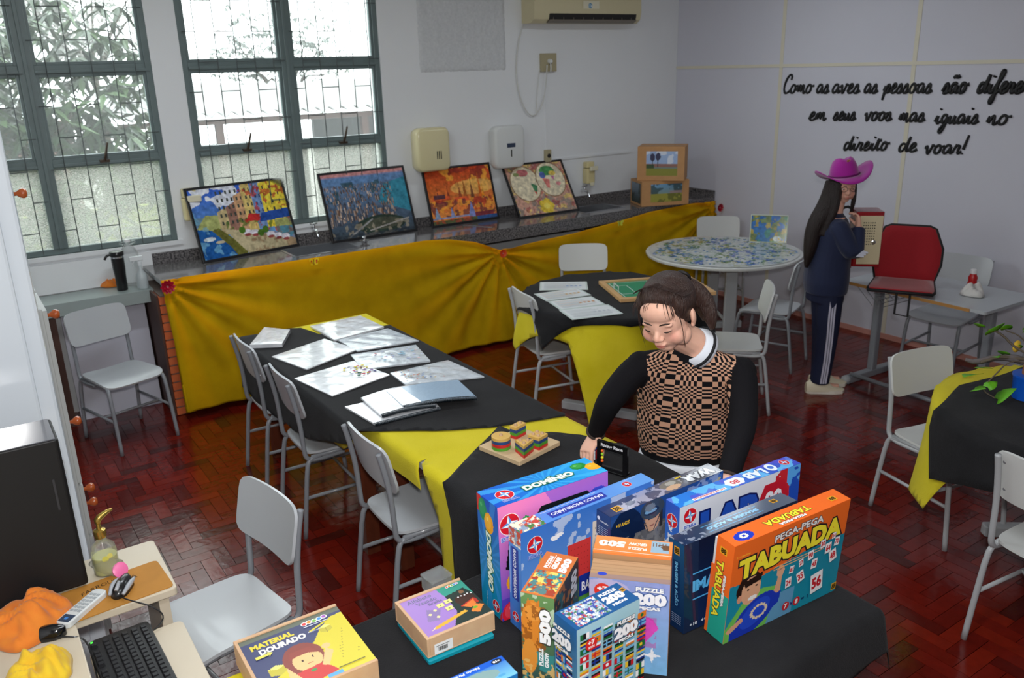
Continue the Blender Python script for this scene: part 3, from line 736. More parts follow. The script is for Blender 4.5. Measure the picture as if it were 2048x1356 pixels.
def star_badge(p, cx, cy, r, word=None, wc=(40, 90, 200), flip=False):
    """red disc, white ring and a blue and white four point star"""
    p.disc(cx, cy, r*1.06, (250, 250, 250)); p.disc(cx, cy, r, (216, 30, 44))
    for k in range(4):
        a = PI/2*k+.15; t = (cx+r*.92*math.cos(a), cy+r*.92*math.sin(a))
        for s, c in ((1, (252, 252, 252)), (-1, (90, 160, 226))):
            q = (cx+r*.34*math.cos(a+s*PI/4), cy+r*.34*math.sin(a+s*PI/4)); pts = [(cx, cy), t, q] if s < 0 else [(cx, cy), t, q]
            p.shape(pts if s > 0 else [(cx, cy), q, t], c)
    if word: p.text(word, cx, cy+(r*1.3 if flip else -r*1.32), w=r*1.9, h=r*.42, col=wc, bold=.04, ang=PI if flip else 0, outline=(240, 245, 255), ow=.05)
def gold_badge(p, cx, cy, w, h, flip=False):
    p.rect(cx-w/2, cy-h/2, cx+w/2, cy+h/2, (240, 176, 40)); p.text('88', cx, cy, w=w*.8, h=h*.78, col=(70, 50, 20), bold=.05, ang=PI if flip else 0)
def ball(c, cx, cy, rx, ry, col, hi):
    c.ell(cx, cy, rx, ry, col); c.ell(cx-rx*.15, cy+ry*.15, rx*.7, ry*.7, tuple((a+b)//2 for a, b in zip(col, hi)), a=.5); c.ell(cx-rx*.3, cy+ry*.35, rx*.25, ry*.2, hi, a=.8)

# --- DOMINO
W_, D_, H_ = .377, .112, .358
g = game_box('game_box', 'blue and pink domino game box with coloured balls, leftmost of the standing boxes', 1.067, 1.690, -2.1, 1.2, W_, D_, H_, (30, 100, 200))
c = Cv(W_, H_, .003); c.grad((40, 60, 190), (240, 130, 190)); c.put(c.X+c.Y*.6 > W_*.98, (60, 70, 200), .55); c.put((c.Y < .07), (50, 50, 170), .6)
c.poly([(.10, .26), (.14, .318), (.30, .318), (.36, .27), (.31, .1), (.05, .1)], (22, 26, 30)); c.poly([(.018, .16), (.032, .24), (.10, .24), (.08, .14)], (16, 20, 22))
for i, (x, y) in enumerate([(.15, .265), (.175, .27), (.2, .275), (.225, .285), (.25, .29)]): ball(c, x, y, .013, .013, (20, 130, 60), (120, 220, 140))
for x, y in ((.08, .235), (.19, .25), (.22, .20)): ball(c, x, y, .014, .012, (200, 40, 40), (255, 160, 150))
ball(c, .09, .29, .014, .016, (30, 150, 70), (150, 230, 160)); ball(c, .045, .115, .026, .03, (240, 160, 20), (255, 230, 120)); ball(c, .05, .02, .05, .04, (210, 30, 50), (255, 140, 150)); ball(c, .34, .26, .05, .06, (60, 70, 190), (140, 150, 240)); ball(c, .30, .06, .04, .05, (240, 160, 20), (255, 230, 120))
p = FRONT().art(c); star_badge(p, .036, .297, .031, 'ESTRELA'); p.text('DOMÍNIO', .05, .19, h=.009, w=.05, col=(240, 255, 240), bold=.03, ang=-1.75); p.text('DOMÍNIO', .2, .14, w=.2, h=.05, col=(235, 250, 240), bold=.04, outline=(20, 110, 60)); p.build('front_print', g, PAPER)
c = Cv(D_, H_, .0025); c.grad((10, 150, 190), (30, 80, 190)); c.rays(.05, .18, 15, (60, 150, 230), .5); ball(c, .0, .335, .028, .03, (200, 40, 40), (230, 90, 80)); ball(c, .03, .32, .022, .034, (30, 140, 90), (90, 190, 120)); ball(c, .062, .288, .024, .032, (240, 165, 20), (255, 225, 110)); ball(c, .13, .0, .03, .04, (210, 40, 60), (250, 120, 120))
p = SIDE(D_).art(c); p.text('DOMÍNIO', .06, .165, w=.19, h=.034, col=(235, 248, 236), bold=.05, outline=(24, 116, 84), ow=.09, ang=-PI/2, shear=.25); star_badge(p, .082, .035, .018); p.text('jogo de cores', .035, .035, w=.05, h=.004, col=(220, 235, 255), ang=-PI/2); p.build('side_print', g, PAPER)
c = Cv(W_, D_, .0025); c.grad((20, 80, 200), (40, 170, 235), True); c.rays(.19, .05, 18, (70, 190, 245), .5); ball(c, .325, .075, .026, .02, (20, 140, 50), (130, 220, 120)); ball(c, .362, .05, .026, .022, (246, 172, 20), (255, 210, 80))
p = TOP(H_).art(c); star_badge(p, .055, .052, .026, 'ESTRELA'); p.text('DOMÍNIO', .2, .05, w=.17, h=.034, col=(238, 248, 238), bold=.06, outline=(30, 120, 90), ow=.09); p.build('top_print', g, PAPER)

# --- BANCO IMOBILIARIO
W_, D_, H_ = .487, .056, .313
g = game_box('game_box', 'light blue property game box with city buildings, in front of the pink and blue one', 1.087, 1.622, 1.0, -1.0, W_, D_, H_, (70, 130, 215))
c = Cv(W_, H_, .003); c.grad((120, 170, 235), (56, 116, 205)); c.blobs(14, .66, (215, 228, 245), 5, .6, c.Y > .2)
for k, (x, w, h, col) in enumerate([(.02, .06, .10, (90, 150, 90)), (.10, .05, .18, (200, 170, 120)), (.145, .07, .13, (150, 60, 60)), (.16, .085, .215, (214, 60, 60)), (.25, .07, .26, (226, 214, 200)), (.32, .06, .18, (120, 80, 60)), (.38, .07, .22, (220, 200, 160))]):
    c.rect(x, 0, x+w, h, col)
    for i in range(1, 7):
        for j in range(1, 11): c.rect(x+w*i/7-.002, h*j/11-.004, x+w*i/7+.002, h*j/11, tuple(int(v*.72) for v in col))
c.ell(.11, .05, .12, .07, (80, 150, 60)); c.ell(.33, .04, .16, .06, (90, 160, 70)); c.poly([(.045, .12), (.06, .2), (.065, .23), (.07, .2), (.085, .12)], (190, 170, 110)); c.ell(.115, .258, .016, .008, (245, 245, 250)); c.ell(.13, .262, .014, .006, (245, 245, 250))
p = FRONT().art(c); star_badge(p, .046, .262, .025, 'ESTRELA'); p.rect(.2, .03, .46, .1, (30, 50, 150)); p.text('BANCO IMOBILIÁRIO', .33, .065, w=.24, h=.04, col=(245, 245, 255), bold=.03); p.build('front_print', g, PAPER)
c = Cv(D_, H_, .0025); c.grad((60, 120, 205), (90, 150, 225)); c.put(c.Y > .262, (150, 175, 200)); c.blobs(90, .55, (200, 90, 70), 3, 1, c.Y > .262); c.blobs(80, .58, (245, 235, 220), 9, 1, c.Y > .262)
p = SIDE(D_).art(c); p.rect(.012, .09, .044, .255, (40, 66, 160)); p.text('BANCO IMOBILIÁRIO', .028, .172, w=.155, h=.016, col=(235, 240, 255), bold=.03, ang=-PI/2); p.rect(.0035, .1, .005, .25, (220, 230, 250)); star_badge(p, .028, .035, .015); p.build('side_print', g, PAPER)
c = Cv(W_, D_, .0025); c.grad((80, 140, 220), (100, 160, 230), True); c.put(c.X < .08, (140, 165, 190)); c.blobs(80, .5, (200, 80, 60), 3, 1, c.X < .085); c.blobs(70, .55, (240, 235, 210), 7, 1, c.X < .085); c.blobs(60, .6, (70, 130, 70), 8, 1, c.X < .09)
p = TOP(H_).art(c); p.rect(.115, .010, .315, .040, (40, 66, 165)); p.text('BANCO IMOBILIÁRIO', .215, .025, w=.185, h=.017, col=(235, 240, 255), bold=.03, ang=PI); p.rect(.1, .048, .3, .0495, (230, 238, 250)); star_badge(p, .405, .03, .014); p.text('A partir de 8 anos', .43, .048, w=.05, h=.006, col=(200, 215, 240), ang=PI); p.build('top_print', g, PAPER)

# --- WAR (soldier)
W_, D_, H_ = .456, .062, .295
g = game_box('game_box', 'dark blue war game box with a helmeted soldier on its front', 1.352, 1.562, .8, 0, W_, D_, H_, (30, 50, 100))
c = Cv(W_, H_, .003); c.grad((18, 26, 60), (40, 80, 150)); c.blobs(9, .5, (50, 90, 160), 2, .45); c.ell(.06, .16, .08, .14, (10, 16, 34), a=.8); c.blobs(14, .6, (90, 60, 70), 4, .5, c.Y < .16)
c.X = c.X+.045
c.poly([(.07, .13), (.14, .205), (.19, .215), (.25, .22), (.3, .2), (.32, 0), (.02, 0)], (96, 98, 104)); c.blobs(40, .52, (130, 130, 132), 6, .6, (c.Y < .21) & (c.X > .07) & (c.X < .31))
c.ell(.205, .235, .031, .04, (206, 160, 130)); c.rect(.235, .2, .245, .26, (50, 50, 56)); c.ell(.205, .268, .046, .032, (60, 74, 92)); c.ell(.2, .262, .03, .012, (30, 50, 80)); c.ell(.198, .263, .024, .008, (120, 170, 210)); c.ell(.195, .275, .02, .012, (110, 130, 150)); c.rect(.188, .236, .198, .239, (50, 36, 30)); c.rect(.21, .236, .22, .239, (50, 36, 30)); c.ell(.204, .214, .009, .0025, (150, 90, 80)); c.line(.17, .25, .19, .195, .004, (70, 70, 74)); c.line(.24, .25, .21, .195, .004, (70, 70, 74))
c.X = c.X-.045
c.poly([(.3, .28), (.33, .20), (.45, .24), (.45, .29)], (60, 110, 190)); c.line(.34, .235, .44, .275, .012, (190, 180, 140)); c.blobs(26, .6, (170, 190, 225), 12, .6, c.X > .28)
p = FRONT().art(c); p.text('+10 ANOS', .045, .258, w=.05, h=.012, col=(245, 200, 50), bold=.03, shear=.2); p.text('WAR', .36, .12, w=.16, h=.07, col=(225, 228, 235), bold=.05, outline=(60, 64, 76)); p.build('front_print', g, GLOSSP)
c = Cv(D_, H_, .0025); c.grad((20, 30, 66), (50, 70, 120)); c.blobs(60, .55, (180, 190, 215), 4, .8, (c.Y < .22) & (c.Y > .15))
p = SIDE(D_).art(c); p.disc(.012, .272, .006, (240, 240, 250)); p.text('atenção', .036, .266, w=.034, h=.007, col=(230, 235, 245)); [p.rect(.01, .248-.006*k, .052, .2495-.006*k, (170, 185, 215)) for k in range(5)]; p.build('side_print', g, GLOSSP)
c = Cv(W_, D_, .0025); c.grad((50, 60, 100), (110, 116, 130), True); c.blobs(40, .5, (170, 170, 190), 5, .9, (c.X < .25) & (c.X > .05)); c.ell(.27, .035, .045, .022, (120, 118, 112)); c.ell(.262, .018, .03, .012, (205, 170, 140)); c.ell(.27, .04, .02, .01, (170, 168, 160)); c.put(c.X > .3, (80, 84, 94), .6); c.blobs(30, .6, (190, 190, 196), 9, .5, c.X > .3)
p = TOP(H_).art(c); gold_badge(p, .045, .024, .028, .026); p.text('WAR', .375, .028, w=.115, h=.036, col=(214, 218, 224), bold=.06, outline=(50, 52, 60), ow=.06, ang=PI, shear=.15); p.rect(.30, .048, .325, .054, (220, 190, 60)); p.build('top_print', g, GLOSSP)

# --- LAB 80
W_, D_, H_ = .496, .058, .29
g = game_box('game_box', 'white and blue laboratory kit box with ink splashes, rearmost on the right', 1.548, 1.492, -3.1, 0, W_, D_, H_, (40, 120, 215))
c = Cv(W_, H_, .003); c.grad((200, 215, 240), (226, 230, 240)); c.blobs(24, .57, (60, 120, 220), 3, 1, c.X > .40); c.blobs(30, .6, (200, 40, 50), 5, 1, (c.X > .36) & (c.Y > .2)); c.put(c.X > .45, (30, 80, 190)); c.blobs(20, .5, (90, 170, 240), 8, 1, c.X > .44); c.blobs(16, .55, (30, 110, 220), 6, 1, (c.Y < .12))
p = FRONT().art(c); star_badge(p, .04, .252, .024, 'ESTRELA'); p.text('LAB', .20, .2, w=.24, h=.10, col=(36, 84, 190), bold=.07, outline=(20, 34, 100), ow=.05)
p.shape([(.31, .2), (.34, .26), (.42, .262), (.45, .2), (.42, .14), (.34, .14)][::-1], (196, 30, 50)); p.text('80', .38, .205, w=.075, h=.06, col=(240, 240, 248), bold=.05); p.build('front_print', g, PAPER)
c = Cv(D_, H_, .0025); c.grad((60, 140, 220), (50, 90, 200)); c.blobs(40, .55, (225, 235, 250), 4, 1, c.Y < .22); p = SIDE(D_).art(c); star_badge(p, .029, .235, .021); p.build('side_print', g, PAPER)
c = Cv(W_, D_, .0025); c.grad((40, 130, 225), (60, 80, 200), True); c.blobs(18, .5, (110, 200, 250), 5, .8); c.blobs(16, .58, (90, 80, 210), 7, .7)
p = TOP(H_).art(c); p.rect(.06, .006, .19, .017, (250, 250, 250)); p.text('KIT DE EXPERIÊNCIAS', .125, .0115, w=.12, h=.0085, col=(214, 50, 60), bold=.04, ang=PI)
p.shape([(.20, .026), (.215, .046), (.262, .046), (.277, .026), (.262, .006), (.215, .006)][::-1], (245, 245, 250)); p.text('80', .238, .024, w=.032, h=.02, col=(214, 50, 60), bold=.03, ang=PI); p.text('LAB', .325, .027, w=.085, h=.036, col=(240, 248, 255), bold=.05, ang=PI, outline=(60, 130, 220)); p.disc(.395, .03, .018, (240, 248, 255), .022); p.disc(.395, .03, .010, (70, 120, 220)); star_badge(p, .455, .03, .016); p.build('top_print', g, PAPER)

# --- IMAGEM & ACAO
W_, D_, H_ = .433, .06, .27
g = game_box('game_box', 'black and navy drawing game box in shiny wrap, behind the orange one', 1.437, 1.352, -2.8, 2.5, W_, D_, H_, (24, 44, 80))
c = Cv(W_, H_, .003); c.grad((20, 40, 84), (14, 20, 46)); c.put(c.X < .05, (26, 40, 70)); c.blobs(12, .6, (30, 60, 110), 2, .4)
p = FRONT().art(c); p.text('IMAGEM & AÇÃO', .22, .135, w=.38, h=.05, col=(90, 180, 235), bold=.05, outline=(16, 30, 66)); p.rect(.03, .172, .42, .176, (80, 170, 230)); p.rect(.03, .094, .42, .098, (80, 170, 230)); p.text('DESENHO', .2, .2, w=.1, h=.012, col=(170, 200, 230)); p.text('+10   4+', .05, .02, w=.06, h=.01, col=(220, 228, 240), bold=.02); p.build('front_print', g, GLOSSP)
c = Cv(D_, H_, .0025); c.grad((20, 44, 84), (34, 84, 130)); p = SIDE(D_).art(c); gold_badge(p, .032, .243, .02, .024); p.rect(.018, .07, .044, .212, (20, 50, 96)); p.text('IMAGEM & AÇÃO', .031, .141, w=.135, h=.016, col=(120, 195, 240), bold=.04, ang=-PI/2); [p.rect(.012, .045-.006*k, .05, .0465-.006*k, (150, 170, 205)) for k in range(5)]; p.build('side_print', g, GLOSSP)
c = Cv(W_, D_, .0025); c.grad((30, 50, 84), (90, 100, 118), True); c.blobs(60, .58, (150, 160, 180), 5, .8, c.X < .09)
p = TOP(H_).art(c); p.rect(.10, .044, .31, .046, (90, 180, 235)); p.rect(.10, .012, .31, .014, (90, 180, 235)); p.text('IMAGEM & AÇÃO', .205, .029, w=.195, h=.02, col=(130, 195, 240), bold=.05, ang=PI); gold_badge(p, .375, .036, .022, .018); p.build('top_print', g, GLOSSP)

# --- PEGA-PEGA TABUADA
W_, D_, H_ = .446, .072, .312
OR = (240, 110, 40)
g = game_box('game_box', 'orange multiplication game box with a boy holding a blue toy, nearest on the right', 1.492, 1.262, -3.1, -4.0, W_, D_*.84, H_, OR)
b = MB(); b.box(.004, W_-.004, D_*.84, D_, .006, H_-.012); b.build('box_tray', mat('tray_card', (214, 220, 224), .5), g)
MB().box(0, .0015, D_*.86, D_, .0, .22).build('tray_side', mat('card_orange', OR, .4), g)
c = Cv(W_, H_, .0025); c.grad((30, 150, 176), (20, 130, 160)); c.put((c.Y < .09) & (c.X > .10) & (c.X < .26), (120, 170, 215), .7)
c.poly([(0, .19), (W_, .20), (W_, H_), (0, H_)], OR); c.poly([(0, .185), (.1, .175), (.3, .20), (W_, .222), (W_, .24), (0, .24)], OR)
c.poly([(0, .0), (.0, .045), (.07, .13), (.13, .135), (.19, .12), (.16, 0)], (120, 200, 90))
c.ell(.075, .16, .044, .046, (40, 26, 22)); c.ell(.046, .155, .018, .03, (40, 26, 22)); c.ell(.083, .145, .036, .046, (232, 176, 140)); c.ell(.042, .13, .009, .013, (226, 160, 130)); c.poly([(.05, .18), (.12, .192), (.118, .168), (.06, .16)], (40, 26, 22)); c.ell(.092, .118, .017, .007, (250, 250, 250)); c.ell(.072, .150, .0045, .003, (30, 20, 16)); c.ell(.102, .154, .0045, .003, (30, 20, 16))
c.poly([(.165, .06), (.185, .15), (.20, .15), (.2, .06)], (228, 172, 136)); c.ell(.192, .165, .015, .019, (232, 178, 144)); c.line(.183, .17, .2, .174, .003, (170, 110, 90))
c.ell(.11, .055, .085, .052, (30, 60, 190), .5); c.poly([(.02, .0), (.05, .0), (.09, .03), (.02, .03)], (30, 60, 190)); c.poly([(.16, .09), (.205, .098), (.20, .06), (.18, .05)], (30, 60, 190)); c.ell(.11, .06, .06, .036, (40, 80, 215), .5)
for k in range(14): a = 2*PI*k/14; c.ell(.125+.028*math.cos(a), .06+.02*math.sin(a), .006, .005, (240, 220, 190))
for k in range(4): c.ell(.018+.012*k, .035+.006*k, .012, .009, (230, 172, 138))
p = FRONT().art(c)
p.text('PEGA-PEGA', .245, .283, w=.19, h=.022, col=(240, 240, 240), bold=.03, outline=(60, 60, 66), ow=.06, ang=.02, arc=.004)
p.text('TABUADA', .225, .232, w=.40, h=.066, col=(250, 236, 60), bold=.055, outline=(36, 34, 40), ow=.06, ang=.03)
p.text('2 a 4 jogadores', .035, .273, w=.05, h=.008, col=(250, 200, 60), bold=.02)
for k in range(2): p.rect(.16, .186-.008*k, .36, .1885-.008*k, (250, 190, 120))
for t, x, y, s, a in (('81', .235, .155, .6, -.1), ('24', .228, .115, .8, .12), ('27', .27, .165, .6, .2), ('35', .275, .118, .95, .35), ('90', .305, .178, .75, .1), ('45', .325, .143, .8, -.05), ('30', .35, .2, .7, .1), ('64', .375, .178, .85, .05), ('49', .40, .145, 1., .3), ('70', .408, .19, .7, -.1), ('54', .39, .215, .5, 0), ('56', .345, .075, 1.7, .15)):
    w, h = .029*s, .040*s; ca, sa = math.cos(a), math.sin(a); q = [(x+u*ca-v*sa, y+u*sa+v*ca) for u, v in ((-w/2, -h/2), (w/2, -h/2), (w/2, h/2), (-w/2, h/2))]
    p.shape([(u+.002, v-.002) for u, v in q], (20, 90, 110)); p.shape(q, (248, 248, 250)); p.text(t, x, y, w=w*.8, h=h*.62, col=(206, 40, 50), bold=.05, ang=a)
for t, x in (('7', .225), ('8', .268)): p.disc(x, .04, .014, (206, 40, 50)); p.text(t, x, .04, h=.017, col=(250, 250, 250), bold=.05)
p.text('x', .247, .04, h=.01, col=(40, 40, 120), bold=.05); p.text('=  ?', .302, .04, w=.03, h=.014, col=(20, 60, 110), bold=.04); gold_badge(p, .425, .03, .02, .024); p.build('front_print', g, PAPER)
c = Cv(D_*.84, H_, .0025); c.grad((40, 170, 150), (40, 170, 150)); c.put(c.Y > .15, OR); p = SIDE(D_*.84).art(c); gold_badge(p, .026, .278, .024, .02)
p.text('TABUADA', .020, .155, w=.18, h=.024, col=(250, 236, 60), bold=.035, outline=(36, 34, 40), ow=.05, ang=-PI/2); p.text('PEGA-PEGA', .041, .16, w=.10, h=.009, col=(240, 240, 240), bold=.07, outline=(70, 60, 60), ang=-PI/2); p.build('side_print', g, PAPER)
c = Cv(W_, D_*.84, .0025); c.grad(OR, OR); c.ell(.055, .024, .032, .018, (30, 60, 190)); c.ell(.055, .024, .014, .009, (245, 240, 220)); c.ell(.055, .024, .006, .004, (30, 60, 190)); c.put((c.X > W_-.025), (60, 170, 160), .0)
p = TOP(H_).art(c); p.text('TABUADA', .225, .031, w=.17, h=.022, col=(250, 236, 60), bold=.035, outline=(36, 34, 40), ow=.05, ang=PI); p.text('PEGA-PEGA', .225, .011, w=.10, h=.009, col=(245, 245, 245), bold=.05, outline=(90, 60, 50), ang=PI); gold_badge(p, .40, .026, .026, .018); p.build('top_print', g, PAPER)

# --- PUZZLE 200 flags
GP = 'puzzle boxes in front of the game boxes'
W_, D_, H_ = .194, .08, .28
g = game_box('puzzle_box', 'puzzle box covered in rows of small flags, nearest of the upright boxes', .985, 1.25, 1.4, 0, W_, D_, H_, (30, 90, 150), group=GP)
rr_ = random.Random(5)
def flags(p, x0, y0, x1, y1, nx, ny):
    dx, dy = (x1-x0)/nx, (y1-y0)/ny; cs = [(206, 36, 46), (250, 250, 250), (30, 110, 60), (30, 60, 150), (240, 200, 50), (30, 30, 34), (110, 180, 225), (230, 130, 40)]
    for i in range(nx):
        for j in range(ny):
            a, b = x0+dx*i+dx*.07, y0+dy*j+dy*.10+(.0015 if i % 2 else 0); w, h = dx*.86, dy*.78; k = rr_.random(); q = rr_.sample(cs, 3)
            if k < .5:
                for t in range(3): p.rect(a, b+h*t/3, a+w, b+h*(t+1)/3, q[t])
            elif k < .75:
                for t in range(3): p.rect(a+w*t/3, b, a+w*(t+1)/3, b+h, q[t])
            elif k < .88: p.rect(a, b, a+w, b+h, q[0]); p.rect(a, b+h*.4, a+w, b+h*.6, q[1]); p.rect(a+w*.3, b, a+w*.45, b+h, q[1])
            else: p.rect(a, b, a+w, b+h, q[0]); p.disc(a+w/2, b+h/2, h*.3, q[1], n=10)
c = Cv(W_, H_, .004); c.grad((150, 200, 215), (170, 210, 222)); p = FRONT().art(c); p.z += .0002; flags(p, .004, .0, W_-.002, H_-.012, 6, 13)
p.disc(.02, .252, .017, (222, 44, 40)); p.text('+7', .02, .256, w=.02, h=.013, col=(255, 255, 255), bold=.04); p.text('anos', .02, .244, w=.018, h=.006, col=(255, 255, 255))
p.text('PUZZLE', .125, .268, w=.055, h=.011, col=(255, 255, 255), bold=.06, outline=(60, 80, 100), ow=.08); p.text('200', .125, .243, w=.075, h=.032, col=(250, 250, 252), bold=.07, outline=(60, 90, 120), ow=.07); p.text('PEÇAS', .125, .219, w=.045, h=.011, col=(255, 255, 255), bold=.06, outline=(60, 80, 100), ow=.08); p.build('front_print', g, PAPER)
c = Cv(D_, H_, .004); c.grad((120, 180, 200), (40, 100, 160)); p = SIDE(D_).art(c); flags(p, .006, .0, D_-.002, H_-.07, 3, 10)
p.text('PUZZLE', .04, .262, w=.06, h=.011, col=(255, 255, 255), bold=.06, outline=(60, 80, 100)); p.text('200', .04, .236, w=.07, h=.032, col=(250, 250, 252), bold=.07, outline=(60, 90, 120)); p.text('PEÇAS', .04, .211, w=.05, h=.011, col=(255, 255, 255), bold=.06, outline=(60, 80, 100)); p.build('side_print', g, PAPER)
c = Cv(W_, D_, .0018); c.grad((28, 84, 140), (28, 84, 140)); c.rect(.012, .006, .112, D_-.006, (170, 190, 205))
for k, cc in enumerate([(200, 60, 60), (240, 240, 245), (60, 120, 80), (60, 80, 160)]): c.blobs(150, .6, cc, 20+k, 1, (c.X > .012) & (c.X < .112) & (c.Y > .006) & (c.Y < D_-.006))
p = TOP(H_).art(c); p.text('PUZZLE', .148, .064, w=.052, h=.011, col=(250, 250, 252), bold=.06); p.text('200', .148, .041, w=.062, h=.027, col=(250, 250, 252), bold=.07); p.text('PEÇAS', .148, .017, w=.044, h=.010, col=(250, 250, 252), bold=.06); gold_badge(p, .185, .05, .012, .014); p.build('top_print', g, PAPER)

# --- PUZZLE 500 tiger
W_, D_, H_ = .086, .189, .28
g = game_box('puzzle_box', 'narrow puzzle box with a ginger cat picture and orange top, left of the flag box', .966, 1.444, -56, 0, W_, D_, H_, (90, 130, 90), group=GP)
c = Cv(W_, H_, .0025); c.grad((40, 70, 80), (110, 150, 90)); c.blobs(50, .55, (200, 220, 190), 3, .8, c.Y > .2); c.blobs(40, .5, (60, 150, 150), 5, .8, c.Y < .12); c.ell(.03, .19, .03, .075, (226, 140, 50)); c.ell(.032, .232, .022, .026, (236, 156, 66)); c.poly([(.014, .245), (.018, .268), (.03, .25)], (220, 130, 50)); c.poly([(.034, .25), (.047, .268), (.05, .245)], (220, 130, 50)); c.blobs(90, .56, (150, 84, 30), 8, .8, (c.X < .062) & (c.Y > .12) & (c.Y < .25)); c.ell(.02, .1, .02, .05, (230, 150, 60)); c.blobs(60, .6, (235, 190, 110), 11, .8, c.Y < .09)
p = FRONT().art(c); p.text('PUZZLE', .05, .105, w=.05, h=.010, col=(255, 255, 255), bold=.05, ang=PI/2); p.text('GROW', .065, .10, w=.045, h=.011, col=(255, 255, 255), bold=.05, ang=PI/2); p.text('500', .062, .195, w=.10, h=.030, col=(255, 255, 255), bold=.07, outline=(60, 50, 40), ang=PI/2); p.rect(.056, .08, .057, .13, (255, 255, 255)); p.build('front_print', g, PAPER)
c = Cv(D_, H_, .003); c.grad((30, 40, 50), (70, 70, 76)); c.blobs(36, .55, (60, 120, 130), 3, .7); c.blobs(40, .62, (200, 120, 60), 6, .7)
p = Print((W_, 0, 0), (0, 1, 0), (0, 0, 1)).art(c); p.text('500', .15, .23, w=.07, h=.05, col=(235, 235, 240), bold=.06, outline=(30, 30, 34), ang=PI/2); p.build('side_print', g, PAPER)
c = Cv(W_, D_, .0025); c.grad((208, 116, 60), (208, 116, 60)); c.rect(.006, .008, W_-.006, .105, (90, 130, 130)); 
for k, cc in enumerate([(226, 150, 60), (60, 150, 160), (240, 210, 110), (170, 70, 50)]): c.blobs(60, .58, cc, 30+k, 1, (c.X > .006) & (c.X < W_-.006) & (c.Y > .008) & (c.Y < .105))
p = TOP(H_).art(c); p.text('PUZZLE', .022, .145, w=.055, h=.011, col=(255, 255, 255), bold=.06, ang=PI/2*0+PI/2); p.text('GROW', .043, .145, w=.055, h=.015, col=(255, 255, 255), bold=.06, ang=PI/2); p.text('500', .067, .14, w=.065, h=.022, col=(255, 255, 255), bold=.07, ang=PI/2); p.rect(.0305, .115, .032, .178, (255, 255, 255)); p.build('top_print', g, PAPER)

# --- PUZZLE 200 map
W_, D_, H_ = .199, .084, .27
g = game_box('puzzle_box', 'puzzle box with a pink and green map of Brazil and bare cardboard top', 1.148, 1.405, -46, 0, W_, D_, H_, (110, 160, 220), group=GP)
c = Cv(W_, H_, .0025); c.grad((130, 190, 235), (150, 160, 215)); c.ell(.04, .24, .06, .03, (190, 180, 215)); c.poly([(.0, .2), (.03, .235), (.07, .215), (.05, .17), (.0, .16)], (130, 200, 90)); c.poly([(.07, .15), (.11, .185), (.16, .165), (.175, .14), (.15, .105), (.12, .06), (.1, .04), (.085, .08), (.06, .1)], (226, 80, 190)); c.blobs(34, .55, (200, 50, 160), 4, .5, (c.X > .08) & (c.X < .17) & (c.Y > .08) & (c.Y < .17)); c.poly([(.09, .085), (.125, .08), (.115, .045), (.095, .03), (.08, .06)], (246, 190, 60)); c.poly([(.03, .16), (.07, .165), (.09, .12), (.05, .1), (.02, .12)], (120, 196, 90)); c.poly([(.155, .062), (.16, .082), (.165, .062), (.185, .057), (.165, .052), (.16, .032), (.155, .052), (.135, .057)], (250, 250, 255))
c.mottle(60, .12, 3); p = FRONT().art(c); p.disc(.033, .236, .021, (226, 60, 46)); p.text('+7', .033, .241, w=.026, h=.015, col=(255, 255, 255), bold=.05); p.text('anos', .033, .226, w=.022, h=.007, col=(255, 255, 255)); p.text('PUZZLE', .15, .25, w=.068, h=.013, col=(255, 255, 255), bold=.06, outline=(70, 100, 160), ow=.08); p.text('200', .15, .223, w=.085, h=.036, col=(252, 252, 255), bold=.07, outline=(70, 100, 160), ow=.06); p.text('PEÇAS', .15, .196, w=.055, h=.012, col=(255, 255, 255), bold=.06, outline=(70, 100, 160), ow=.08); p.build('front_print', g, PAPER)
c = Cv(W_, D_, .002); c.grad((176, 140, 104), (190, 152, 116)); c.put(np.sin(c.Y*420) > .8, (160, 124, 90), .7); c.put(c.Y < .02, (140, 120, 130), .6); p = TOP(H_).art(c); p.disc(.03, .02, .012, (50, 70, 190), .008); p.build('top_print', g, PAPER)
MB().box(W_+.0002, W_+.001, 0, D_, 0, H_).build('torn_edge', mat('kraft_card', (170, 130, 92), .7), g)

# --- PUZZLE 500 orange
W_, D_, H_ = .201, .079, .288
g = game_box('puzzle_box', 'orange topped puzzle box with a small castle picture, behind the Brazil map box', 1.212, 1.4690, -47.2, 0, W_, D_, H_, (230, 130, 60), group=GP)
c = Cv(W_, D_, .002); c.grad((232, 134, 66), (240, 150, 84)); c.rect(.146, .022, .192, D_-.004, (150, 180, 200)); c.blobs(70, .5, (110, 80, 60), 3, 1, (c.X > .146) & (c.X < .192) & (c.Y > .035) & (c.Y < .06))
for k in range(5): c.rect(.15+k*.008, .05, .153+k*.008, .068, (120, 84, 60))
p = TOP(H_).art(c); p.text('500', .045, .045, w=.07, h=.03, col=(250, 240, 226), bold=.07, ang=PI); p.text('GROW', .112, .052, w=.048, h=.014, col=(250, 240, 226), bold=.05, ang=PI); p.text('PUZZLE', .112, .03, w=.048, h=.012, col=(250, 240, 226), bold=.05, ang=PI); p.rect(0, .008, W_, .010, (250, 235, 215)); p.build('top_print', g, PAPER)
MB().box(.001, W_-.001, -.0006, -.0001, .0, H_-.004).build('front_panel', mat('kraft_card'), g)

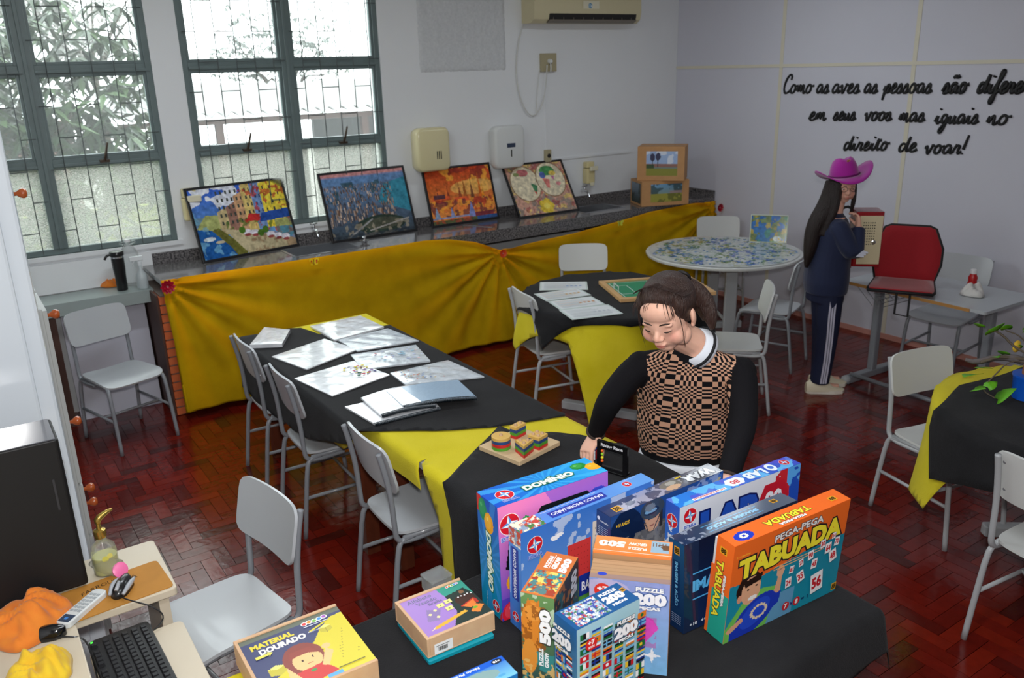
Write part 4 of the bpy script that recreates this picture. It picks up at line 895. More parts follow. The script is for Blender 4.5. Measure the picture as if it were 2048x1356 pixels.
# --- wooden boxes with sliding lids
MDF = mat('mdf_wood', (216, 176, 138), .55, noise=.2, nscale=30)
def wood_box(x, y, yaw, W, D, H, label, art, z=TT):
    e = empty('wooden_game_box', (x, y, z), R_(yaw), label, 'box', 'wooden boxes with printed lids'); t = .009
    b = MB(); b.box(0, W, 0, D, 0, .005); b.box(0, W, D-t, D, .005, H); b.box(0, t, 0, D-t, .005, H); b.box(t, W, 0, t, .005, H); b.box(W-t, W, t, D-t, .005, H-.009)
    b.build('box_body', MDF, e, bevel=.0015)
    MB().box(t, W, t, D-t, H-.009, H-.005).build('sliding_lid', MDF, e)
    p = Print((t, t, H-.005), (1, 0, 0), (0, 1, 0)); art(p, W-t, D-2*t); p.build('lid_print', e, PAPER); return e
def logo_blobs(p, cx, cy, w):
    for k, cc in enumerate([(230, 60, 60), (250, 150, 40), (120, 190, 70), (60, 150, 220), (170, 90, 190)]): p.disc(cx-w*.4+k*w*.2, cy+w*.02*math.sin(k*2), w*.125, (250, 250, 250)); p.disc(cx-w*.4+k*w*.2, cy+w*.02*math.sin(k*2), w*.085, cc)
def art_mat(p, w, h):
    c = Cv(w, h, .0025); Y = (222, 206, 40); c.grad((60, 66, 110), (60, 64, 108)); c.poly([(0, 0), (0, .055), (.03, .07), (.10, .11), (.17, .16), (.2, .2), (.24, .235), (w, .24), (w, 0)], Y); c.put(c.Y > h-.02, (150, 160, 60), .35)
    c.line(.175, .205, .225, .225, .006, Y)
    for (x, y, s) in ((.055, .105, .022), (.215, .195, .017)):
        c.poly([(x-s, y-s*.6), (x, y-s), (x+s, y-s*.5), (x+s, y+s*.5), (x, y+s), (x-s, y+s*.6)], (200, 186, 50)); c.poly([(x-s, y+s*.6), (x, y+s), (x+s, y+s*.5), (x, y+s*.2)], (240, 232, 120)); c.line(x, y+s*.2, x, y-s, .002, (170, 155, 40))
    for k in range(16): c.ell(.21+.004*k % .05, .06+.011*k % .12, .002, .002, (170, 150, 30))
    c.ell(.125, .115, .052, .06, (140, 56, 40)); c.ell(.105, .08, .03, .05, (140, 56, 40)); c.ell(.155, .08, .022, .045, (140, 56, 40)); c.ell(.13, .10, .038, .040, (240, 196, 130)); c.poly([(.09, .12), (.10, .15), (.15, .15), (.165, .115), (.14, .128), (.11, .128)], (150, 60, 42)); c.ell(.118, .103, .003, .004, (60, 30, 20)); c.ell(.146, .107, .003, .004, (60, 30, 20)); c.ell(.133, .086, .008, .002, (190, 90, 60))
    c.poly([(.09, .065), (.16, .07), (.185, .02), (.08, .005)], (206, 46, 40)); c.poly([(.075, .1), (.09, .06), (.1, .03), (.085, .02), (.07, .06)], (240, 196, 130)); c.poly([(.185, .12), (.2, .10), (.17, .05), (.155, .06)], (240, 196, 130)); c.ell(.19, .127, .012, .01, (240, 196, 130)); c.ell(.13, .055, .008, .005, (60, 150, 70)); c.rect(.15, .0, .19, .018, (90, 170, 220))
    p.art(c); p.text('MATERIAL', .078, .225, w=.115, h=.022, col=(240, 214, 50), bold=.06, ang=.03); p.text('DOURADO', .098, .197, w=.125, h=.024, col=(245, 240, 235), bold=.06, ang=.03); logo_blobs(p, .2, .243, .07); p.rect(.165, .226, .235, .229, (220, 225, 240)); p.text('62 peças', .185, .2, w=.035, h=.005, col=(230, 230, 240))
    p.shape([(.02, .17), (.055, .172), (.052, .165), (.065, .178), (.05, .188), (.052, .18), (.02, .182)], (230, 220, 90)); p.rect(.185, .022, .255, .025, (90, 84, 20))
wood_box(.393, 1.675, -.9, .285, .287, .072, 'wooden box with a printed dark blue and yellow lid showing a red haired girl', art_mat)
def art_alf(p, w, h):
    c = Cv(w, h, .0025); c.grad((168, 130, 205), (176, 140, 212)); c.poly([(.115, h), (.125, .12), (.155, .10), (.16, .0), (w, 0), (w, h)], (60, 160, 140)); c.poly([(.122, .135), (.185, .145), (.2, .1), (.2, .02), (w, .02), (w, 0), (.08, 0), (.12, .06)], (40, 56, 50))
    c.ell(.165, .095, .03, .024, (70, 44, 36)); c.ell(.172, .13, .008, .008, (140, 100, 70)); c.poly([(.142, .07), (.185, .085), (.182, .06), (.16, .05)], (236, 130, 60)); c.line(.142, .07, .185, .085, .004, (200, 50, 40)); c.poly([(.15, .035), (.175, .06), (.197, .045), (.17, .02)], (240, 140, 60)); c.ell(.17, .045, .008, .005, (120, 180, 60)); c.ell(.187, .072, .005, .012, (190, 50, 40))
    c.poly([(.03, .022), (.04, .032), (.14, .052), (.145, .042), (.045, .02)], (236, 180, 60)); c.poly([(.018, .018), (.03, .022), (.04, .032)], (240, 220, 180)); c.poly([(.03, .06), (.05, .11), (.085, .09), (.06, .05)], (150, 130, 180)); [c.ell(x, y, .005, .005, (240, 225, 170)) for x, y in ((.05, .085), (.065, .065), (.07, .095))]
    p.art(c); p.text('Alfabeto', .055, .165, w=.075, h=.017, col=(120, 120, 150), bold=.01, ang=.03); p.text('Vazado', .068, .145, w=.062, h=.015, col=(120, 120, 150), bold=.01, ang=.03); p.text('Braille', .087, .128, w=.042, h=.011, col=(120, 120, 150), bold=.01, ang=.03)
    for x, y in ((.092, .105), (.118, .11), (.107, .08)): p.shape([(x-.010, y-.008), (x+.010, y-.008), (x+.011, y+.009), (x-.010, y+.009)], (244, 236, 150)); p.disc(x, y, .003, (150, 160, 90))
    logo_blobs(p, .163, .17, .04)
    for k in range(5): p.disc(.15+.010*k, .108+.004*math.sin(k*3), .0028, (245, 245, 245), n=8)
g = wood_box(.815, 1.665, -1.4, .208, .198, .060, 'smaller wooden box with a purple and green lid about the alphabet', art_alf, z=TT+.012)
p = Print((.02, -.0001, .004), (1, 0, 0), (0, 0, 1)); p.rect(0, 0, .055, .032, (240, 240, 240)); [p.rect(.012+.0022*k, .008, .0132+.0022*k+(k % 3)*.0004, .020, (30, 30, 30)) for k in range(12)]; p.rect(.004, .024, .045, .026, (120, 120, 120)); p.build('barcode_label', g, MATTE)
e = empty('plastic_folder', (.812, 1.655, TT), R_(-2.5), 'teal plastic folder lying under the alphabet box', 'folder'); MB().rbox(0, .20, 0, .205, 0, .009, .006).build('folder_body', mat('teal_plastic', (20, 150, 170), .25), e)
# --- ship puzzle box at the bottom edge
W_, D_, H_ = .19, .07, .21
g = game_box('puzzle_box', 'blue ship puzzle box at the bottom edge, only its top strip in view', .655, 1.29, -2.0, 0, W_, D_, H_, (40, 130, 200), group=GP)
c = Cv(W_, D_, .0022); c.grad((120, 190, 220), (30, 90, 190)); c.put(c.Y > D_-.018, (24, 90, 200)); c.blobs(30, .5, (70, 150, 200), 4, .8, c.Y < D_-.018); c.ell(.1, .03, .06, .02, (130, 160, 160))
p = TOP(H_).art(c); gold_badge(p, .016, D_-.011, .013, .011); p.text('Navio Pirata', .092, D_-.008, w=.07, h=.007, col=(235, 240, 250), bold=.03, ang=PI); p.disc(.17, D_-.011, .013, (30, 40, 60), .008); p.text('+10', .17, D_-.011, w=.018, h=.007, col=(245, 245, 250), bold=.05, ang=PI); p.build('top_print', g, PAPER)
# ================================================================== COUNTER, WALL ITEMS
ZC = .972; YF = 5.72; X0 = 1.06
GRAN = mat('grey_granite', (50, 49, 52), .10, noise=.75, nscale=75, col2=(128, 124, 124), spec=.6, coat=.3)
e = empty('granite_counter', (3.6, 6.0, 0), 0, 'long grey granite counter with sinks along the window wall, front hidden by yellow cloth', 'counter')
def rel(b, o): b.X = T(*[-v for v in o.location]); return b
# top with two sink cut-outs
S1 = (2.02, 2.52, 5.83, 6.14); S2 = (4.72, 5.18, 5.85, 6.14)
b = rel(MB(), e); z0 = ZC-.03
xs = [X0, S1[0], S1[1], S2[0], S2[1], XR]
for i in (0, 2, 4): b.box(xs[i], xs[i+1], YF, YB, z0, ZC)
for s in (S1, S2): b.box(s[0], s[1], YF, s[2], z0, ZC); b.box(s[0], s[1], s[3], YB, z0, ZC)
b.build('worktop', GRAN, e)
rel(MB(), e).box(X0, XR, YF, YF+.02, ZC-.10, z0).build('front_apron', GRAN, e)
rel(MB(), e).box(X0, XR, YB-.02, YB, ZC, ZC+.075).build('backsplash', GRAN, e)
rel(MB(), e).box(XR-.02, XR, YF, YB-.02, ZC, ZC+.06).build('backsplash', GRAN, e)
INOX = mat('stainless_steel', (190, 192, 196), .22, metal=.9)
for s in (S1, S2):
    b = rel(MB(), e); t = .006
    b.box(s[0], s[1], s[2], s[3], ZC-.16, ZC-.155); b.box(s[0], s[0]+t, s[2], s[3], ZC-.155, ZC+.002); b.box(s[1]-t, s[1], s[2], s[3], ZC-.155, ZC+.002); b.box(s[0], s[1], s[2], s[2]+t, ZC-.155, ZC+.002); b.box(s[0], s[1], s[3]-t, s[3], ZC-.155, ZC+.002)
    for q in ((s[0]-.015, s[0], s[2]-.015, s[3]+.015), (s[1], s[1]+.015, s[2]-.015, s[3]+.015), (s[0], s[1], s[2]-.015, s[2]), (s[0], s[1], s[3], s[3]+.015)): b.box(*q, ZC, ZC+.003)
    b.build('sink_bowl', INOX, e)
# brick supports under the counter
BRK = mat('orange_brick', (206, 104, 58), .8, noise=.3, nscale=20); MOR = mat('mortar', (120, 104, 96), .9)
bp = empty('brick_pier', (1.10, 5.98, 0), 0, 'orange brick pier under the left end of the counter', 'pier')
MB().box(-.05, .06, -.20, .30, 0, .86).build('mortar_core', MOR, bp)
for k in range(14):
    for j in range(3):
        y0 = -.21+.165*j+(.08 if k % 2 else 0)*0
        MB().box(-.06, .07, y0, y0+.15, .005+k*.061, .005+k*.061+.05).build('brick', BRK, bp)
MB().box(-.075, -.062, -.2, .3, 0, .86).build('side_board', mat('dark_brown_board', (78, 52, 44), .6, noise=.3, nscale=8), bp)
# shelf beside the counter
sh = empty('wall_shelf', (.1, 6.14, .865), 0, 'grey green wall shelf left of the granite counter, carrying bottles', 'shelf')
SHM = mat('shelf_grey_green', (150, 160, 158), .35, noise=.08, nscale=4)
MB().box(-1.1, .955, -.15, .13, -.03, 0).build('shelf_board', SHM, sh); MB().box(-1.1, .955, -.165, -.15, -.085, 0).build('shelf_edge', SHM, sh)
MB().box(.30, .34, -.12, .12, -.865, -.03).build('side_support', mat('dark_brown_board'), sh)
# white cabinet back and dark crate under the shelf
cr = empty('wooden_crate', (.27, 6.12, 0), 0, 'dark slatted crate standing under the wall shelf behind the chair', 'crate')
DK = mat('dark_crate_wood', (52, 36, 30), .7, noise=.4, nscale=10)
for k in range(6): MB().box(-.16, .05, -.07, -.055, .06+k*.09, .125+k*.09).build('slat', DK, cr)
for x in (-.17, .05): MB().box(x, x+.02, -.055, .12, 0, .6).build('side_panel', DK, cr)
wb = empty('white_board_panel', (.74, 6.10, 0), 0, 'plain white board panel leaning under the wall shelf', 'board'); b = MB(); b.X = RX(R_(-4)); b.box(-.26, .27, 0, .015, .0, .80); b.build('board_body', mat('white_board', (196, 196, 208), .5), wb)

# ---- yellow cloth along the counter
top_px = [(305, 553), (400, 541), (490, 531), (610, 509), (740, 494), (830, 482), (900, 479), (950, 484), (1000, 500), (1060, 486), (1150, 466), (1240, 442), (1300, 424), (1380, 408), (1448, 400)]
tp = [at(px, py, y=YF-.03) for px, py in top_px]; txs = [p.x for p in tp]; tzs = [p.z for p in tp]
FL = [at(332, 571, y=YF-.04), at(1000, 505, y=YF-.05), Vector((XR-.06, 5.64, .885))]
nx, ny = 260, 60; x0, x1 = 1.055, XR-.02; vs = []; cc_ = []
for j in range(ny+1):
    v = j/ny
    for i in range(nx+1):
        u = i/nx; x = x0+(x1-x0)*u; zt = min(float(np.interp(x, txs, tzs)), ZC+.006); zb = .05-.035*u
        z = zt+(zb-zt)*v; d = 0; g = 0; wsum = 0
        for f in FL:
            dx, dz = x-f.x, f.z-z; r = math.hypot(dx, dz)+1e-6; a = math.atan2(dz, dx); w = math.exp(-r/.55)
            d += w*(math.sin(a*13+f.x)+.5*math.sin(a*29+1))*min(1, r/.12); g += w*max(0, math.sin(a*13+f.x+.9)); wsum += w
        hang = .5+.5*math.sin(x*9+1.2*math.sin(x*3.1))
        y = YF-.028-.028*d-.035*hang*v-.02*v-(.008*math.sin(x*31+z*5))*v
        y = min(y, YF-.004)
        rgt = max(0, (x-5.6)/.65); y -= .04*rgt*(1-v)*0
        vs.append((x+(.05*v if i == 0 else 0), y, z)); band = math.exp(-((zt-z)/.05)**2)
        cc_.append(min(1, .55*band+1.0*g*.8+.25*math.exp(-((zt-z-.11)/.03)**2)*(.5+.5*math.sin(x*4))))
me = bpy.data.meshes.new('cloth'); q_ = nx+1
me.from_pydata(vs, [], [(j*q_+i, (j+1)*q_+i, (j+1)*q_+i+1, j*q_+i+1) for j in range(ny) for i in range(nx)]); me.shade_smooth()
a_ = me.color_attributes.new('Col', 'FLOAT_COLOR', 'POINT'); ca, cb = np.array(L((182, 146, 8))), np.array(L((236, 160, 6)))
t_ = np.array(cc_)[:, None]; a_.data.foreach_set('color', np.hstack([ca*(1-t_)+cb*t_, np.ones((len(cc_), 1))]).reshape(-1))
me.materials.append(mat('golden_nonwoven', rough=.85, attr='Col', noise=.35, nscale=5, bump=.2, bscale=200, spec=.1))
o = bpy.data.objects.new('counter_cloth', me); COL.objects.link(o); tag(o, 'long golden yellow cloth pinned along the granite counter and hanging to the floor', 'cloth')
s = o.modifiers.new('s', 'SOLIDIFY'); s.thickness = .001; s.offset = -1

def flower(loc, col, r, label, nrm=(0, -1, 0)):
    e = empty('paper_flower', loc, 0, label, 'paper flower', 'paper flowers pinned on the long yellow cloth')
    e.rotation_euler = Vector((0, 0, 1)).rotation_difference(Vector(nrm)).to_euler()
    for ring, (n, rr_, zz) in enumerate(((10, r, .004), (8, r*.68, .010), (6, r*.4, .016))):
        for k in range(n):
            a = 2*PI*k/n+ring*.4; b = MB(); b.X = T(0, 0, zz) @ RZ(a) @ RY(-.35-.2*ring)
            b.add([(0, 0, 0), (rr_*.5, -rr_*.3, 0), (rr_*.95, -rr_*.17, .006), (rr_, rr_*.08, .004), (rr_*.55, rr_*.3, .004)], [(0, 1, 2, 3, 4)]); b.build('petal', mat('petal_%02x%02x%02x' % col, col, .4), e, solid=.001)
    MB().ell((0, 0, .018), (r*.17, r*.17, r*.12), 10, 6).build('centre_bead', mat('petal_bead', (236, 196, 200), .3), e, smooth=True)
flower(FL[0]+Vector((0, -.03, 0)), (176, 20, 48), .052, 'dark red paper flower at the left end of the long yellow cloth')
flower(FL[1]+Vector((0, -.03, 0)), (226, 80, 40), .040, 'orange red paper flower in the middle of the long yellow cloth')
flower(FL[2]+Vector((0, -.03, 0)), (176, 16, 44), .045, 'dark red paper flower at the right end of the yellow cloth, near the corner')
def butterfly(loc, c1, c2, label):
    e = empty('paper_butterfly', loc, 0, label, 'paper butterfly', 'paper butterflies on the long yellow cloth')
    for s in (-1, 1):
        b = MB(); w = [(0, 0), (.012, .022), (.034, .026), (.036, .008), (.022, -.002), (.028, -.02), (.012, -.026), (0, -.008)]
        b.add([(s*x, -.004-.3*x, z) for x, z in w], [tuple(range(8))]); wg = b.build('wing', mat('bfly_%02x%02x%02x' % c1, c1, .6), e, solid=.001)
        b = MB(); b.add([(s*(.008+x*.5), -.007-.3*(x*.5+.008), z*.55) for x, z in w[1:-1]], [tuple(range(6))]); b.build('wing_spot', mat('bfly_%02x%02x%02x' % c2, c2, .6), wg, solid=.001)
    b = MB(); b.tube([(0, -.006, -.02), (0, -.009, .018)], .002, 5); b.build('butterfly_body', mat('bfly_dark', (60, 30, 20), .6), e)
butterfly(at(627, 523, y=YF-.09), (240, 210, 20), (206, 50, 20), 'yellow and red paper butterfly pinned on the cloth below the first picture')
butterfly(at(1239, 446, y=YF-.08), (214, 214, 60), (190, 200, 90), 'pale yellow paper butterfly at the cloth edge under the right sink')

# ---- taps
CHR = mat('chrome', (220, 222, 225), .08, metal=1)
def tap(loc, label):
    e = empty('wall_tap', loc, 0, label, 'tap', 'taps over the counter sinks')
    b = MB(); b.tube([(0, .0, 0), (0, -.05, .0), (0, -.10, -.004), (0, -.125, -.05)], [.011, .011, .009, .008], 10, 1); b.lathe([(.012, .0), (.013, .02), (.009, .035)], 10, (0, -.05)); b.build('spout', CHR, e, smooth=50)
    b = MB(); b.tube([(-.03, -.05, .045), (.03, -.05, .045)], .006, 7); b.tube([(0, -.08, .045), (0, -.02, .045)], .006, 7); b.tube([(0, -.05, .03), (0, -.05, .05)], .007, 7); b.build('cross_handle', CHR, e, smooth=True)
tap((2.335, YB, 1.075), 'chrome wall tap over the left sink, between the two left pictures'); tap((5.04, YB, 1.10), 'chrome wall tap over the right sink, beside the map picture')
p_ = at(727, 485, z=ZC); e = empty('sink_strainer', (p_.x, p_.y-.02, ZC), 0, 'steel sink strainer lying on the counter before the city picture', 'strainer')
MB().lathe([(.02, 0), (.022, .012), (.038, .018), (.04, .024), (.012, .028), (.012, .04), (.02, .046), (.014, .052)], 20).build('strainer_body', CHR, e, smooth=40)
# towel rail / steel strip lying on the counter
e = empty('steel_ruler', (3.66, 5.96, ZC), R_(-62), 'narrow steel strip lying on the counter before the temple picture', 'ruler'); MB().box(-.14, .14, -.012, .012, 0, .004).build('ruler_body', INOX, e)

# ---- framed puzzle pictures leaning on the wall
BLF = mat('black_frame', (24, 24, 26), .35)
def leaning(name, bl, br, tl, tr, art, label, zb=ZC+.002, ytop=YB-.012, fw_=.018, fm=BLF, m=GLOSSP, group='framed puzzle pictures leaning along the counter', cell=.005):
    BL, BR = at(*bl, z=zb), at(*br, z=zb); U = (BR-BL); U.z = 0
    if ytop is not None: TL = at(*tl, y=ytop); TR = at(*tr, y=ytop)
    M1 = (TL+TR)/2-(BL+BR)/2; W_ = U.length; U.normalize(); N = Vector((U.y, -U.x, 0)); V = Vector((0, 0, M1.z))+N*(M1.dot(N)); H_ = V.length; V.normalize(); N = U.cross(V)
    e = empty(name, BL, 0, label, 'picture', group); e.rotation_euler = Matrix((U, V, N)).transposed().to_euler()
    b = MB(); t = .018
    for q in ((0, fw_, 0, H_), (W_-fw_, W_, 0, H_), (fw_, W_-fw_, 0, fw_), (fw_, W_-fw_, H_-fw_, H_)): b.box(*q, -t, 0)
    b.build('frame', fm, e, bevel=.002); MB().box(fw_, W_-fw_, fw_, H_-fw_, -t+.002, -.007).build('backing_board', mat('backing', (120, 100, 80), .8), e)
    c = Cv(W_-2*fw_, H_-2*fw_, cell); art(c, c.w, c.h); c.mottle(45, .5, 3); Print((fw_, fw_, -.007), (1, 0, 0), (0, 1, 0)).art(c).build('puzzle_print', e, m); return e
def art_harbour(c, w, h):
    c.grad((120, 170, 205), (50, 96, 200)); c.blobs(7, .52, (235, 238, 245), 3, .9, c.Y > h*.5); c.put((c.Y > h*.48) & (c.Y < h*.60) & (c.X < w*.3), (110, 140, 160))
    c.poly([(0, h*.45), (w*.12, h*.62), (w*.26, h*.60), (w*.3, h*.4), (0, h*.4)], (170, 176, 110))
    cols = [(196, 176, 130), (150, 110, 96), (205, 160, 120), (222, 196, 120), (120, 150, 200), (238, 214, 70)]; xs = [.24, .34, .44, .54, .64, .74, 1.01]; tops = [.70, .76, .9, 1.05, 1.05, 1.05]
    for k in range(6):
        c.poly([(w*xs[k], h*.32), (w*xs[k], h*(tops[k]-.06)), (w*xs[k+1], h*tops[k]), (w*xs[k+1], h*.3)], cols[k])
        for i in range(2+(k == 5)):
            for j in range(5): x = w*(xs[k]+.03+.045*i*(1+(k == 5)*.7)); y = h*(.45+.11*j); c.rect(x, y, x+w*.018, y+h*.055, (70, 76, 70) if k != 4 else (60, 70, 110))
    c.blobs(26, .60, (80, 110, 40), 6, .8, (c.X > w*.3) & (c.Y > h*.25) & (c.Y < h*.52)); c.blobs(26, .66, (190, 60, 50), 8, .8, (c.X > w*.5) & (c.Y > h*.2))
    c.poly([(w*.52, h*.46), (w*.56, h*.56), (w*.68, h*.54), (w*.66, h*.44)], (200, 50, 50)); c.poly([(w*.66, h*.42), (w*.70, h*.55), (w*1.0, h*.57), (w*1.0, h*.43)], (40, 80, 160)); c.put((c.X > w*.82) & (c.Y < h*.42) & (c.Y > h*.15), (70, 130, 120), .6)
    c.poly([(0, 0), (0, h*.44), (w*.14, h*.40), (w*.3, h*.14), (w*.36, 0)], (30, 90, 160)); c.blobs(18, .55, (120, 180, 210), 14, .6, (c.X+c.Y*.7 < w*.33)); c.ell(w*.1, h*.28, w*.06, h*.03, (210, 220, 225)); c.ell(w*.2, h*.22, w*.05, h*.02, (200, 190, 160))
    c.poly([(w*.14, h*.4), (w*.22, h*.42), (w*.46, h*.06), (w*.45, 0), (w*.34, 0), (w*.3, h*.12)], (110, 110, 50)); c.poly([(w*.26, h*.4), (w*.6, h*.28), (w, h*.1), (w, 0), (w*.46, 0)], (190, 176, 140)); c.blobs(22, .6, (140, 90, 60), 15, .5, (c.Y < h*.25) & (c.X > w*.45))
    for x, y in ((.5, .3), (.58, .28), (.74, .22), (.82, .18), (.9, .15)): c.ell(w*x, h*y, w*.045, h*.045, (225, 220, 230)); c.ell(w*x, h*(y-.04), w*.035, h*.02, (150, 70, 70))
    for x, y in ((.45, .34), (.64, .26), (.7, .3)): c.ell(w*x, h*y, w*.035, h*.05, (80, 120, 40))
def art_city(c, w, h):
    c.grad((60, 70, 76), (110, 140, 180)); c.put(c.Y > h*.93, (214, 150, 150)); c.put((c.Y > h*.83) & (c.Y < h*.95), (100, 140, 190), .7); r = random.Random(4)
    c.poly([(w*.62, h*.5), (w*.72, h*.78), (w*1.0, h*.86), (w, h*.3)], (60, 140, 165)); c.blobs(9, .55, (50, 84, 90), 8, .8, (c.Y > h*.55) & (c.Y < h*.85) & (c.X < w*.75))
    for k in range(420):
        y = h*(.18+.60*(1-r.random()**1.4)); x = w*r.random()*.80; s = (1.15-y/h)*.028*w; q = r.choice([(150, 130, 120), (186, 160, 140), (110, 110, 120), (200, 180, 165), (130, 100, 84), (84, 90, 104)]); ht = s*r.uniform(1, 3.2)
        c.rect(x, y, x+s*.55, y+ht, q); c.rect(x+s*.55, y, x+s*.8, y+ht*.96, tuple(int(v*.62) for v in q))
    c.ell(w*.6, h*.16, w*.3, h*.14, (50, 66, 56)); c.ell(w*.62, h*.17, w*.24, h*.09, (80, 84, 70)); c.blobs(24, .6, (160, 150, 130), 3, .7, (c.Y < h*.2)); c.line(w*.2, h*.02, w*.5, h*.25, .012, (150, 150, 150)); c.line(w*.45, h*.08, w*.95, h*.2, .01, (170, 165, 160)); c.put(c.Y < h*.05, (50, 60, 70), .7)
def art_temple(c, w, h):
    c.grad((236, 150, 70), (206, 70, 30)); c.blobs(6, .5, (120, 40, 40), 3, .6, c.Y > h*.6); c.blobs(9, .58, (250, 170, 60), 9, .8, c.Y > h*.5); c.ell(w*.7, h*.62, w*.35, h*.14, (246, 190, 100), a=.7)
    r = random.Random(8)
    for x, b, t, q in ((.56, .35, .80, (170, 96, 40)), (.67, .35, .74, (130, 80, 50)), (.80, .3, .82, (226, 110, 30)), (.84, .3, .6, (240, 150, 30)), (.3, .4, .62, (150, 60, 40)), (.48, .4, .66, (150, 70, 40)), (.14, .4, .6, (120, 50, 40))): c.poly([(w*(x-.035), h*b), (w*x, h*t), (w*(x+.035), h*b)], q); c.line(w*x, h*t, w*x, h*(t+.06), .005, q)
    for k, (x0, x1, y0, y1) in enumerate(((.04, .34, .44, .5), (.06, .36, .34, .44), (.08, .38, .22, .33), (.36, .62, .36, .46), (.6, .98, .3, .42), (.38, .66, .22, .34), (.66, .94, .18, .3))): c.poly([(w*x0, h*y0), (w*(x0+.03), h*y1), (w*(x1-.03), h*y1), (w*x1, h*y0)], [(226, 96, 50), (190, 70, 40), (240, 130, 60)][k % 3])
    c.blobs(26, .56, (250, 170, 60), 5, .7, (c.Y < h*.42) & (c.Y > h*.14)); c.blobs(24, .6, (110, 50, 60), 7, .8, (c.Y < h*.42) & (c.Y > h*.1)); c.poly([(w*.55, h*.05), (w*.62, h*.36), (w*.68, h*.05)], (130, 140, 200)); c.poly([(w*.28, h*.1), (w*.31, h*.3), (w*.35, h*.1)], (150, 160, 210)); c.poly([(w*.04, h*.1), (w*.08, h*.32), (w*.13, h*.1)], (140, 160, 190)); c.rect(w*.66, h*.06, w*.95, h*.14, (130, 50, 60)); c.put(c.Y < h*.07, (90, 96, 60)); c.blobs(30, .55, (180, 70, 50), 12, .7, c.Y < h*.09); c.rect(w*.68, 0, w, h*.06, (50, 90, 150)); c.put((c.Y > h*.09) & (c.Y < h*.125) & (c.X < w*.6), (140, 160, 200), .8)
    c.rect(w*.08, h*.46, w*.25, h*.53, (96, 60, 70))
def art_map(c, w, h):
    c.grad((206, 160, 140), (200, 150, 130)); c.blobs(16, .52, (150, 140, 130), 3, .8); c.blobs(22, .6, (226, 196, 120), 5, .9); c.blobs(20, .62, (170, 90, 90), 9, .8)
    for x, y in ((.27, .62), (.72, .66)):
        c.ell(w*x, h*y, w*.255, h*.36, (150, 120, 90)); c.ell(w*x, h*y, w*.24, h*.34, (228, 216, 186))
    c.ell(w*.27, h*.84, w*.1, h*.07, (190, 110, 110)); c.ell(w*.16, h*.82, w*.05, h*.04, (130, 140, 90)); c.poly([(w*.36, h*.62), (w*.46, h*.56), (w*.40, h*.38), (w*.37, h*.5)], (70, 130, 90)); c.poly([(w*.37, h*.46), (w*.41, h*.44), (w*.40, h*.36)], (200, 90, 80))
    c.ell(w*.70, h*.84, w*.13, h*.1, (80, 150, 90)); c.ell(w*.60, h*.76, w*.05, h*.07, (90, 110, 180)); c.ell(w*.78, h*.78, w*.06, h*.05, (220, 190, 90)); c.poly([(w*.58, h*.7), (w*.7, h*.66), (w*.66, h*.48), (w*.62, h*.5)], (220, 130, 120)); c.ell(w*.83, h*.56, w*.04, h*.04, (230, 150, 150)); c.poly([(w*.74, h*.72), (w*.8, h*.72), (w*.77, h*.63)], (200, 120, 160))
    for a in range(5): c.ell(w*(.5+.07*math.cos(a*1.256)), h*(.14+.09*math.sin(a*1.256)), w*.06, h*.07, (226, 196, 70))
    c.ell(w*.5, h*.14, w*.05, h*.06, (236, 214, 100))
leaning('framed_picture', (408, 527), (600, 491), (375, 376), (577, 352), art_harbour, 'black framed puzzle picture of a harbour street with yellow houses, leftmost on the counter')
leaning('framed_picture', (666, 487), (836, 461), (642, 346), (817, 329), art_city, 'black framed puzzle picture of a city by the sea from above, second from the left')
leaning('framed_picture', (866, 456), (1000, 436), (840, 337), (979, 325), art_temple, 'black framed puzzle picture of orange temples under a red sky, third from the left')
leaning('framed_picture', (1040, 437), (1160, 420), (1016, 327), (1138, 318), art_map, 'black framed puzzle picture of an old map of two round hemispheres, on the right')

# ---- cardboard boxes in the corner
KR = mat('brown_cardboard', (190, 142, 94), .7, noise=.15, nscale=15)
def carton(bl, br, zb, htop, depth, label, art, art2):
    A, B = at(*bl, z=zb), at(*br, z=zb); U = B-A; W_ = U.length; H_ = at(*htop, y=A.y).z-zb
    e = empty('cardboard_box', A, math.atan2(U.y, U.x), label, 'box', 'cartons with photographs in the corner'); MB().box(0, W_, 0, depth, 0, H_).build('carton_body', KR, e, bevel=.003)
    c = Cv(W_*.66, H_*.72, .006); art(c, c.w, c.h); Print((W_*.19, -.0003, H_*.15), (1, 0, 0), (0, 0, 1)).art(c).build('glued_photo', e, PAPER)
    c = Cv(depth*.8, H_*.8, .006); art2(c, c.w, c.h); Print((-.0003, depth*.9, H_*.1), (0, -1, 0), (0, 0, 1)).art(c).build('side_photo', e, PAPER)
    b = MB(); b.box(0, W_, depth*.47, depth*.53, H_, H_+.0008); b.build('packing_tape', mat('packing_tape', (150, 110, 60), .15), e); return A, H_
def ph1(c, w, h): c.grad((120, 130, 60), (130, 160, 210)); c.put(c.Y > h*.38, (160, 184, 222)); c.blobs(14, .55, (226, 230, 240), 3, .8, c.Y > h*.45); c.rect(0, h*.34, w, h*.5, (150, 110, 100)); c.rect(0, h*.3, w*.25, h*.46, (70, 90, 60)); c.ell(w*.2, h*.75, w*.08, h*.16, (60, 60, 90)); c.ell(w*.38, h*.78, w*.08, h*.16, (60, 60, 90)); c.rect(w*.19, h*.35, w*.21, h*.7, (60, 60, 70)); c.rect(w*.37, h*.35, w*.39, h*.7, (60, 60, 70)); c.put(c.Y < h*.3, (140, 140, 60))
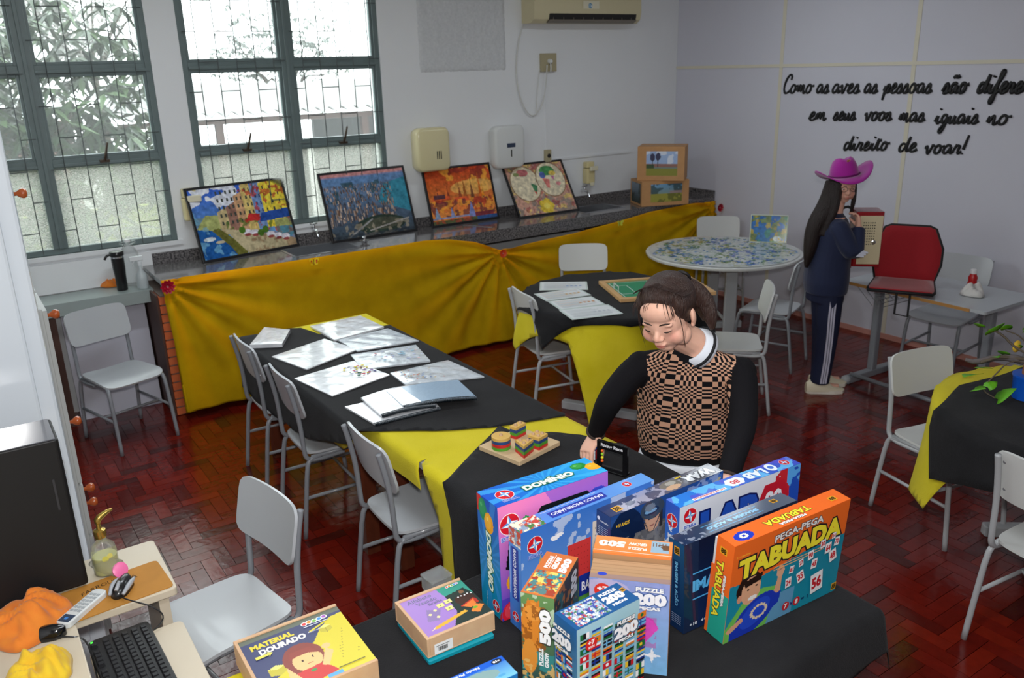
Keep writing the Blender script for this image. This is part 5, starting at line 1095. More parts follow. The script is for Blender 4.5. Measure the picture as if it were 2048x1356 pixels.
def ph2(c, w, h): c.grad((150, 150, 70), (110, 160, 200)); c.blobs(16, .5, (60, 80, 80), 6, .8, (c.Y > h*.45)); c.put(c.Y < h*.45, (160, 156, 70)); c.blobs(10, .56, (90, 96, 50), 9, .7, c.Y < h*.45); c.rect(w*.6, h*.45, w, h*.62, (160, 140, 140))
def phs(c, w, h): c.grad((60, 70, 60), (110, 130, 150)); c.blobs(14, .5, (50, 60, 50), 3, .8)
A, H_ = carton((1283, 414), (1377, 408), ZC+.001, (1283, 364), .30, 'lower brown carton with a glued landscape photograph, in the counter corner', ph2, phs)
A2 = at(1275, 360, y=A.y-.0); carton((1274, 361), (1368, 362), A.z+H_+.001, (1272, 294), .30, 'upper brown carton with a glued photograph of two palms, stacked on the other', ph1, phs)

# ---- wall items
BEI = mat('aged_ivory_plastic', (206, 196, 158), .35, spec=.5, coat=.3); WPL = mat('white_plastic', (214, 216, 214), .35, coat=.3)
# air conditioner
ac = empty('air_conditioner', (4.99, YB, 2.585), 0, 'ivory wall air conditioner cut by the top edge of the picture', 'air conditioner')
pr = [(0, .0), (-.13, .0), (-.175, .03), (-.19, .09), (-.185, .24), (-.15, .29), (0, .30)]
b = MB(); b.loft([[(x, y, z) for y, z in pr] for x in (-.60, -.585, .585, .60)]); b.build('casing', BEI, ac, smooth=30)
b = MB(); b.loft([[(x, y*.985-.006, z) for y, z in [(-.135, .002), (-.178, .028), (-.19, .075), (-.15, .05)]] for x in (-.44, .54)]); b.build('air_outlet', mat('dark_slot', (34, 32, 30), .6), ac)
b = MB(); b.loft([[(x, y, z) for y, z in [(-.15, -.002), (-.188, .018), (-.192, .028), (-.15, .01)]] for x in (-.44, .54)]); b.build('louvre', mat('brown_grey_plastic', (120, 112, 100), .4), ac)
for k in range(9): MB().box(-.40+k*.11, -.396+k*.11, -.186, -.16, .012, .07).build('louvre_fin', mat('brown_grey_plastic'), ac)
p = Print((-.06, -.1925, .12), (1, 0, 0), (0, 0, 1)); p.rect(-.02, -.005, .16, .06, (220, 214, 190)); p.disc(.06, .02, .022, (60, 130, 170)); p.text('Clé', .062, .02, w=.04, h=.026, col=(220, 225, 225), bold=.03); p.build('maker_badge', ac, MATTE)
# cable
b = MB(); c0 = [at(1047, 46, y=YB-.02), at(1034, 95, y=YB-.012), at(1032, 160, y=YB-.012), at(1044, 210, y=YB-.015), at(1064, 237, y=YB-.02), at(1084, 215, y=YB-.03), at(1092, 170, y=YB-.04), at(1094, 130, y=YB-.06)]
b.tube([tuple(p) for p in c0], .0055, 7, 2); c1 = [at(1072, 228, y=YB-.015), at(1074, 190, y=YB-.015), at(1078, 150, y=YB-.015), at(1080, 138, y=YB-.008)]; b.tube([tuple(p) for p in c1], .0035, 6, 2)
tag(b.build('power_cable', mat('cable_white', (205, 205, 200), .5), smooth=True), 'white cable looping from the air conditioner to the wall socket', 'cable')
# sockets
def socket(loc, w, h, label, plug):
    e = empty('wall_socket', loc, 0, label, 'socket', 'wall sockets'); b = MB(); b.X = RX(PI/2); b.rbox(-w/2, w/2, -h/2, h/2, 0, .03, .006); b.build('cover_plate', mat('socket_beige', (170, 160, 128), .5), e, bevel=.002)
    b = MB(); b.X = T(w*.08, -.03, 0) @ RX(PI/2); b.lathe([(.019, 0), (.019, .002), (.015, .003)], 16); b.build('socket_hole', mat('dark_slot'), e)
    if plug: b = MB(); b.X = T(0, -.032, .01) @ RX(PI/2); b.lathe([(.021, 0), (.02, .02), (.013, .035)], 14); b.build('plug', WPL, e, smooth=40); b = MB(); b.tube([(0, -.05, .0), (0, -.055, -.05), (.0, -.05, -.08)], .006, 7, 1); b.build('plug_lead', WPL, e, smooth=True)
socket((4.655, YB, 2.265), .165, .155, 'beige wall socket with a white plug below the air conditioner', True)
socket((4.635, YB, 1.455), .065, .11, 'small beige socket above the map picture', False)
# dispensers
def dispenser(name, loc, w, h, d, m, label, detail):
    e = empty(name, loc, 0, label, 'dispenser', 'dispensers on the window wall')
    rings = []
    for t, k in ((0, .94), (.35, 1), (.75, 1), (.93, .95), (1, .86)):
        y = -d*t; hw, hh = w/2*k, h/2*k; r = .05; pts = []
        for cx, cz, a0 in ((hw-r, hh-r, 0), (-hw+r, hh-r, 90), (-hw+r, -hh+r*.7, 180), (hw-r, -hh+r*.7, 270)):
            for q in range(6): a = R_(a0+18*q); pts.append((cx+r*math.cos(a), y+(.0 if cz > 0 else .0), cz+r*math.sin(a)))
        rings.append(pts)
    b = MB(); b.loft(rings); b.build('cover', m, e, smooth=40); detail(e, w, h, d)
DKS = mat('dark_slot')
def det1(e, w, h, d):
    for k in range(3): b = MB(); b.box(.02+k*.018, .028+k*.018, -d-.002, -d+.002, -.085+.0*k, -.02); b.build('slot', DKS, e)
    b = MB(); b.box(-w*.42, w*.42, -d*.92, -d*.15, -h/2-.004, -h/2+.03); b.build('lower_lip', mat('olive_ivory', (150, 148, 96), .4), e, bevel=.008)
def det2(e, w, h, d):
    b = MB(); b.box(-.035, .05, -d-.003, -d+.002, -.01, .025); b.build('window_slot', mat('slot_blue', (50, 62, 84), .3), e)
    b = MB(); b.box(.004, .014, -d-.003, -d+.002, -.09, -.03); b.build('slot', DKS, e)
dispenser('towel_dispenser', (3.40, YB, 1.615), .31, .34, .13, mat('ivory_gloss', (218, 208, 164), .2, coat=.6), 'rounded ivory towel dispenser with three slots, above the temple picture', det1)
dispenser('towel_dispenser', (4.165, YB, 1.58), .32, .35, .11, WPL, 'white towel dispenser with a dark window slot, right of the ivory one', det2)
def soap(loc, s, label):
    e = empty('soap_dispenser', loc, 0, label, 'dispenser', 'dispensers on the window wall'); m = mat('yellowed_plastic', (214, 200, 150), .35)
    b = MB(); b.X = Matrix.Scale(s, 4); b.rbox(-.05, .05, -.08, 0, -.10, .04, .02); b.rbox(-.045, .045, -.075, 0, .045, .10, .02); b.build('soap_body', m, e, bevel=.006)
    b = MB(); b.X = Matrix.Scale(s, 4); b.rbox(-.03, .06, -.11, -.08, .02, .06, .01); b.box(-.02, .02, -.10, -.08, -.12, -.09); b.build('push_lever', mat('yellowed_white', (222, 216, 190), .35), e, bevel=.004)
soap((5.10, YB, 1.265), 1.0, 'small yellowed soap dispenser between the map picture and the cartons'); soap((1.44, YB, 1.37), 1.1, 'yellowed soap dispenser half hidden behind the harbour picture')

# ---- things on the wall shelf
SZ = .866
def bottle(name, loc, prof, m, label, cat='bottle', extra=None, group='bottles on the wall shelf', rz=0):
    e = empty(name, loc, rz, label, cat, group); MB().lathe(prof, 22).build('bottle_body', m, e, smooth=50)
    if extra: extra(e)
    return e
BKP = mat('black_plastic', (18, 18, 20), .3, coat=.3); CLR = mat('clear_plastic', (235, 240, 240), .12, trans=.85, alpha=.55, ior=1.3)
def th_x(e):
    MB().lathe([(.038, .235), (.045, .24), (.046, .262), (.042, .268), (.026, .27)], 22).build('lid', BKP, e, smooth=40); MB().lathe([(.0395, .222), (.0415, .224), (.0415, .234), (.0395, .236)], 22).build('steel_ring', INOX, e, smooth=40)
    b = MB(); b.tube([(-.04, 0, .25), (-.065, 0, .245), (-.08, 0, .22)], .008, 7, 1); b.build('drink_spout', BKP, e, smooth=True)
q = at(244, 578, z=SZ); bottle('thermos', (q.x, q.y-.03, SZ), [(.031, 0), (.035, .004), (.036, .10), (.040, .16), (.041, .222)], BKP, 'matt black thermos with a steel ring, on the wall shelf', 'thermos', th_x)
def jg_x(e):
    MB().lathe([(.018, .30), (.019, .302), (.019, .318), (.016, .32)], 16).build('cap', mat('white_cap', (225, 225, 225), .4), e)
    b = MB(); b.tube([(-.018, 0, .305), (-.05, 0, .31), (-.052, 0, .295), (-.02, 0, .285)], .004, 6, 1); b.tube([(.018, 0, .305), (.05, 0, .31), (.052, 0, .295), (.02, 0, .285)], .004, 6, 1); b.build('carry_loop', CLR, e, smooth=True)
jp = [(.052, 0), (.06, .008)]+[(.06-.003*(k % 2), .02+.018*k) for k in range(11)]+[(.058, .225), (.04, .262), (.02, .285), (.016, .30)]
bottle('water_jug', (.975, 6.2, SZ), jp, CLR, 'large clear ribbed water bottle behind the black thermos', 'bottle', jg_x)
def sp_x(e):
    m = mat('milky_trigger', (216, 220, 222), .4); b = MB(); b.lathe([(.014, .158), (.015, .162), (.015, .182), (.010, .186)], 14); b.build('collar', m, e)
    b = MB(); b.cbox((-.018, 0, .208), (.085, .022, .03)); b.tube([(-.03, 0, .195), (-.045, 0, .175), (-.042, 0, .155)], .005, 6, 1); b.build('trigger_head', m, e, bevel=.005)
q = at(285, 572, z=SZ); bottle('spray_bottle', (q.x-.005, q.y-.06, SZ), [(.034, 0), (.037, .005), (.037, .07), (.032, .095), (.014, .125), (.012, .158)], mat('milky_plastic', (214, 222, 224), .3, trans=.4), 'milky white trigger spray bottle at the right end of the wall shelf', 'bottle', sp_x)
def rag(name, loc, cols, size, label, seed, group, rz=0, hh=.05, cat='cloth', res=26):
    rg = random.Random(seed); sx, sy = size; e = empty(name, loc, rz, label, cat, group); b = MB(); vs = []
    for j in range(res+1):
        for i in range(res+1):
            u, v = i/res*2-1, j/res*2-1; k = (1-.10*math.sin(3*math.atan2(v, u)+seed))*math.sqrt(max(0,1-u*u*v*v*.0))*(max(abs(u),abs(v))/max(math.hypot(u,v),1e-6))**.8 if (u or v) else 1; x, y = u*sx/2*k, v*sy/2*k; rr2 = max(abs(u), abs(v))
            z = hh*(1-rr2**2)**.6*(.70+.30*math.sin(u*4+seed)*math.sin(v*3.5+1.3*seed))+.10*hh*math.sin(u*13+v*9+2*math.sin(v*5))*(1-rr2**4)+.002
            vs.append((x, y, max(z, .002)))
    b.add(vs, [(j*(res+1)+i, j*(res+1)+i+1, (j+1)*(res+1)+i+1, (j+1)*(res+1)+i) for j in range(res) for i in range(res)]); b.build('crumpled_cloth', cols, e, smooth=True, solid=.002); return e
ORG = mat('orange_cloth', (232, 130, 40), .85, noise=.3, nscale=30, sheen=.2)
q = at(222, 570, z=SZ); rag('cleaning_cloth', (q.x, q.y-.02, SZ), ORG, (.15, .13), 'small crumpled orange cloth beside the black thermos', 3, 'orange cloths', hh=.06)
# ================================================================== LEFT SIDE: cabinets, computer desk
WHG = mat('glossy_white_enamel', (212, 220, 228), .12, spec=.6, coat=.5); GW = mat('grey_white_board', (176, 178, 176), .5)
e = empty('tall_cabinet', (-.42, 3.02, 0), 0, 'tall glossy white cabinet at the left edge behind the black computer tower', 'cabinet')
MB().box(-.55, .598, .0, .30, .06, 2.3).build('cabinet_body', WHG, e, bevel=.012)
MB().box(-.53, .545, -.022, -.002, .30, 2.28).build('door', WHG, e, bevel=.01); MB().box(-.5, .58, .02, .28, 0, .06).build('plinth', GW, e)
e = empty('wooden_knob_cabinet', (-.3, 3.45, 0), 0, 'grey white cabinet with round brown wooden knobs and a ghosted see-through upper part, left edge', 'cabinet')
MB().box(-.5, .515, 0, .72, 0, 1.44).build('cabinet_body', GW, e, bevel=.004)
MB().box(.515, .53, .01, .35, .72, 1.43).build('door', GW, e); MB().box(.515, .53, .37, .71, .72, 1.43).build('door', GW, e)
for k in range(3): MB().box(.515, .53, .01, .71, .03+.23*k, .245+.23*k).build('drawer', GW, e)
GLS = glass('ghosting_glass', .22, (.9, .93, .92))  # see-through panes added to imitate long-exposure ghosting of the upper cabinet
MB().box(-.5, .50, .005, .009, 1.45, 2.1).build('ghosted_side', GLS, e); MB().box(.50, .504, .01, .7, 1.45, 2.1).build('ghosted_door', GLS, e)
KN = mat('varnished_knob', (176, 84, 36), .2, noise=.2, nscale=40, coat=.6)
for y, z in ((.05, 1.86), (.06, .96), (.06, .665), (.06, .60), (.3, .2), (.06, 1.40)):
    b = MB(); b.X = T(.53 if z < 1.45 else .504, y, z) @ RY(PI/2); b.lathe([(.008, 0), (.007, .010), (.012, .016), (.018, .026), (.0185, .034), (.014, .042), (.004, .045)], 16); b.build('knob', KN, e, smooth=True)

# --- computer desk: main board, back board, pulled-out tray
BG = mat('beige_laminate', (212, 200, 178), .4, noise=.08, nscale=5); BGE = mat('beige_edge', (196, 176, 138), .45)
DZ = .75
e = empty('computer_desk', (0, 2.3, 0), 0, 'beige computer desk with a pulled-out keyboard tray in the lower left corner', 'desk')
MB().rbox(-.9, .358, .135, .475, DZ-.028, DZ, .015).build('desktop', BG, e, bevel=.004); MB().rbox(-.9, .072, -.8, .132, DZ-.028, DZ, .02).build('desktop', BG, e, bevel=.004)
MB().rbox(.085, .342, -.75, .05, .672, .69, .02).build('keyboard_tray', BG, e, bevel=.003)
for q in ((-.88, -.86, -.75, .45), (.02, .05, -.75, .1), (.30, .33, .15, .45)): MB().box(*q, 0, DZ-.028).build('side_panel', BG, e)
MB().box(.05, .28, .03, .16, .40, .42).build('lower_shelf', mat('white_board'), e)
# tower
e = empty('computer_tower', (-.135, 2.60, DZ+.001), 0, 'big black computer case with a glossy top on the beige desk', 'computer')
MB().rbox(-.42, .27, .0, .19, .012, .50, .012).build('case_body', mat('black_case', (16, 16, 18), .55), e, bevel=.004)
MB().box(-.41, .262, .005, .185, .50, .503).build('top_cover', mat('top_painted_reflection', (84, 86, 92), .15, coat=.6), e)  # grey of the reflected light is put into the black top's colour
MB().box(.232, .238, -.0015, .0, .28, .38).build('side_slot', mat('dark_grey_plastic', (50, 50, 54), .4), e)
for k in range(3): MB().box(.271, .275, .04, .12, .40-.03*k, .415-.03*k).build('drive_cover', mat('silver_plastic', (170, 174, 180), .3), e)
b = MB()
for i in range(6):
    for j in range(8): b.box(-.36+i*.022, -.348+i*.022, -.0012, 0, .12+j*.016, .128+j*.016)
b.build('vent_grid', mat('vent_grey', (92, 94, 98), .4), e)
for x in (-.38, .22): MB().box(x, x+.03, .03, .16, -.0, .012).build('foot', BKP, e)
GD = 'things on the computer desk'
def soapb(e):
    g = mat('gold_pump', (190, 160, 80), .25, metal=.8); b = MB(); b.lathe([(.017, .125), (.018, .128), (.018, .15), (.008, .155), (.006, .175)], 16); b.build('pump_collar', g, e, smooth=40)
    b = MB(); b.tube([(0, 0, .172), (.0, 0, .188), (.03, .008, .20), (.048, .012, .202)], [.008, .012, .008, .004], 8, 1); b.build('pump_spout', g, e, smooth=True)
    MB().lathe([(.034, .004), (.036, .06), (.034, .062)], 20).build('liquid', mat('yellow_soap', (208, 206, 130), .3, alpha=.85), e, smooth=40)
    p = Print((-.022, -.0385, .045), (1, 0, 0), (0, 0, 1)); p.disc(.02, .02, .010, (206, 200, 90)); p.disc(.034, .028, .008, (216, 206, 110)); p.build('label_print', e, MATTE)
bottle('soap_bottle', (.196, 2.66, DZ), [(.036, 0), (.038, .004), (.0385, .07), (.034, .095), (.016, .112), (.014, .126)], mat('clear_bottle', (225, 230, 226), .1, trans=.8, alpha=.45, ior=1.3), 'clear pump bottle with yellow soap and a golden pump', 'bottle', soapb, GD)
e = empty('hand_gel_tube', (.222, 2.60, DZ+.003), R_(20), 'lying clear tube with a bright pink round end, beside the mouse pad', 'tube', GD)
b = MB(); b.tube([(0, 0, .03), (-.02, .05, .034), (-.035, .10, .03)], [.028, .026, .008], 12, 1); b.build('tube_body', CLR, e, smooth=True)
b = MB(); b.X = T(.0, -.004, .024) @ RX(R_(60)); b.lathe([(.018, 0), (.023, .002), (.024, .010), (.018, .013)], 20); b.build('pink_end', mat('hot_pink', (246, 120, 176), .35), e, smooth=40)
PADM = mat('tan_mouse_pad', (188, 130, 52), .75, noise=.15, nscale=20)
A, B, C_, D_ = at(177, 1235, z=DZ+.002), at(350, 1170, z=DZ+.002), at(310, 1108, z=DZ+.002), at(177, 1145, z=DZ+.002)
e = empty('mouse_pad', (.19, 2.52, DZ+.0005), R_(4), 'tan mouse pad with faded dark lettering', 'mouse pad', GD)
MB().rbox(-.155, .155, -.085, .098, 0, .003, .015).build('pad_body', PADM, e)
p = Print((-.15, -.08, .0032), (1, 0, 0), (0, 1, 0)); p.text('FARROUPILHA', .15, .125, w=.16, h=.018, col=(70, 54, 34), bold=0, arc=.018); p.text('RS', .19, .085, w=.04, h=.03, col=(120, 84, 40), bold=-.01); p.build('pad_print', e, MATTE)
def mouse(name, loc, rz, m, m2, label, side):
    e = empty(name, loc, rz, label, 'mouse', 'computer mice'); b = MB(); rings = []
    for k in range(11):
        t = k/10; y = -.052+.104*t; w = .030*math.sqrt(max(.02, 1-abs(2*t-1)**2.6))*(1-.12*math.sin(t*PI)); h = .036*math.sqrt(max(.03, 1-abs((t-.42)/.6)**2.4)); rings.append([(w*math.cos(a), y, max(0, h*math.sin(a))) for a in [PI*q/10 for q in range(11)]]+[(-w*.9, y, 0), (w*.9, y, 0)])
    b.loft(rings); b.build('mouse_body', m, e, smooth=50)
    if side:
        for s in (-1, 1): b = MB(); b.tube([(s*.024, -.04, .016), (s*.026, .0, .022), (s*.020, .045, .014)], [.004, .009, .005], 8, 1); b.build('silver_side', m2, e, smooth=True)
        b = MB(); b.tube([(0, .012, .037), (0, .042, .026)], .006, 8); b.build('scroll_wheel', m2, e, smooth=True)
    return e
SIL = mat('silver_plastic')
mouse('computer_mouse', (.215, 2.515, DZ+.004), R_(150), BKP, SIL, 'black and silver mouse on the tan mouse pad', True)
mouse('computer_mouse', (-.005, 2.405, DZ+.001), R_(70), mat('black_gloss', (16, 17, 20), .15, coat=.6), SIL, 'plain black mouse beside the white remote control', False)
b = MB(); b.tube([(.20, 2.47, DZ+.012), (.215, 2.44, DZ+.012), (.24, 2.415, DZ+.006), (.27, 2.40, .74), (.30, 2.37, .715), (.28, 2.345, .70), (.24, 2.33, .694)], .0022, 6, 2); tag(b.build('mouse_cable', BKP, smooth=True), 'thin dark cable hanging from the silver mouse to the keyboard tray', 'cable', 'desk cables')
b = MB(); b.tube([(.02, 2.37, DZ+.01), (.05, 2.36, DZ+.006), (.085, 2.35, DZ-.01), (.09, 2.30, .70), (.086, 2.2, .70), (.088, 2.05, .70), (.088, 1.9, .70)], .0025, 6, 2); tag(b.build('mouse_cable', BKP, smooth=True), 'dark cable running from the plain black mouse along the tray edge', 'cable', 'desk cables')
# keyboard, long side towards the viewer
e = empty('keyboard', (.175, 2.17, .691), R_(2), 'black keyboard with a green lamp on the pulled-out tray', 'keyboard')
MB().rbox(-.082, .085, -.24, .205, 0, .020, .02).build('keyboard_body', mat('keyboard_black', (22, 22, 24), .4), e, bevel=.003)
kk = mat('key_black', (34, 34, 37), .3)
for i in range(6):
    for j in range(21):
        x = -.068+i*.0255*(1 if i else 1)+(.006 if i else 0); y = -.225+j*.0198
        if i == 0 and j % 5 == 4: continue
        b = MB(); s = .0088; b.prism([(x-s, y-s*.95), (x+s, y-s*.95), (x+s, y+s*.95), (x-s, y+s*.95)], .020, .0285, [(x-s*.74, y-s*.7), (x+s*.74, y-s*.7), (x+s*.74, y+s*.7), (x-s*.74, y+s*.7)]); b.build('key', kk, e)
MB().box(-.074, -.068, .185, .196, .0202, .0212).build('green_lamp', mat('led_green', (60, 220, 60), .4, emit=(60, 255, 60), estr=2), e)
# remote control
e = empty('remote_control', (.098, 2.475, DZ+.001), R_(-48), 'long white air conditioner remote lying against the black tower', 'remote control', GD)
MB().rbox(-.024, .024, -.085, .085, 0, .02, .016).build('remote_body', mat('remote_white', (218, 222, 222), .35, coat=.3), e, bevel=.004)
for j in range(6):
    for i in range(3): MB().box(-.017+i*.0125, -.0075+i*.0125, -.03+j*.016, -.021+j*.016, .02, .0215).build('button', mat('button_grey', (170, 176, 180), .4), e)
MB().box(-.018, .018, -.078, -.045, .02, .0205).build('display', mat('remote_display', (60, 74, 96), .15), e); MB().box(-.006, .004, -.068, -.058, .0205, .0209).build('display_segment', mat('lcd_blue', (70, 140, 220), .3), e)
rag('cleaning_cloth', (-.045, 2.50, DZ+.001), ORG, (.23, .22), 'crumpled orange cloth before the black tower at the left edge', 5, 'orange cloths', R_(30), .095)
rag('yarn_bundle', (-.035, 2.235, DZ+.001), mat('yellow_cloth', (232, 190, 40), .85, noise=.3, nscale=30, sheen=.2), (.16, .15), 'bunched golden yellow cloth at the lower left corner', 9, 'desk cloth bundles', R_(10), .085)

# ================================================================== THINGS ON THE LONG TABLE
PLW = mat('clear_wrapped_paper', (246, 247, 250), .2, noise=.3, nscale=18, col2=(206, 210, 216), bump=.55, bscale=26, coat=1, spec=.6)
PL2 = mat('pale_wrapped_paper', (228, 234, 240), .2, noise=.3, nscale=22, col2=(176, 186, 196), bump=.6, bscale=30, coat=1)
TL = TB+.013
def slab(name, px, th, m, label, cat='notebook', group='plastic wrapped sheets on the long table', z=TL, crumple=.004, seed=0, deco=None, n=16, par=None, lab=None):
    """thin wrapped sheet; its four corners lie on the table top where the photograph shows them"""
    P4 = [at(*p, z=z+th) for p in px]; c = sum(P4, Vector())/4; c.z = z
    e = empty(name, c, 0, label, cat, group); rg = random.Random(seed); ph = [rg.uniform(0, 6) for _ in range(4)]; top = []; b = MB()
    for j in range(n+1):
        for i in range(n+1):
            u, v = i/n, j/n; p = (P4[0]*(1-u)+P4[1]*u)*(1-v)+(P4[3]*(1-u)+P4[2]*u)*v-c
            ed = min(u, 1-u, v, 1-v); p.z = th+crumple*(abs(math.sin(u*9+v*5+ph[0]))*.5+.5*rg.random())*min(1, ed*6+.15); top.append(tuple(p))
    N = len(top); b.add(top+[(p[0], p[1], 0) for p in top], [(j*(n+1)+i+1, j*(n+1)+i, (j+1)*(n+1)+i, (j+1)*(n+1)+i+1) for j in range(n) for i in range(n)]+
        [f for i in range(n) for f in ((i, i+1, N+i+1, N+i), (n*(n+1)+i+1, n*(n+1)+i, N+n*(n+1)+i, N+n*(n+1)+i+1), ((i+1)*(n+1), i*(n+1), N+i*(n+1), N+(i+1)*(n+1)), (i*(n+1)+n, (i+1)*(n+1)+n, N+(i+1)*(n+1)+n, N+i*(n+1)+n))]+[(N, N+n, N+n*(n+1)+n, N+n*(n+1))])
    b.build('wrapped_sheet', m, e, smooth=35)
    if deco: deco(e, [p-c for p in P4], th+crumple+.001)
    return e
def crop(x, y): return (480+x/4.096, 620+y/4.096)
def Cr(*q): return [crop(*p) for p in q]
def dots(cols, n, u0, u1, v0, v1, s, seed):
    def f(e, P4, z):
        r = random.Random(seed); p = Print((0, 0, z), (1, 0, 0), (0, 1, 0))
        for _ in range(n):
            u, v = r.uniform(u0, u1), r.uniform(v0, v1); q = (P4[0]*(1-u)+P4[1]*u)*(1-v)+(P4[3]*(1-u)+P4[2]*u)*v; p.disc(q.x, q.y, s*r.uniform(.5, 1.2), r.choice(cols), s*r.uniform(.4, 1), 8)
        p.build('cover_drawing', e, MATTE)
    return f
slab('wrapped_packet', Cr((80, 285), (345, 275), (410, 160), (200, 140)), .022, PLW, 'thick clear wrapped packet at the far left corner of the long table', seed=1)
slab('wrapped_sheet_set', Cr((775, 245), (1180, 135), (985, 45), (575, 130)), .010, PLW, 'clear wrapped sheets at the far right corner of the long table', seed=2)
slab('wrapped_sheet_set', Cr((960, 335), (1465, 250), (1210, 150), (800, 245)), .007, PL2, 'clear wrapped sheets second from the far right corner, crumpled at their right end', seed=3)
slab('wrapped_sheet_set', Cr((545, 485), (965, 320), (690, 235), (260, 380)), .006, PLW, 'smooth white wrapped sheets in the left middle of the long table', seed=4, crumple=.002)
slab('wrapped_sheet_set', Cr((1000, 485), (1560, 415), (1440, 285), (905, 365)), .008, PL2, 'wrapped sheets with pale pink and blue print, right of the middle', seed=5, deco=dots([(220, 160, 160), (150, 190, 210), (180, 190, 220)], 34, .3, .95, .15, .85, .009, 3))
slab('wrapped_sheet_set', Cr((755, 703), (1225, 530), (930, 415), (445, 560)), .005, PLW, 'wrapped sheets with red, blue and yellow scribbles at their right end', seed=6, crumple=.002, deco=dots([(190, 40, 70), (60, 60, 130), (230, 210, 60), (110, 60, 140), (60, 110, 90)], 40, .62, .95, .3, .8, .009, 5))
slab('wrapped_sheet_set', Cr((1355, 612), (2000, 545), (1705, 410), (1230, 515)), .007, PL2, 'pale blue wrapped sheets with small coloured figures and a loose plastic end', seed=7, crumple=.007, deco=dots([(200, 110, 90), (110, 130, 170), (180, 150, 90)], 26, .05, .55, .1, .9, .007, 8))
CLP = mat('loose_plastic_film', (235, 240, 242), .08, trans=.7, alpha=.4, bump=.9, bscale=40, ior=1.2)
# spiral notebooks, fanned and sagging
def notebook(px, z, th, m, label, seed, half=None):
    P4 = [at(*p, z=z+th) for p in px]; c = sum(P4, Vector())/4; c.z = z; e = empty('spiral_notebook', c, 0, label, 'notebook', 'fanned spiral notebooks on the long table'); n = 18; b = MB()
    def f(u, v, dz):
        p = (P4[0]*(1-u)+P4[1]*u)*(1-v)+(P4[3]*(1-u)+P4[2]*u)*v-c; s = .010*math.sin(u*PI)*(1 if z > TL+.01 else 0); return (p.x, p.y, th+s+dz)
    top = [f(i/n, j/4, 0) for j in range(5) for i in range(n+1)]; bot = [f(i/n, j/4, -th) for j in range(5) for i in range(n+1)]; N = len(top); q = n+1
    fs = [(j*q+i, j*q+i+1, (j+1)*q+i+1, (j+1)*q+i) for j in range(4) for i in range(n)]; fs += [tuple(N+k for k in reversed(f_)) for f_ in fs]
    for i in range(n): fs += [(i+1, i, N+i, N+i+1), (4*q+i, 4*q+i+1, N+4*q+i+1, N+4*q+i)]
    for j in range(4): fs += [(j*q, (j+1)*q, N+(j+1)*q, N+j*q), ((j+1)*q+n, j*q+n, N+j*q+n, N+(j+1)*q+n)]
    b.add(top+bot, fs); b.build('cover', m, e, smooth=30)
    b = MB(); r = th*.62+.004; nc = 46; pts = []
    for k in range(nc*6): u = k/(nc*6-1); a = 2*PI*k/6; p = Vector(f(u, 0, -th/2)); pts.append((p.x, p.y+math.cos(a)*r*.8, p.z+math.sin(a)*r))
    b.tube(pts, .0021, 4); b.tube([f(k/12, 0, -th/2) for k in range(13)], .004, 6); b.build('spiral_binding', mat('dark_wire', (34, 44, 52), .3, metal=.4), e)
    if half: half(e, [Vector(f(u, v, .0012)) for u, v in ((0, 0), (.26, 0), (.20, 1), (0, 1))])
    return e
BLU = mat('pale_blue_cover', (150, 176, 200), .3, noise=.15, nscale=90, coat=.4)
notebook(Cr((1105, 932), (1640, 800), (1500, 650), (858, 790)), TL, .008, PLW, 'bottom spiral notebook of the fanned stack', 1)
notebook(Cr((1160, 862), (1600, 775), (1420, 610), (990, 718)), TL+.012, .009, PLW, 'middle spiral notebook of the fanned stack', 2)
def half(e, q):
    b = MB(); b.add([tuple(p) for p in q], [(0, 1, 2, 3)]); b.build('white_corner', mat('white_glossy_card', (228, 230, 236), .15, coat=.8), e)
notebook(Cr((1338, 790), (1938, 712), (1785, 572), (1197, 662)), TL+.024, .009, BLU, 'pale blue spiral notebook on top of the fanned stack', 3, half)

# --- wooden shape sorter
TS = TB+.012
e0 = empty('shape_sorter', (1.745, 2.585, TS), R_(12.4), 'wooden shape sorter with four coloured stacks on a square base', 'toy')
BW = mat('pale_wood', (214, 186, 146), .5, noise=.15, nscale=20, stretch=(1, 6, 1)); TOPW = mat('yellow_wood', (226, 184, 100), .45)
MB().rbox(-.123, .123, -.113, .113, 0, .018, .004).build('base_board', BW, e0, bevel=.001)
LC = dict(r=mat('toy_red', (206, 46, 44), .4), g=mat('toy_green', (84, 158, 48), .4), b=mat('toy_blue', (46, 76, 132), .4), y=TOPW)
inv = Matrix.Rotation(-R_(12.4), 3, 'Z')
def stack(w, poly, order, pegs, rz):
    l = inv @ (Vector(w)-Vector((1.745, 2.585, 0)))
    st = empty('peg_stack', (l.x, l.y, .018), rz, parent=e0)
    for k, ch in enumerate(order): MB().prism(poly, .0135*k+.0003, .0135*k+.0132).build('block_'+dict(r='red', g='green', b='blue', y='yellow')[ch], LC[ch], st, bevel=.0008)
    for x, y in pegs: MB().lathe([(.0075, 0), (.0075, .058), (.005, .062)], 12, (x, y)).build('peg', mat('peg_wood', (206, 168, 130), .5), st, smooth=40)
circ = [(.039*math.cos(2*PI*k/28), .039*math.sin(2*PI*k/28)) for k in range(28)]
stack((1.665, 2.600, 0), circ, 'grby', [(0, 0)], 0)
stack((1.705, 2.495, 0), [(-.037, .024), (.037, .024), (0, -.044)][::-1], 'rgby', [(-.014, .010), (.014, .010), (0, -.014)], R_(-48))
stack((1.790, 2.520, 0), [(-.029, -.029), (.029, -.029), (.029, .029), (-.029, .029)], 'rgby', [(-.013, -.013), (.013, -.013), (.013, .013), (-.013, .013)], R_(4))
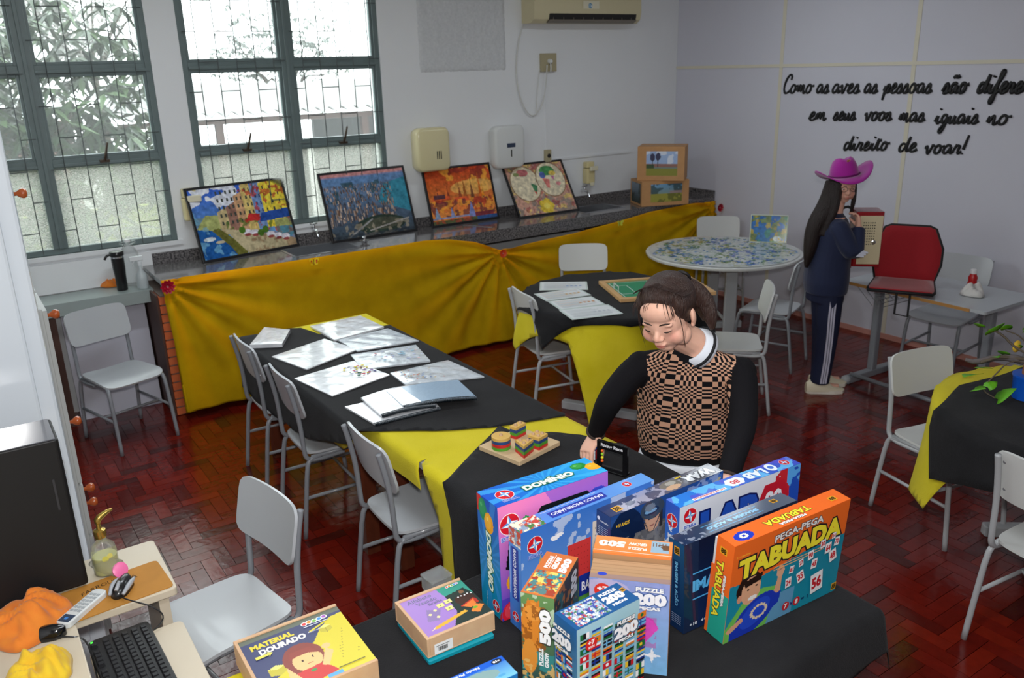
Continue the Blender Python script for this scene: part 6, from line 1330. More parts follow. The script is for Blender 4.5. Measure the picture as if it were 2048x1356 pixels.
stack((1.782, 2.650, 0), [(-.033, -.017), (.033, -.017), (.033, .017), (-.033, .017)], 'rgby', [(-.015, 0), (.015, 0)], R_(4))

# --- black race frame toy and the little cube under the hand
A = Vector((1.888, 2.262, TS)); B = Vector((1.930, 2.135, TS)); U = B-A; Wd = U.length
e = empty('race_frame_toy', A, math.atan2(U.y, U.x), 'black upright frame toy with white lettering and coloured beads', 'toy')
BT = mat('toy_black', (16, 16, 18), .25, coat=.3); h = .118
b = MB()
for q in ((0, .018, 0, h), (Wd-.020, Wd, 0, h), (.018, Wd-.020, 0, .014), (.018, Wd-.020, h-.034, h)): b.box(q[0], q[1], -.006, .006, q[2], q[3])
b.build('frame', BT, e, bevel=.0015)
MB().box(-.0, Wd, -.02, .02, 0, .006).build('foot_plate', BT, e)
p = Print((0, -.0062, 0), (1, 0, 0), (0, 0, 1)); p.text('Rising Race', Wd*.5, h-.017, w=Wd*.72, h=.018, col=(235, 235, 238), bold=.03); p.build('lettering', e, MATTE)
for k, cc in enumerate([(240, 100, 20), (150, 210, 40), (240, 220, 40), (230, 90, 30)]): MB().ell((.0235, -.004, h-.042-.014*k), (.0062, .0062, .0062), 10, 6).build('bead', mat('bead_%d' % (k % 3), cc, .3), e, smooth=True)
e = empty('puzzle_cube', (1.925, 2.338, TS), R_(30), 'small blue, red and white puzzle cube held under the hand', 'toy')
MB().box(-.021, .021, -.021, .021, 0, .042).build('cube_core', BT, e, bevel=.002)
cols3 = {'t': (30, 90, 190), 'f': (206, 40, 50), 's': (230, 232, 236)}
for i in range(3):
    for j in range(3):
        a, c2 = -.0195+.0133*i, .0015+.0133*j
        MB().box(a, a+.0122, -.0195+.0133*j, -.0073+.0133*j, .042, .0428).build('tile', mat('tile_blue', cols3['t'], .25), e)
        MB().box(a, a+.0122, -.0218, -.021, c2, c2+.0122).build('tile', mat('tile_red', cols3['f'], .25), e)
        MB().box(-.0218, -.021, a, a+.0122, c2, c2+.0122).build('tile', mat('tile_white', cols3['s'], .25), e)

q = at(884, 1186, z=TT); e = empty('clear_plastic_box', (q.x, q.y+.03, TT), R_(5), 'small clear plastic box on the front table beside the hanging yellow strip', 'box')
b = MB(); b.rbox(-.035, .035, -.03, .03, 0, .003, .006); b.box(-.035, .035, -.03, -.028, .003, .045); b.box(-.035, .035, .028, .03, .003, .045); b.box(-.035, -.033, -.028, .028, .003, .045); b.box(.033, .035, -.028, .028, .003, .045); b.build('box_shell', CLR, e, bevel=.002); MB().rbox(-.038, .038, -.033, .033, .045, .050, .006).build('box_lid', CLR, e, bevel=.001)
# ================================================================== ROUND TABLES: papers, football board, puzzle
def printed(px, label, seed, accent, z=TB+.011):
    P4 = [at(*p, z=z) for p in px]; c = sum(P4, Vector())/4; U = ((P4[1]-P4[0])+(P4[2]-P4[3]))/2; V = ((P4[3]-P4[0])+(P4[2]-P4[1]))/2; w, h = U.length, V.length; U.normalize()
    e = empty('printed_sheet', c, math.atan2(U.y, U.x), label, 'sheet', 'laminated printed sheets on the round table'); w = min(w, .42); h = min(max(h, .2), .30)
    MB().box(-w/2, w/2, -h/2, h/2, 0, .002).build('sheet_body', mat('laminated_paper', (222, 230, 228), .25, coat=.5), e)
    p = Print((-w/2, -h/2, .002), (1, 0, 0), (0, 1, 0)); r = random.Random(seed); p.rect(.006, .006, w-.006, h-.006, (200, 222, 214)); p.rect(.012, .012, w-.012, h-.012, (232, 236, 238))
    for k in range(9): p.rect(.03, h*.84-k*h*.085, w*r.uniform(.55, .93), h*.84-k*h*.085+.004, (160, 172, 180) if k % 3 else accent)
    for k in range(4): p.rect(w*.55+k*.03, h*.4, w*.55+k*.03+.018, h*.52, accent)
    p.build('sheet_print', e, GLOSSP)
ZP = TB+.020
printed([(1079, 582), (1175, 579), (1175, 564), (1080, 564)], 'printed sheet at the far edge of the round black-clothed table', 1, (170, 190, 220), ZP)
printed([(1092, 603), (1185, 590), (1154, 577), (1068, 588)], 'printed sheet with orange marks, second from the far edge', 2, (226, 190, 140), ZP+.002)
printed([(1122, 621), (1210, 609), (1184, 593), (1094, 603)], 'printed sheet with orange marks between the two nearer sheets', 3, (220, 170, 130), ZP+.0005)
printed([(1142, 640), (1247, 628), (1216, 609), (1120, 621)], 'printed sheet nearest the hanging yellow tip', 4, (200, 206, 214), ZP+.0025)
P4 = [at(*p, z=ZP+.02) for p in ((1268, 594), (1434, 581), (1345, 553), (1200, 568))]; c = sum(P4, Vector())/4; U = ((P4[1]-P4[0])).normalized()
e = empty('football_board', (c.x, c.y, ZP), math.atan2(U.y, U.x), 'wooden table football board with a green pitch, partly behind the girl\'s head', 'game board'); w, h = .66, .50
b = MB()
for q in ((-w/2, w/2, -h/2, -h/2+.035), (-w/2, w/2, h/2-.035, h/2), (-w/2, -w/2+.035, -h/2+.035, h/2-.035), (w/2-.035, w/2, -h/2+.035, h/2-.035)): b.box(*q, 0, .026)
b.build('board_frame', mat('board_wood', (206, 164, 112), .45, noise=.2, nscale=14), e, bevel=.003)
MB().box(-w/2+.035, w/2-.035, -h/2+.035, h/2-.035, 0, .014).build('pitch', mat('pitch_green', (30, 140, 96), .4), e)
p = Print((-w/2+.035, -h/2+.035, .014), (1, 0, 0), (0, 1, 0)); W_, H_ = w-.07, h-.07; wl = (225, 235, 228); t = .005
for q in ((.02, .02, W_-.02, .02+t), (.02, H_-.02-t, W_-.02, H_-.02), (.02, .02, .02+t, H_-.02), (W_-.02-t, .02, W_-.02, H_-.02), (W_/2-t/2, .02, W_/2+t/2, H_-.02), (.02, H_*.25, .12, H_*.25+t), (.02, H_*.75, .12, H_*.75+t), (.12, H_*.25, .12+t, H_*.75), (W_-.12, H_*.25, W_-.02, H_*.25+t), (W_-.12, H_*.75, W_-.02, H_*.75+t), (W_-.12, H_*.25, W_-.12+t, H_*.75)): p.rect(*q, wl)
p.disc(W_/2, H_/2, .06, wl); p.disc(W_/2, H_/2, .055, (30, 140, 96)); p.build('pitch_lines', e, PAPER)
b = MB(); [b.tube([(-w/2+.05, s*.05, .014), (-w/2+.05, s*.05, .055)], .003, 6) for s in (-1, 1)]; b.tube([(-w/2+.05, -.05, .055), (-w/2+.05, .05, .055)], .003, 6); b.build('goal', mat('white_plastic'), e)
# map puzzle spread on the white round table
c = Cv(1.2, 1.2, .011); N1 = fbm(c.X, c.Y, 5, 3); c.c[:] = L((96, 140, 190)); c.blobs(6, .50, (120, 150, 96), 5, .9); c.blobs(8, .56, (176, 172, 100), 7, .9); c.blobs(5, .60, (60, 100, 190), 11, .9); c.blobs(13, .6, (190, 200, 190), 15, .7); c.blobs(34, .60, (216, 220, 220), 21, .9); c.blobs(26, .66, (84, 130, 70), 25, .8); c.blobs(9, .57, (206, 212, 208), 31, .85); c.blobs(18, .58, (220, 224, 220), 35, .8); c.mottle(70, .35, 4)
g = ((c.X*45).astype(int)+(c.Y*45).astype(int)*7) % 5; c.put(np.hypot(c.X-.6, c.Y-.6) > .56+.03*np.sin(np.arctan2(c.Y-.6, c.X-.6)*9), (214, 218, 216))
pr_ = Print((-.6, -.6, 0), (1, 0, 0), (0, 1, 0)); pr_.art(c)
mid = [(np.mean([pr_.v[i][0] for i in f]), np.mean([pr_.v[i][1] for i in f])) for f in pr_.f]; keep = [k for k, m_ in enumerate(mid) if math.hypot(*m_) < .60]
pr_.f = [pr_.f[k] for k in keep]; pr_.col = [pr_.col[k] for k in keep]
e = empty('map_puzzle', (R2[0], R2[1], TB+.0012), .4, 'large half finished map jigsaw spread over the white round table', 'jigsaw puzzle'); pr_.build('puzzle_picture', e, GLOSSP)
r = random.Random(2); b = MB()
for k in range(240):
    a = r.uniform(0, 2*PI); rad = .56*math.sqrt(r.random()); x, y = rad*math.cos(a), rad*math.sin(a); s = r.uniform(.008, .013); t0 = r.uniform(0, 1.5); b.prism([(x+s*math.cos(t0+q*PI/2), y+s*math.sin(t0+q*PI/2)) for q in range(4)], .001, .0045); b.mi = k % 3
b.build('loose_pieces', [mat('piece_%d' % k, q, .35) for k, q in enumerate([(190, 200, 196), (120, 150, 110), (90, 130, 180)])], e, kind='stuff')
def art_small(c, w, h): c.grad((60, 120, 170), (40, 110, 190)); c.blobs(16, .52, (120, 140, 70), 3, .9); c.blobs(22, .6, (180, 160, 70), 6, .9); c.blobs(14, .62, (70, 140, 110), 9, .8); c.ell(w*.75, h*.12, w*.12, h*.1, (210, 220, 220)); c.ell(w*.8, h*.12, w*.03, h*.04, (230, 200, 60))
leaning('framed_picture', (1498, 484), (1573, 487), (1500, 428), (1576, 431), art_small, 'small blue and green map picture standing up behind the puzzle table, beside a chair back', zb=TB+.001, ytop=None if False else at(1537, 485, z=TB+.001).y+.03, fw_=.008, fm=mat('pale_frame', (196, 206, 190), .4), group='small standing picture', cell=.006)

# --- pupil desk: red cushion, sauce bottle, tissue
DZ2 = TB+.001
P4 = [at(*p, z=.79) for p in ((1736, 594), (1838, 598), (1862, 563), (1757, 550))]; c = (P4[2]+P4[3])/2; U = ((P4[2]-P4[3])+(P4[1]-P4[0])).normalized()
RED = mat('red_cushion_cloth', (158, 10, 26), .8, noise=.15, nscale=120, sheen=.3); BKC = mat('black_piping', (20, 20, 22), .6)
e = empty('folding_seat_cushion', (c.x, c.y, DZ2), math.atan2(U.y, U.x), 'red folding seat cushion with black piping propped on the pupil desk', 'cushion')
def pad(outline, M, name):
    b = MB(); b.X = M; n = len(outline); cx = sum(p[0] for p in outline)/n; cy = sum(p[1] for p in outline)/n
    ins = lambda k: [(cx+(x-cx)*k, cy+(y-cy)*k) for x, y in outline]
    b.loft([[(x, y, z) for x, y in ins(k)] for k, z in ((.93, 0), (1, .008), (1, .022), (.96, .032), (.7, .036))]); o = b.build(name, RED, e, smooth=50)
    b = MB(); b.X = M; b.tube([(x, y, .016) for x, y in outline]+[(outline[0][0], outline[0][1], .016)], .011, 7); b.build('piping', BKC, o, smooth=True)
sw = .20
pad([(-sw*.95, -.36), (sw*.95, -.36), (sw, -.30), (sw*.92, 0), (-sw*.92, 0), (-sw, -.30)], T(0, 0, .012), 'seat_pad')
pad([(-sw*.92, .0), (sw*.92, .0), (sw*1.05, .11), (sw*1.05, .22), (sw*.78, .35), (sw*.6, .365), (-sw*.6, .365), (-sw*.78, .35), (-sw*1.05, .22), (-sw*1.05, .11)], T(0, 0, .03) @ RX(R_(78)), 'back_pad')
p = Print((-.13, .022, .395), (1, 0, 0), (0, .2, .98)); 
MB().box(-.14, -.105, -.028+.06, -.024+.06, .30, .335).build('woven_tag', mat('tag_grey', (190, 190, 196), .6), e)
b = MB(); b.tube([(-.02, -.355, .016), (-.02, -.36, -.12), (.06, -.36, -.13), (.06, -.355, .016)], .007, 6); b.build('strap', BKC, e)
def ks(e): MB().lathe([(.018, .118), (.020, .12), (.020, .145), (.012, .15)], 14).build('cap', mat('white_cap'), e)
q = at(1949, 588, z=TB); bottle('sauce_bottle', (q.x+.05, q.y+.05, DZ2), [(.026, 0), (.030, .005), (.031, .05), (.026, .07), (.029, .095), (.018, .118)], mat('red_bottle', (176, 22, 26), .3), 'red bottle with a white cap on the pupil desk', 'bottle', ks, 'bottles on the pupil desk')
rag('tissue', (q.x-.02, q.y-.0, DZ2), mat('white_tissue', (214, 212, 208), .8), (.17, .14), 'crumpled white tissue in front of the red bottle', 12, 'tissues', .4, .08)

# --- potted vine on the right table
q = at(2052, 800, z=TB+.012); e = empty('potted_vine', (q.x, q.y, TB+.020), 0, 'trailing green vine in a blue pot cut by the right edge', 'plant')
MB().lathe([(.045, 0), (.06, .004), (.066, .10), (.07, .105), (.07, .115), (.06, .115)], 24).build('pot', mat('blue_pot', (20, 90, 200), .35), e, smooth=40)
MB().lathe([(.03, .10), (.034, .12), (.028, .22), (.012, .25)], 16).build('root_support', mat('brown_stake', (150, 96, 66), .8), e, smooth=40)
VG = mat('vine_leaf', (96, 170, 30), .45, noise=.3, nscale=30); STM = mat('vine_stem', (96, 84, 70), .7)
def heart(pos, s, yaw, pitch, roll):
    b = MB(); b.X = T(*pos) @ RZ(yaw) @ RX(pitch) @ RY(roll); o = [(0, .0), (.35, -.18), (.52, .12), (.45, .5), (.22, .85), (0, 1.1)]
    pts = [(0, 0, 0), (0, .35, -.05), (0, .75, -.06), (0, 1.1, -.15)]; L_ = [(x*s, y*s, (.10*abs(x)-.12*y*y)*s) for x, y in o[1:5]]; Rr = [(-x, y, z) for x, y, z in L_]; M_ = [tuple(v*s for v in p) for p in pts]
    b.add(M_+L_+Rr, [(0, 4, 5, 1), (1, 5, 6, 2), (2, 6, 7, 3), (0, 1, 9, 8), (1, 2, 10, 9), (2, 3, 11, 10)]); b.build('leaf', VG, e, smooth=True, solid=.0008)
def loc(px, py, d): return at(px, py, d=d)-Vector((q.x, q.y, TB+.012))
d0 = (q-Vector(CAM)).length
st = [(2045, 720), (2000, 735), (1950, 760), (1940, 775)]
b = MB(); b.tube([(0, 0, .2)]+[tuple(loc(x, y, d0-.05)) for x, y in ((2030, 700), (2000, 668), (1975, 662))], .005, 6, 2); b.tube([(0, 0, .18)]+[tuple(loc(x, y, d0)) for x, y in ((2030, 720), (2000, 716), (1960, 728))], .008, 6, 2)
b.tube([(0, 0, .16)]+[tuple(loc(x, y, d0-.1)) for x, y in ((2020, 722), (1985, 758), (1960, 782), (1990, 800))], .003, 6, 2); b.tube([(0, 0, .2)]+[tuple(loc(x, y, d0)) for x, y in ((2044, 676), (2010, 664))], .003, 6, 2); b.build('stem', STM, e, smooth=True)
for x, y, s, yw, pt, dd in ((1985, 668, .085, 2.6, .9, .05), (1962, 657, .045, 1.2, .6, .05), (2012, 662, .05, 2.0, .8, 0), (2048, 664, .05, 3.4, .9, 0), (2010, 712, .05, 1.3, .6, .02), (1992, 716, .035, 2.2, .3, .02), (1950, 752, .085, 1.5, .2, .02), (1948, 782, .055, 2.9, .5, .12), (1975, 778, .05, 4.4, .5, .12), (1996, 802, .08, 3.6, .9, .12), (1975, 740, .06, 1.0, .2, .0), (2035, 700, .04, 2, .8, 0)): heart(loc(x, y, d0-dd), s, yw, pt, .3)
b = MB(); b.ell(tuple(loc(2033, 696, d0-.02)), (.03, .012, .028), 12, 8); b.build('yellow_bloom', mat('yellow_bloom', (232, 190, 60), .6), e, smooth=True)
b = MB(); b.tube([(.02, .02, .15), tuple(loc(2040, 722, d0)), tuple(loc(2000, 716, d0+.02)), tuple(loc(1950, 728, d0+.03)), tuple(loc(1930, 722, d0+.03))], [.014, .02, .016, .014, .008], 7, 1); b.build('dry_branch', mat('dry_branch', (104, 96, 96), .8), e, smooth=True)

# ================================================================== WALL LETTERING
G = dict(
 a=([[(.8,.85),(.45,1.02),(.12,.65),(.1,.22),(.35,0),(.65,.3),(.85,.95),(.78,.3),(.92,0),(1.2,.3)]],1.12), C=([[(.95,1.5),(1.0,1.95),(.65,2.15),(.25,1.6),(.08,.7),(.35,0),(.75,.05),(1.1,.35)]],1.05),
 d=([[(.8,.8),(.4,1.02),(.1,.6),(.2,.08),(.5,.05),(.8,.6),(1.1,2.1),(.85,.5),(.95,0),(1.25,.3)]],1.15), e=([[(0,.25),(.55,.55),(.66,.9),(.4,1.05),(.12,.6),(.2,.1),(.5,0),(.9,.3)]],.84),
 f=([[(0,.25),(.5,1.2),(.8,2.0),(.5,2.1),(.38,1.2),(.3,-.6),(.1,-1),(-.02,-.6),(.3,0),(.8,.3)]],.75), g=([[(.8,.85),(.4,1.02),(.1,.6),(.3,.05),(.7,.4),(.88,.95),(.75,-.4),(.4,-1),(.1,-.7),(.5,-.15),(1.1,.3)]],1.05),
 i=([[(0,.25),(.32,1),(.28,.3),(.45,0),(.75,.3)],[(.42,1.45),(.46,1.6)]],.7), m=([[(0,.3),(.2,1),(.15,0),(.3,.8),(.5,1.0),(.55,.0),(.7,.8),(.92,1.0),(.95,.1),(1.1,0),(1.3,.3)]],1.25),
 n=([[(0,.3),(.2,1),(.15,0),(.35,.8),(.58,1.0),(.6,.1),(.75,0),(1.0,.3)]],.95), o=([[(.7,.85),(.4,1.02),(.1,.6),(.15,.15),(.45,0),(.75,.3),(.72,.8),(.5,.95),(.8,.8),(1.1,.85)]],1.0),
 p=([[(0,.3),(.25,1),(.1,-1.1),(.3,.6),(.6,1.02),(.8,.6),(.6,.05),(.3,.1)],[(.6,.05),(.95,.25)]],.95), r=([[(0,.25),(.3,1.1),(.35,.85),(.65,.9),(.5,.3),(.6,0),(.9,.3)]],.85),
 s=([[(0,.2),(.4,1.1),(.62,.5),(.45,0),(.12,.1)],[(.5,.02),(.9,.3)]],.82), t=([[(0,.25),(.4,1.7),(.25,.4),(.4,0),(.75,.3)],[(.1,1.15),(.65,1.2)]],.7), u=([[(0,.3),(.2,1),(.12,.3),(.3,0),(.6,.4),(.75,1),(.7,.2),(.85,0),(1.1,.3)]],1.05),
 v=([[(0,.6),(.15,1),(.3,.1),(.45,0),(.75,.85),(.7,1.0),(1.0,.85)]],.95))
G['ã'] = (G['a'][0]+[[(.15,1.45),(.4,1.65),(.6,1.45),(.85,1.65)]], 1.12); G['!'] = ([[(.35,2.0),(.2,.5)],[(.16,.1),(.17,.0)]], .5)
LB = mat('black_lettering', (22, 22, 24), .5)
wl_ = empty('wall_lettering', (XR, 4.0, 1.8), 0, 'black handwritten Portuguese lettering on the pale panelled wall', 'lettering')
def word(txt, pxa, pxb, row, xh, slant=.30, r=.0095):
    ya = at(pxa, row, x=XR); yb = at(pxb, row, x=XR); z = ya.z; zb = yb.z
    tot = sum(G[ch][1] for ch in txt); sc = (ya.y-yb.y)/tot; b = MB(); x = 0
    for ch in txt:
        st, adv = G[ch]
        for s in st:
            pts = []
            for px_, py_ in s:
                X = (x+px_)*sc+slant*py_*xh*.6; pts.append((XR-.004, ya.y-X, z+(zb-z)*((x+px_)/tot)+py_*xh))
            P = [Vector(p) for p in pts]
            b.tube([tuple(p-Vector((0, 4.0, 1.8))-Vector((XR, 0, 0))) for p in P], [r*(1.25 if k % 2 else .9) for k in range(len(P))], 6, 2)
        x += adv
    o = b.build('word', LB, wl_, smooth=True); o.scale = (1, 1, 1)
for args in (('Como', 1565, 1624, 187), ('as', 1632, 1657, 187), ('aves', 1663, 1718, 187), ('as', 1727, 1754, 187), ('pessoas', 1766, 1862, 187), ('são', 1884, 1932, 187), ('diferentes', 1953, 2105, 187)): word(*args, .075, r=.009 if args[0] not in ('são', 'diferentes') else .0125)
for args in (('em', 1617, 1651, 241), ('seus', 1666, 1710, 241), ('voos', 1728, 1782, 242), ('mas', 1797, 1848, 244), ('iguais', 1868, 1955, 248), ('no', 1972, 2016, 250)): word(*args, .070, r=.0095)
for args in (('direito', 1686, 1775, 301), ('de', 1795, 1832, 304), ('voar!', 1848, 1930, 308)): word(*args, .068, r=.0095)
# ================================================================== PEOPLE
def fuse(b, voxel, name, smooth=3):
    """melt overlapping tapered shapes into one continuous surface"""
    me = bpy.data.meshes.new(name); me.from_pydata(b.v, [], b.f); me.update()
    bm = bmesh.new(); bm.from_mesh(me); bmesh.ops.recalc_face_normals(bm, faces=bm.faces); bm.to_mesh(me); bm.free()
    o = bpy.data.objects.new(name, me); COL.objects.link(o)
    m = o.modifiers.new('r', 'REMESH'); m.mode = 'VOXEL'; m.voxel_size = voxel; m.use_smooth_shade = True
    s = o.modifiers.new('s', 'SMOOTH'); s.factor = .5; s.iterations = smooth
    bpy.context.view_layer.update(); dg = bpy.context.evaluated_depsgraph_get()
    out = bpy.data.meshes.new_from_object(o.evaluated_get(dg)); bpy.data.objects.remove(o); out.name = name
    for p in out.polygons: p.use_smooth = True
    return out
def link_mesh(me, name, mats, parent, colfn=None, attr='Col'):
    if not isinstance(mats, (list, tuple)): mats = [mats]
    me.materials.clear(); [me.materials.append(m) for m in mats]
    if colfn:
        n = len(me.vertices); co = np.empty(n*3); me.vertices.foreach_get('co', co); co = co.reshape(-1, 3); c = np.ones((n, 4)); c[:, :3] = colfn(co)
        a = me.color_attributes.new(attr, 'FLOAT_COLOR', 'POINT'); a.data.foreach_set('color', c.reshape(-1))
    o = bpy.data.objects.new(name, me); COL.objects.link(o); o.parent = parent; return o
def oval_loft(b, secs, n=28, p=2.3):
    """torso from oval sections: (centre, half width along s, half depth along f, s, f)"""
    rings = []
    for c, a, d, s, f in secs:
        c = Vector(c); s = Vector(s); f = Vector(f); r = []
        for k in range(n):
            t = 2*PI*k/n; ct, st_ = math.cos(t), math.sin(t); r.append(tuple(c+s*(a*math.copysign(abs(ct)**(2/p), ct))+f*(d*math.copysign(abs(st_)**(2/p), st_))))
        rings.append(r)
    b.loft(rings)
def limb(b, pts, rad, n=12, sm=2):
    b.tube(pts, rad, n, sm); b.ell(pts[0], (rad[0],)*3, 12, 8); b.ell(pts[-1], (rad[-1],)*3, 12, 8)
SKIN = mat('skin', rough=.48, attr='Col', sss=.12, noise=.04, nscale=60, spec=.35)
def basis(fx, fy, pitch=0, roll=0):
    """head frame: x = the head's left, y = where the face looks, z = up"""
    f = Vector((fx, fy, 0)).normalized(); s = Vector((0, 0, 1)).cross(f)*-1
    M = Matrix((s, f, Vector((0, 0, 1)))).transposed()           # columns
    return (M @ Matrix.Rotation(-pitch, 3, 'X') @ Matrix.Rotation(roll, 3, 'Y')).to_4x4()
def head_shapes(b, full=1.0, k=1.0):
    e = b.ell; f = full
    e((0, -.018, .035), (.076*k, .094, .083), 24, 16); e((0, .018, .0), (.068, .072, .075), 20, 14); e((0, .022, -.035), (.060*f, .060, .062), 20, 14)
    e((0, .046, -.082), (.027*f, .024, .020), 14, 10)
    for s in (-1, 1):
        e((s*.034*f, .046, -.042), (.028*f, .028, .030), 14, 10); e((s*.045*f, .02, -.06), (.022*f, .035, .028), 14, 10)
        e((s*.030, .0735, -.004), (.0155, .010, .0085), 14, 10)                      # lids over the eyes
        e((s*.029, .074, .012), (.022, .010, .007), 12, 8)                            # brow ridge
        e((s*.0105, .089, -.034), (.0085, .010, .007), 10, 8)                         # nostril wings
        e((s*.079*k, -.012, -.010), (.009, .018, .028), 12, 10, Matrix.Rotation(s*-.25, 3, 'Z')); e((s*.077*k, -.006, -.034), (.007, .010, .010), 10, 8)
    e((0, .062, .045), (.055, .030, .038), 16, 10)
    b.tube([(0, .076, .012), (0, .084, -.008), (0, .096, -.026), (0, .097, -.032)], [.0075, .0078, .0098, .0100], 10, 1); e((0, .095, -.031), (.0105, .0105, .009), 12, 8)
    e((0, .080, -.050), (.012, .010, .008), 10, 8)
    e((0, .083, -.057), (.0205, .0085, .0050), 14, 8); e((0, .082, -.0665), (.0165, .0085, .0062), 14, 8); e((0, .066, -.060), (.024, .018, .016), 14, 8)
def hand(b, wrist, dirv, palm, s=1.0, curl=.6, side=1, splay=.18):
    """palm plus five unequal bent fingers; dirv = pointing direction, palm = palm normal"""
    d = Vector(dirv).normalized(); n = Vector(palm); n = (n-d*n.dot(d)).normalized(); a = d.cross(n)*side; w = Vector(wrist)
    c = w+d*.045*s; rings = []
    for t, hw, hh in ((0, .024, .019), (.3, .032, .017), (.7, .039, .0145), (1, .037, .011)):
        cc = w+d*.085*s*t; rings.append([tuple(cc+a*hw*s*math.cos(q*PI/8)+n*hh*s*math.sin(q*PI/8)) for q in range(16)])
    b.loft(rings)
    for k, (off, ln, r, cv) in enumerate(((-.029, .068, .0088, curl), (-.010, .078, .0092, curl*1.02), (.010, .072, .0088, curl*1.06), (.028, .056, .0078, curl*1.15))):
        p = w+d*.078*s+a*off*s; dd = (d+a*off*splay*10*.3).normalized(); pts = [tuple(w+d*.05*s+a*off*.8*s), tuple(p)]; ang = 0; q = p
        for seg in (.46, .30, .24):
            ang += cv*(.55 if seg > .4 else .75); v = dd*math.cos(ang)+n*math.sin(ang); q = q+v*ln*seg*s; pts.append(tuple(q))
        b.tube(pts, [r*s, r*1.02*s, r*s, r*.92*s, r*.74*s], 9, 1); b.ell(pts[-1], (r*.76*s,)*3, 8, 6)
    t0 = w+d*.020*s-a*.026*s; t1 = t0+(d*.55-a*.65+n*.35).normalized()*.034*s; t2 = t1+(d*.85-a*.15+n*.55).normalized()*.030*s; t3 = t2+(d*.8+a*.25+n*.6).normalized()*.022*s
    b.tube([tuple(t0), tuple(t1), tuple(t2), tuple(t3)], [.0150*s, .0115*s, .0098*s, .0078*s], 9, 1); b.ell(tuple(t3), (.008*s,)*3, 8, 6)

# ------------------------------------------------------------------ girl in the checked sweater
PX = Vector((2.30, 2.16, 0)); g1 = empty('person', PX, 0, 'girl in a beige and black checked sweater at the table, looking down', 'person', 'people')
f1 = Vector((-.76, -.65, 0)).normalized(); s1 = Vector((0, 0, 1)).cross(f1); s1 = -s1 if s1.x < 0 else s1    # s1: her left, right in the picture
def W1(v): return Vector(v)-PX
hd1 = at(1334, 628, d=2.97); H1 = T(*W1(hd1)) @ basis(-.95, -.42, R_(19), R_(5)) @ Matrix.Scale(1.13, 4)
def hp(H, v): return H @ Vector(v)
SH = Vector((2.16, 2.055, 1.20)); shR = SH-s1*.185-Vector((0, 0, .035)); shL = SH+s1*.182-Vector((0, 0, .035))
wr1 = at(1190, 868, z=.845); hw = Vector((1.955, 2.405, .835))
el1 = Vector(at(1216, 806, d=3.22)); el2 = Vector(at(1486, 850, d=3.02)); wr2 = Vector(at(1455, 958, d=2.95))
secs = lambda k: [(W1(v), a*k, d*k, s1, (f1+Vector((0, 0, u))).normalized()) for v, a, d, u in (
    ((2.29, 2.19, .735), .172, .135, 0), ((2.285, 2.185, .80), .184, .150, 0), ((2.27, 2.17, .88), .190, .158, 0), ((2.25, 2.15, .96), .188, .152, .1), ((2.225, 2.12, 1.05), .196, .140, .12), ((2.195, 2.09, 1.125), .206, .120, .2), ((2.178, 2.07, 1.175), .200, .098, .2), ((2.165, 2.055, 1.215), .155, .078, .25), ((2.155, 2.04, 1.245), .088, .062, .25), ((2.15, 2.03, 1.27), .062, .056, .3))]
b = MB(); oval_loft(b, secs(.9))
b.X = H1; head_shapes(b, 1.13, 1.0); b.X = Matrix.Identity(4)
b.tube([tuple(hp(H1, (0, -.012, -.03))), tuple(hp(H1, (0, -.022, -.085))), tuple(W1((2.155, 2.03, 1.27))), tuple(W1((2.17, 2.05, 1.18)))], [.056, .053, .058, .07], 16, 1)
for a, c, r3 in ((shR, (el1, wr1), (.050, .040, .028, .024)), (shL, (el2, wr2), (.052, .044, .030, .025))):
    limb(b, [W1(a), W1((a+c[0])/2)+Vector((0, 0, 0)), W1(c[0]), W1(c[1])], list(r3[:1])+[r3[0]*.92, r3[1], r3[2]])
hd = (hw-wr1); hand(b, W1(wr1), (at(1172, 905, z=.79)-wr1), (.25, -.2, -1), 1.0, .85, -1)
hand(b, W1(wr2), Vector((-.2, -.25, -.9)), f1, 1.0, .35, 1)
for s in (-1, 1):
    hp_ = W1((2.32, 2.21, .72))+s1*s*.075; limb(b, [hp_, hp_+Vector((.01, .02, -.34)), hp_+Vector((.03, .04, -.64))], [.088, .060, .040])
    ft = hp_+Vector((.03, .04, -.66)); b.ell(tuple(ft+f1*.05), (.045, .045, .03), 12, 8); b.tube([tuple(ft-f1*.02), tuple(ft+f1*.14)], [.036, .03], 10)
body = fuse(b, .0042, 'body', 2)
inv1 = np.array(H1.inverted())
def skincol(co):
    l = co @ inv1[:3, :3].T+inv1[:3, 3]; base = np.tile(np.array(L((232, 182, 158))), (len(co), 1))
    def blend(c, m): nonlocal base; m = np.clip(m, 0, 1)[:, None]; base = base*(1-m)+np.array(L(c))*m
    g = lambda c, r: np.exp(-(((l-np.array(c))/np.array(r))**2).sum(1))
    for s in (-1, 1): blend((226, 142, 128), .55*g((s*.042, .06, -.035), (.020, .03, .020))); blend((150, 96, 80), .5*g((s*.030, .078, .004), (.018, .012, .006)))
    blend((196, 104, 96), 1.1*g((0, .088, -.0615), (.018, .012, .0062))); blend((206, 132, 112), .4*g((0, .1, -.03), (.012, .012, .010)))
    blend((120, 56, 52), .9*g((0, .092, -.0618), (.019, .02, .0012))); return base
link_mesh(body, 'body', SKIN, g1, skincol)
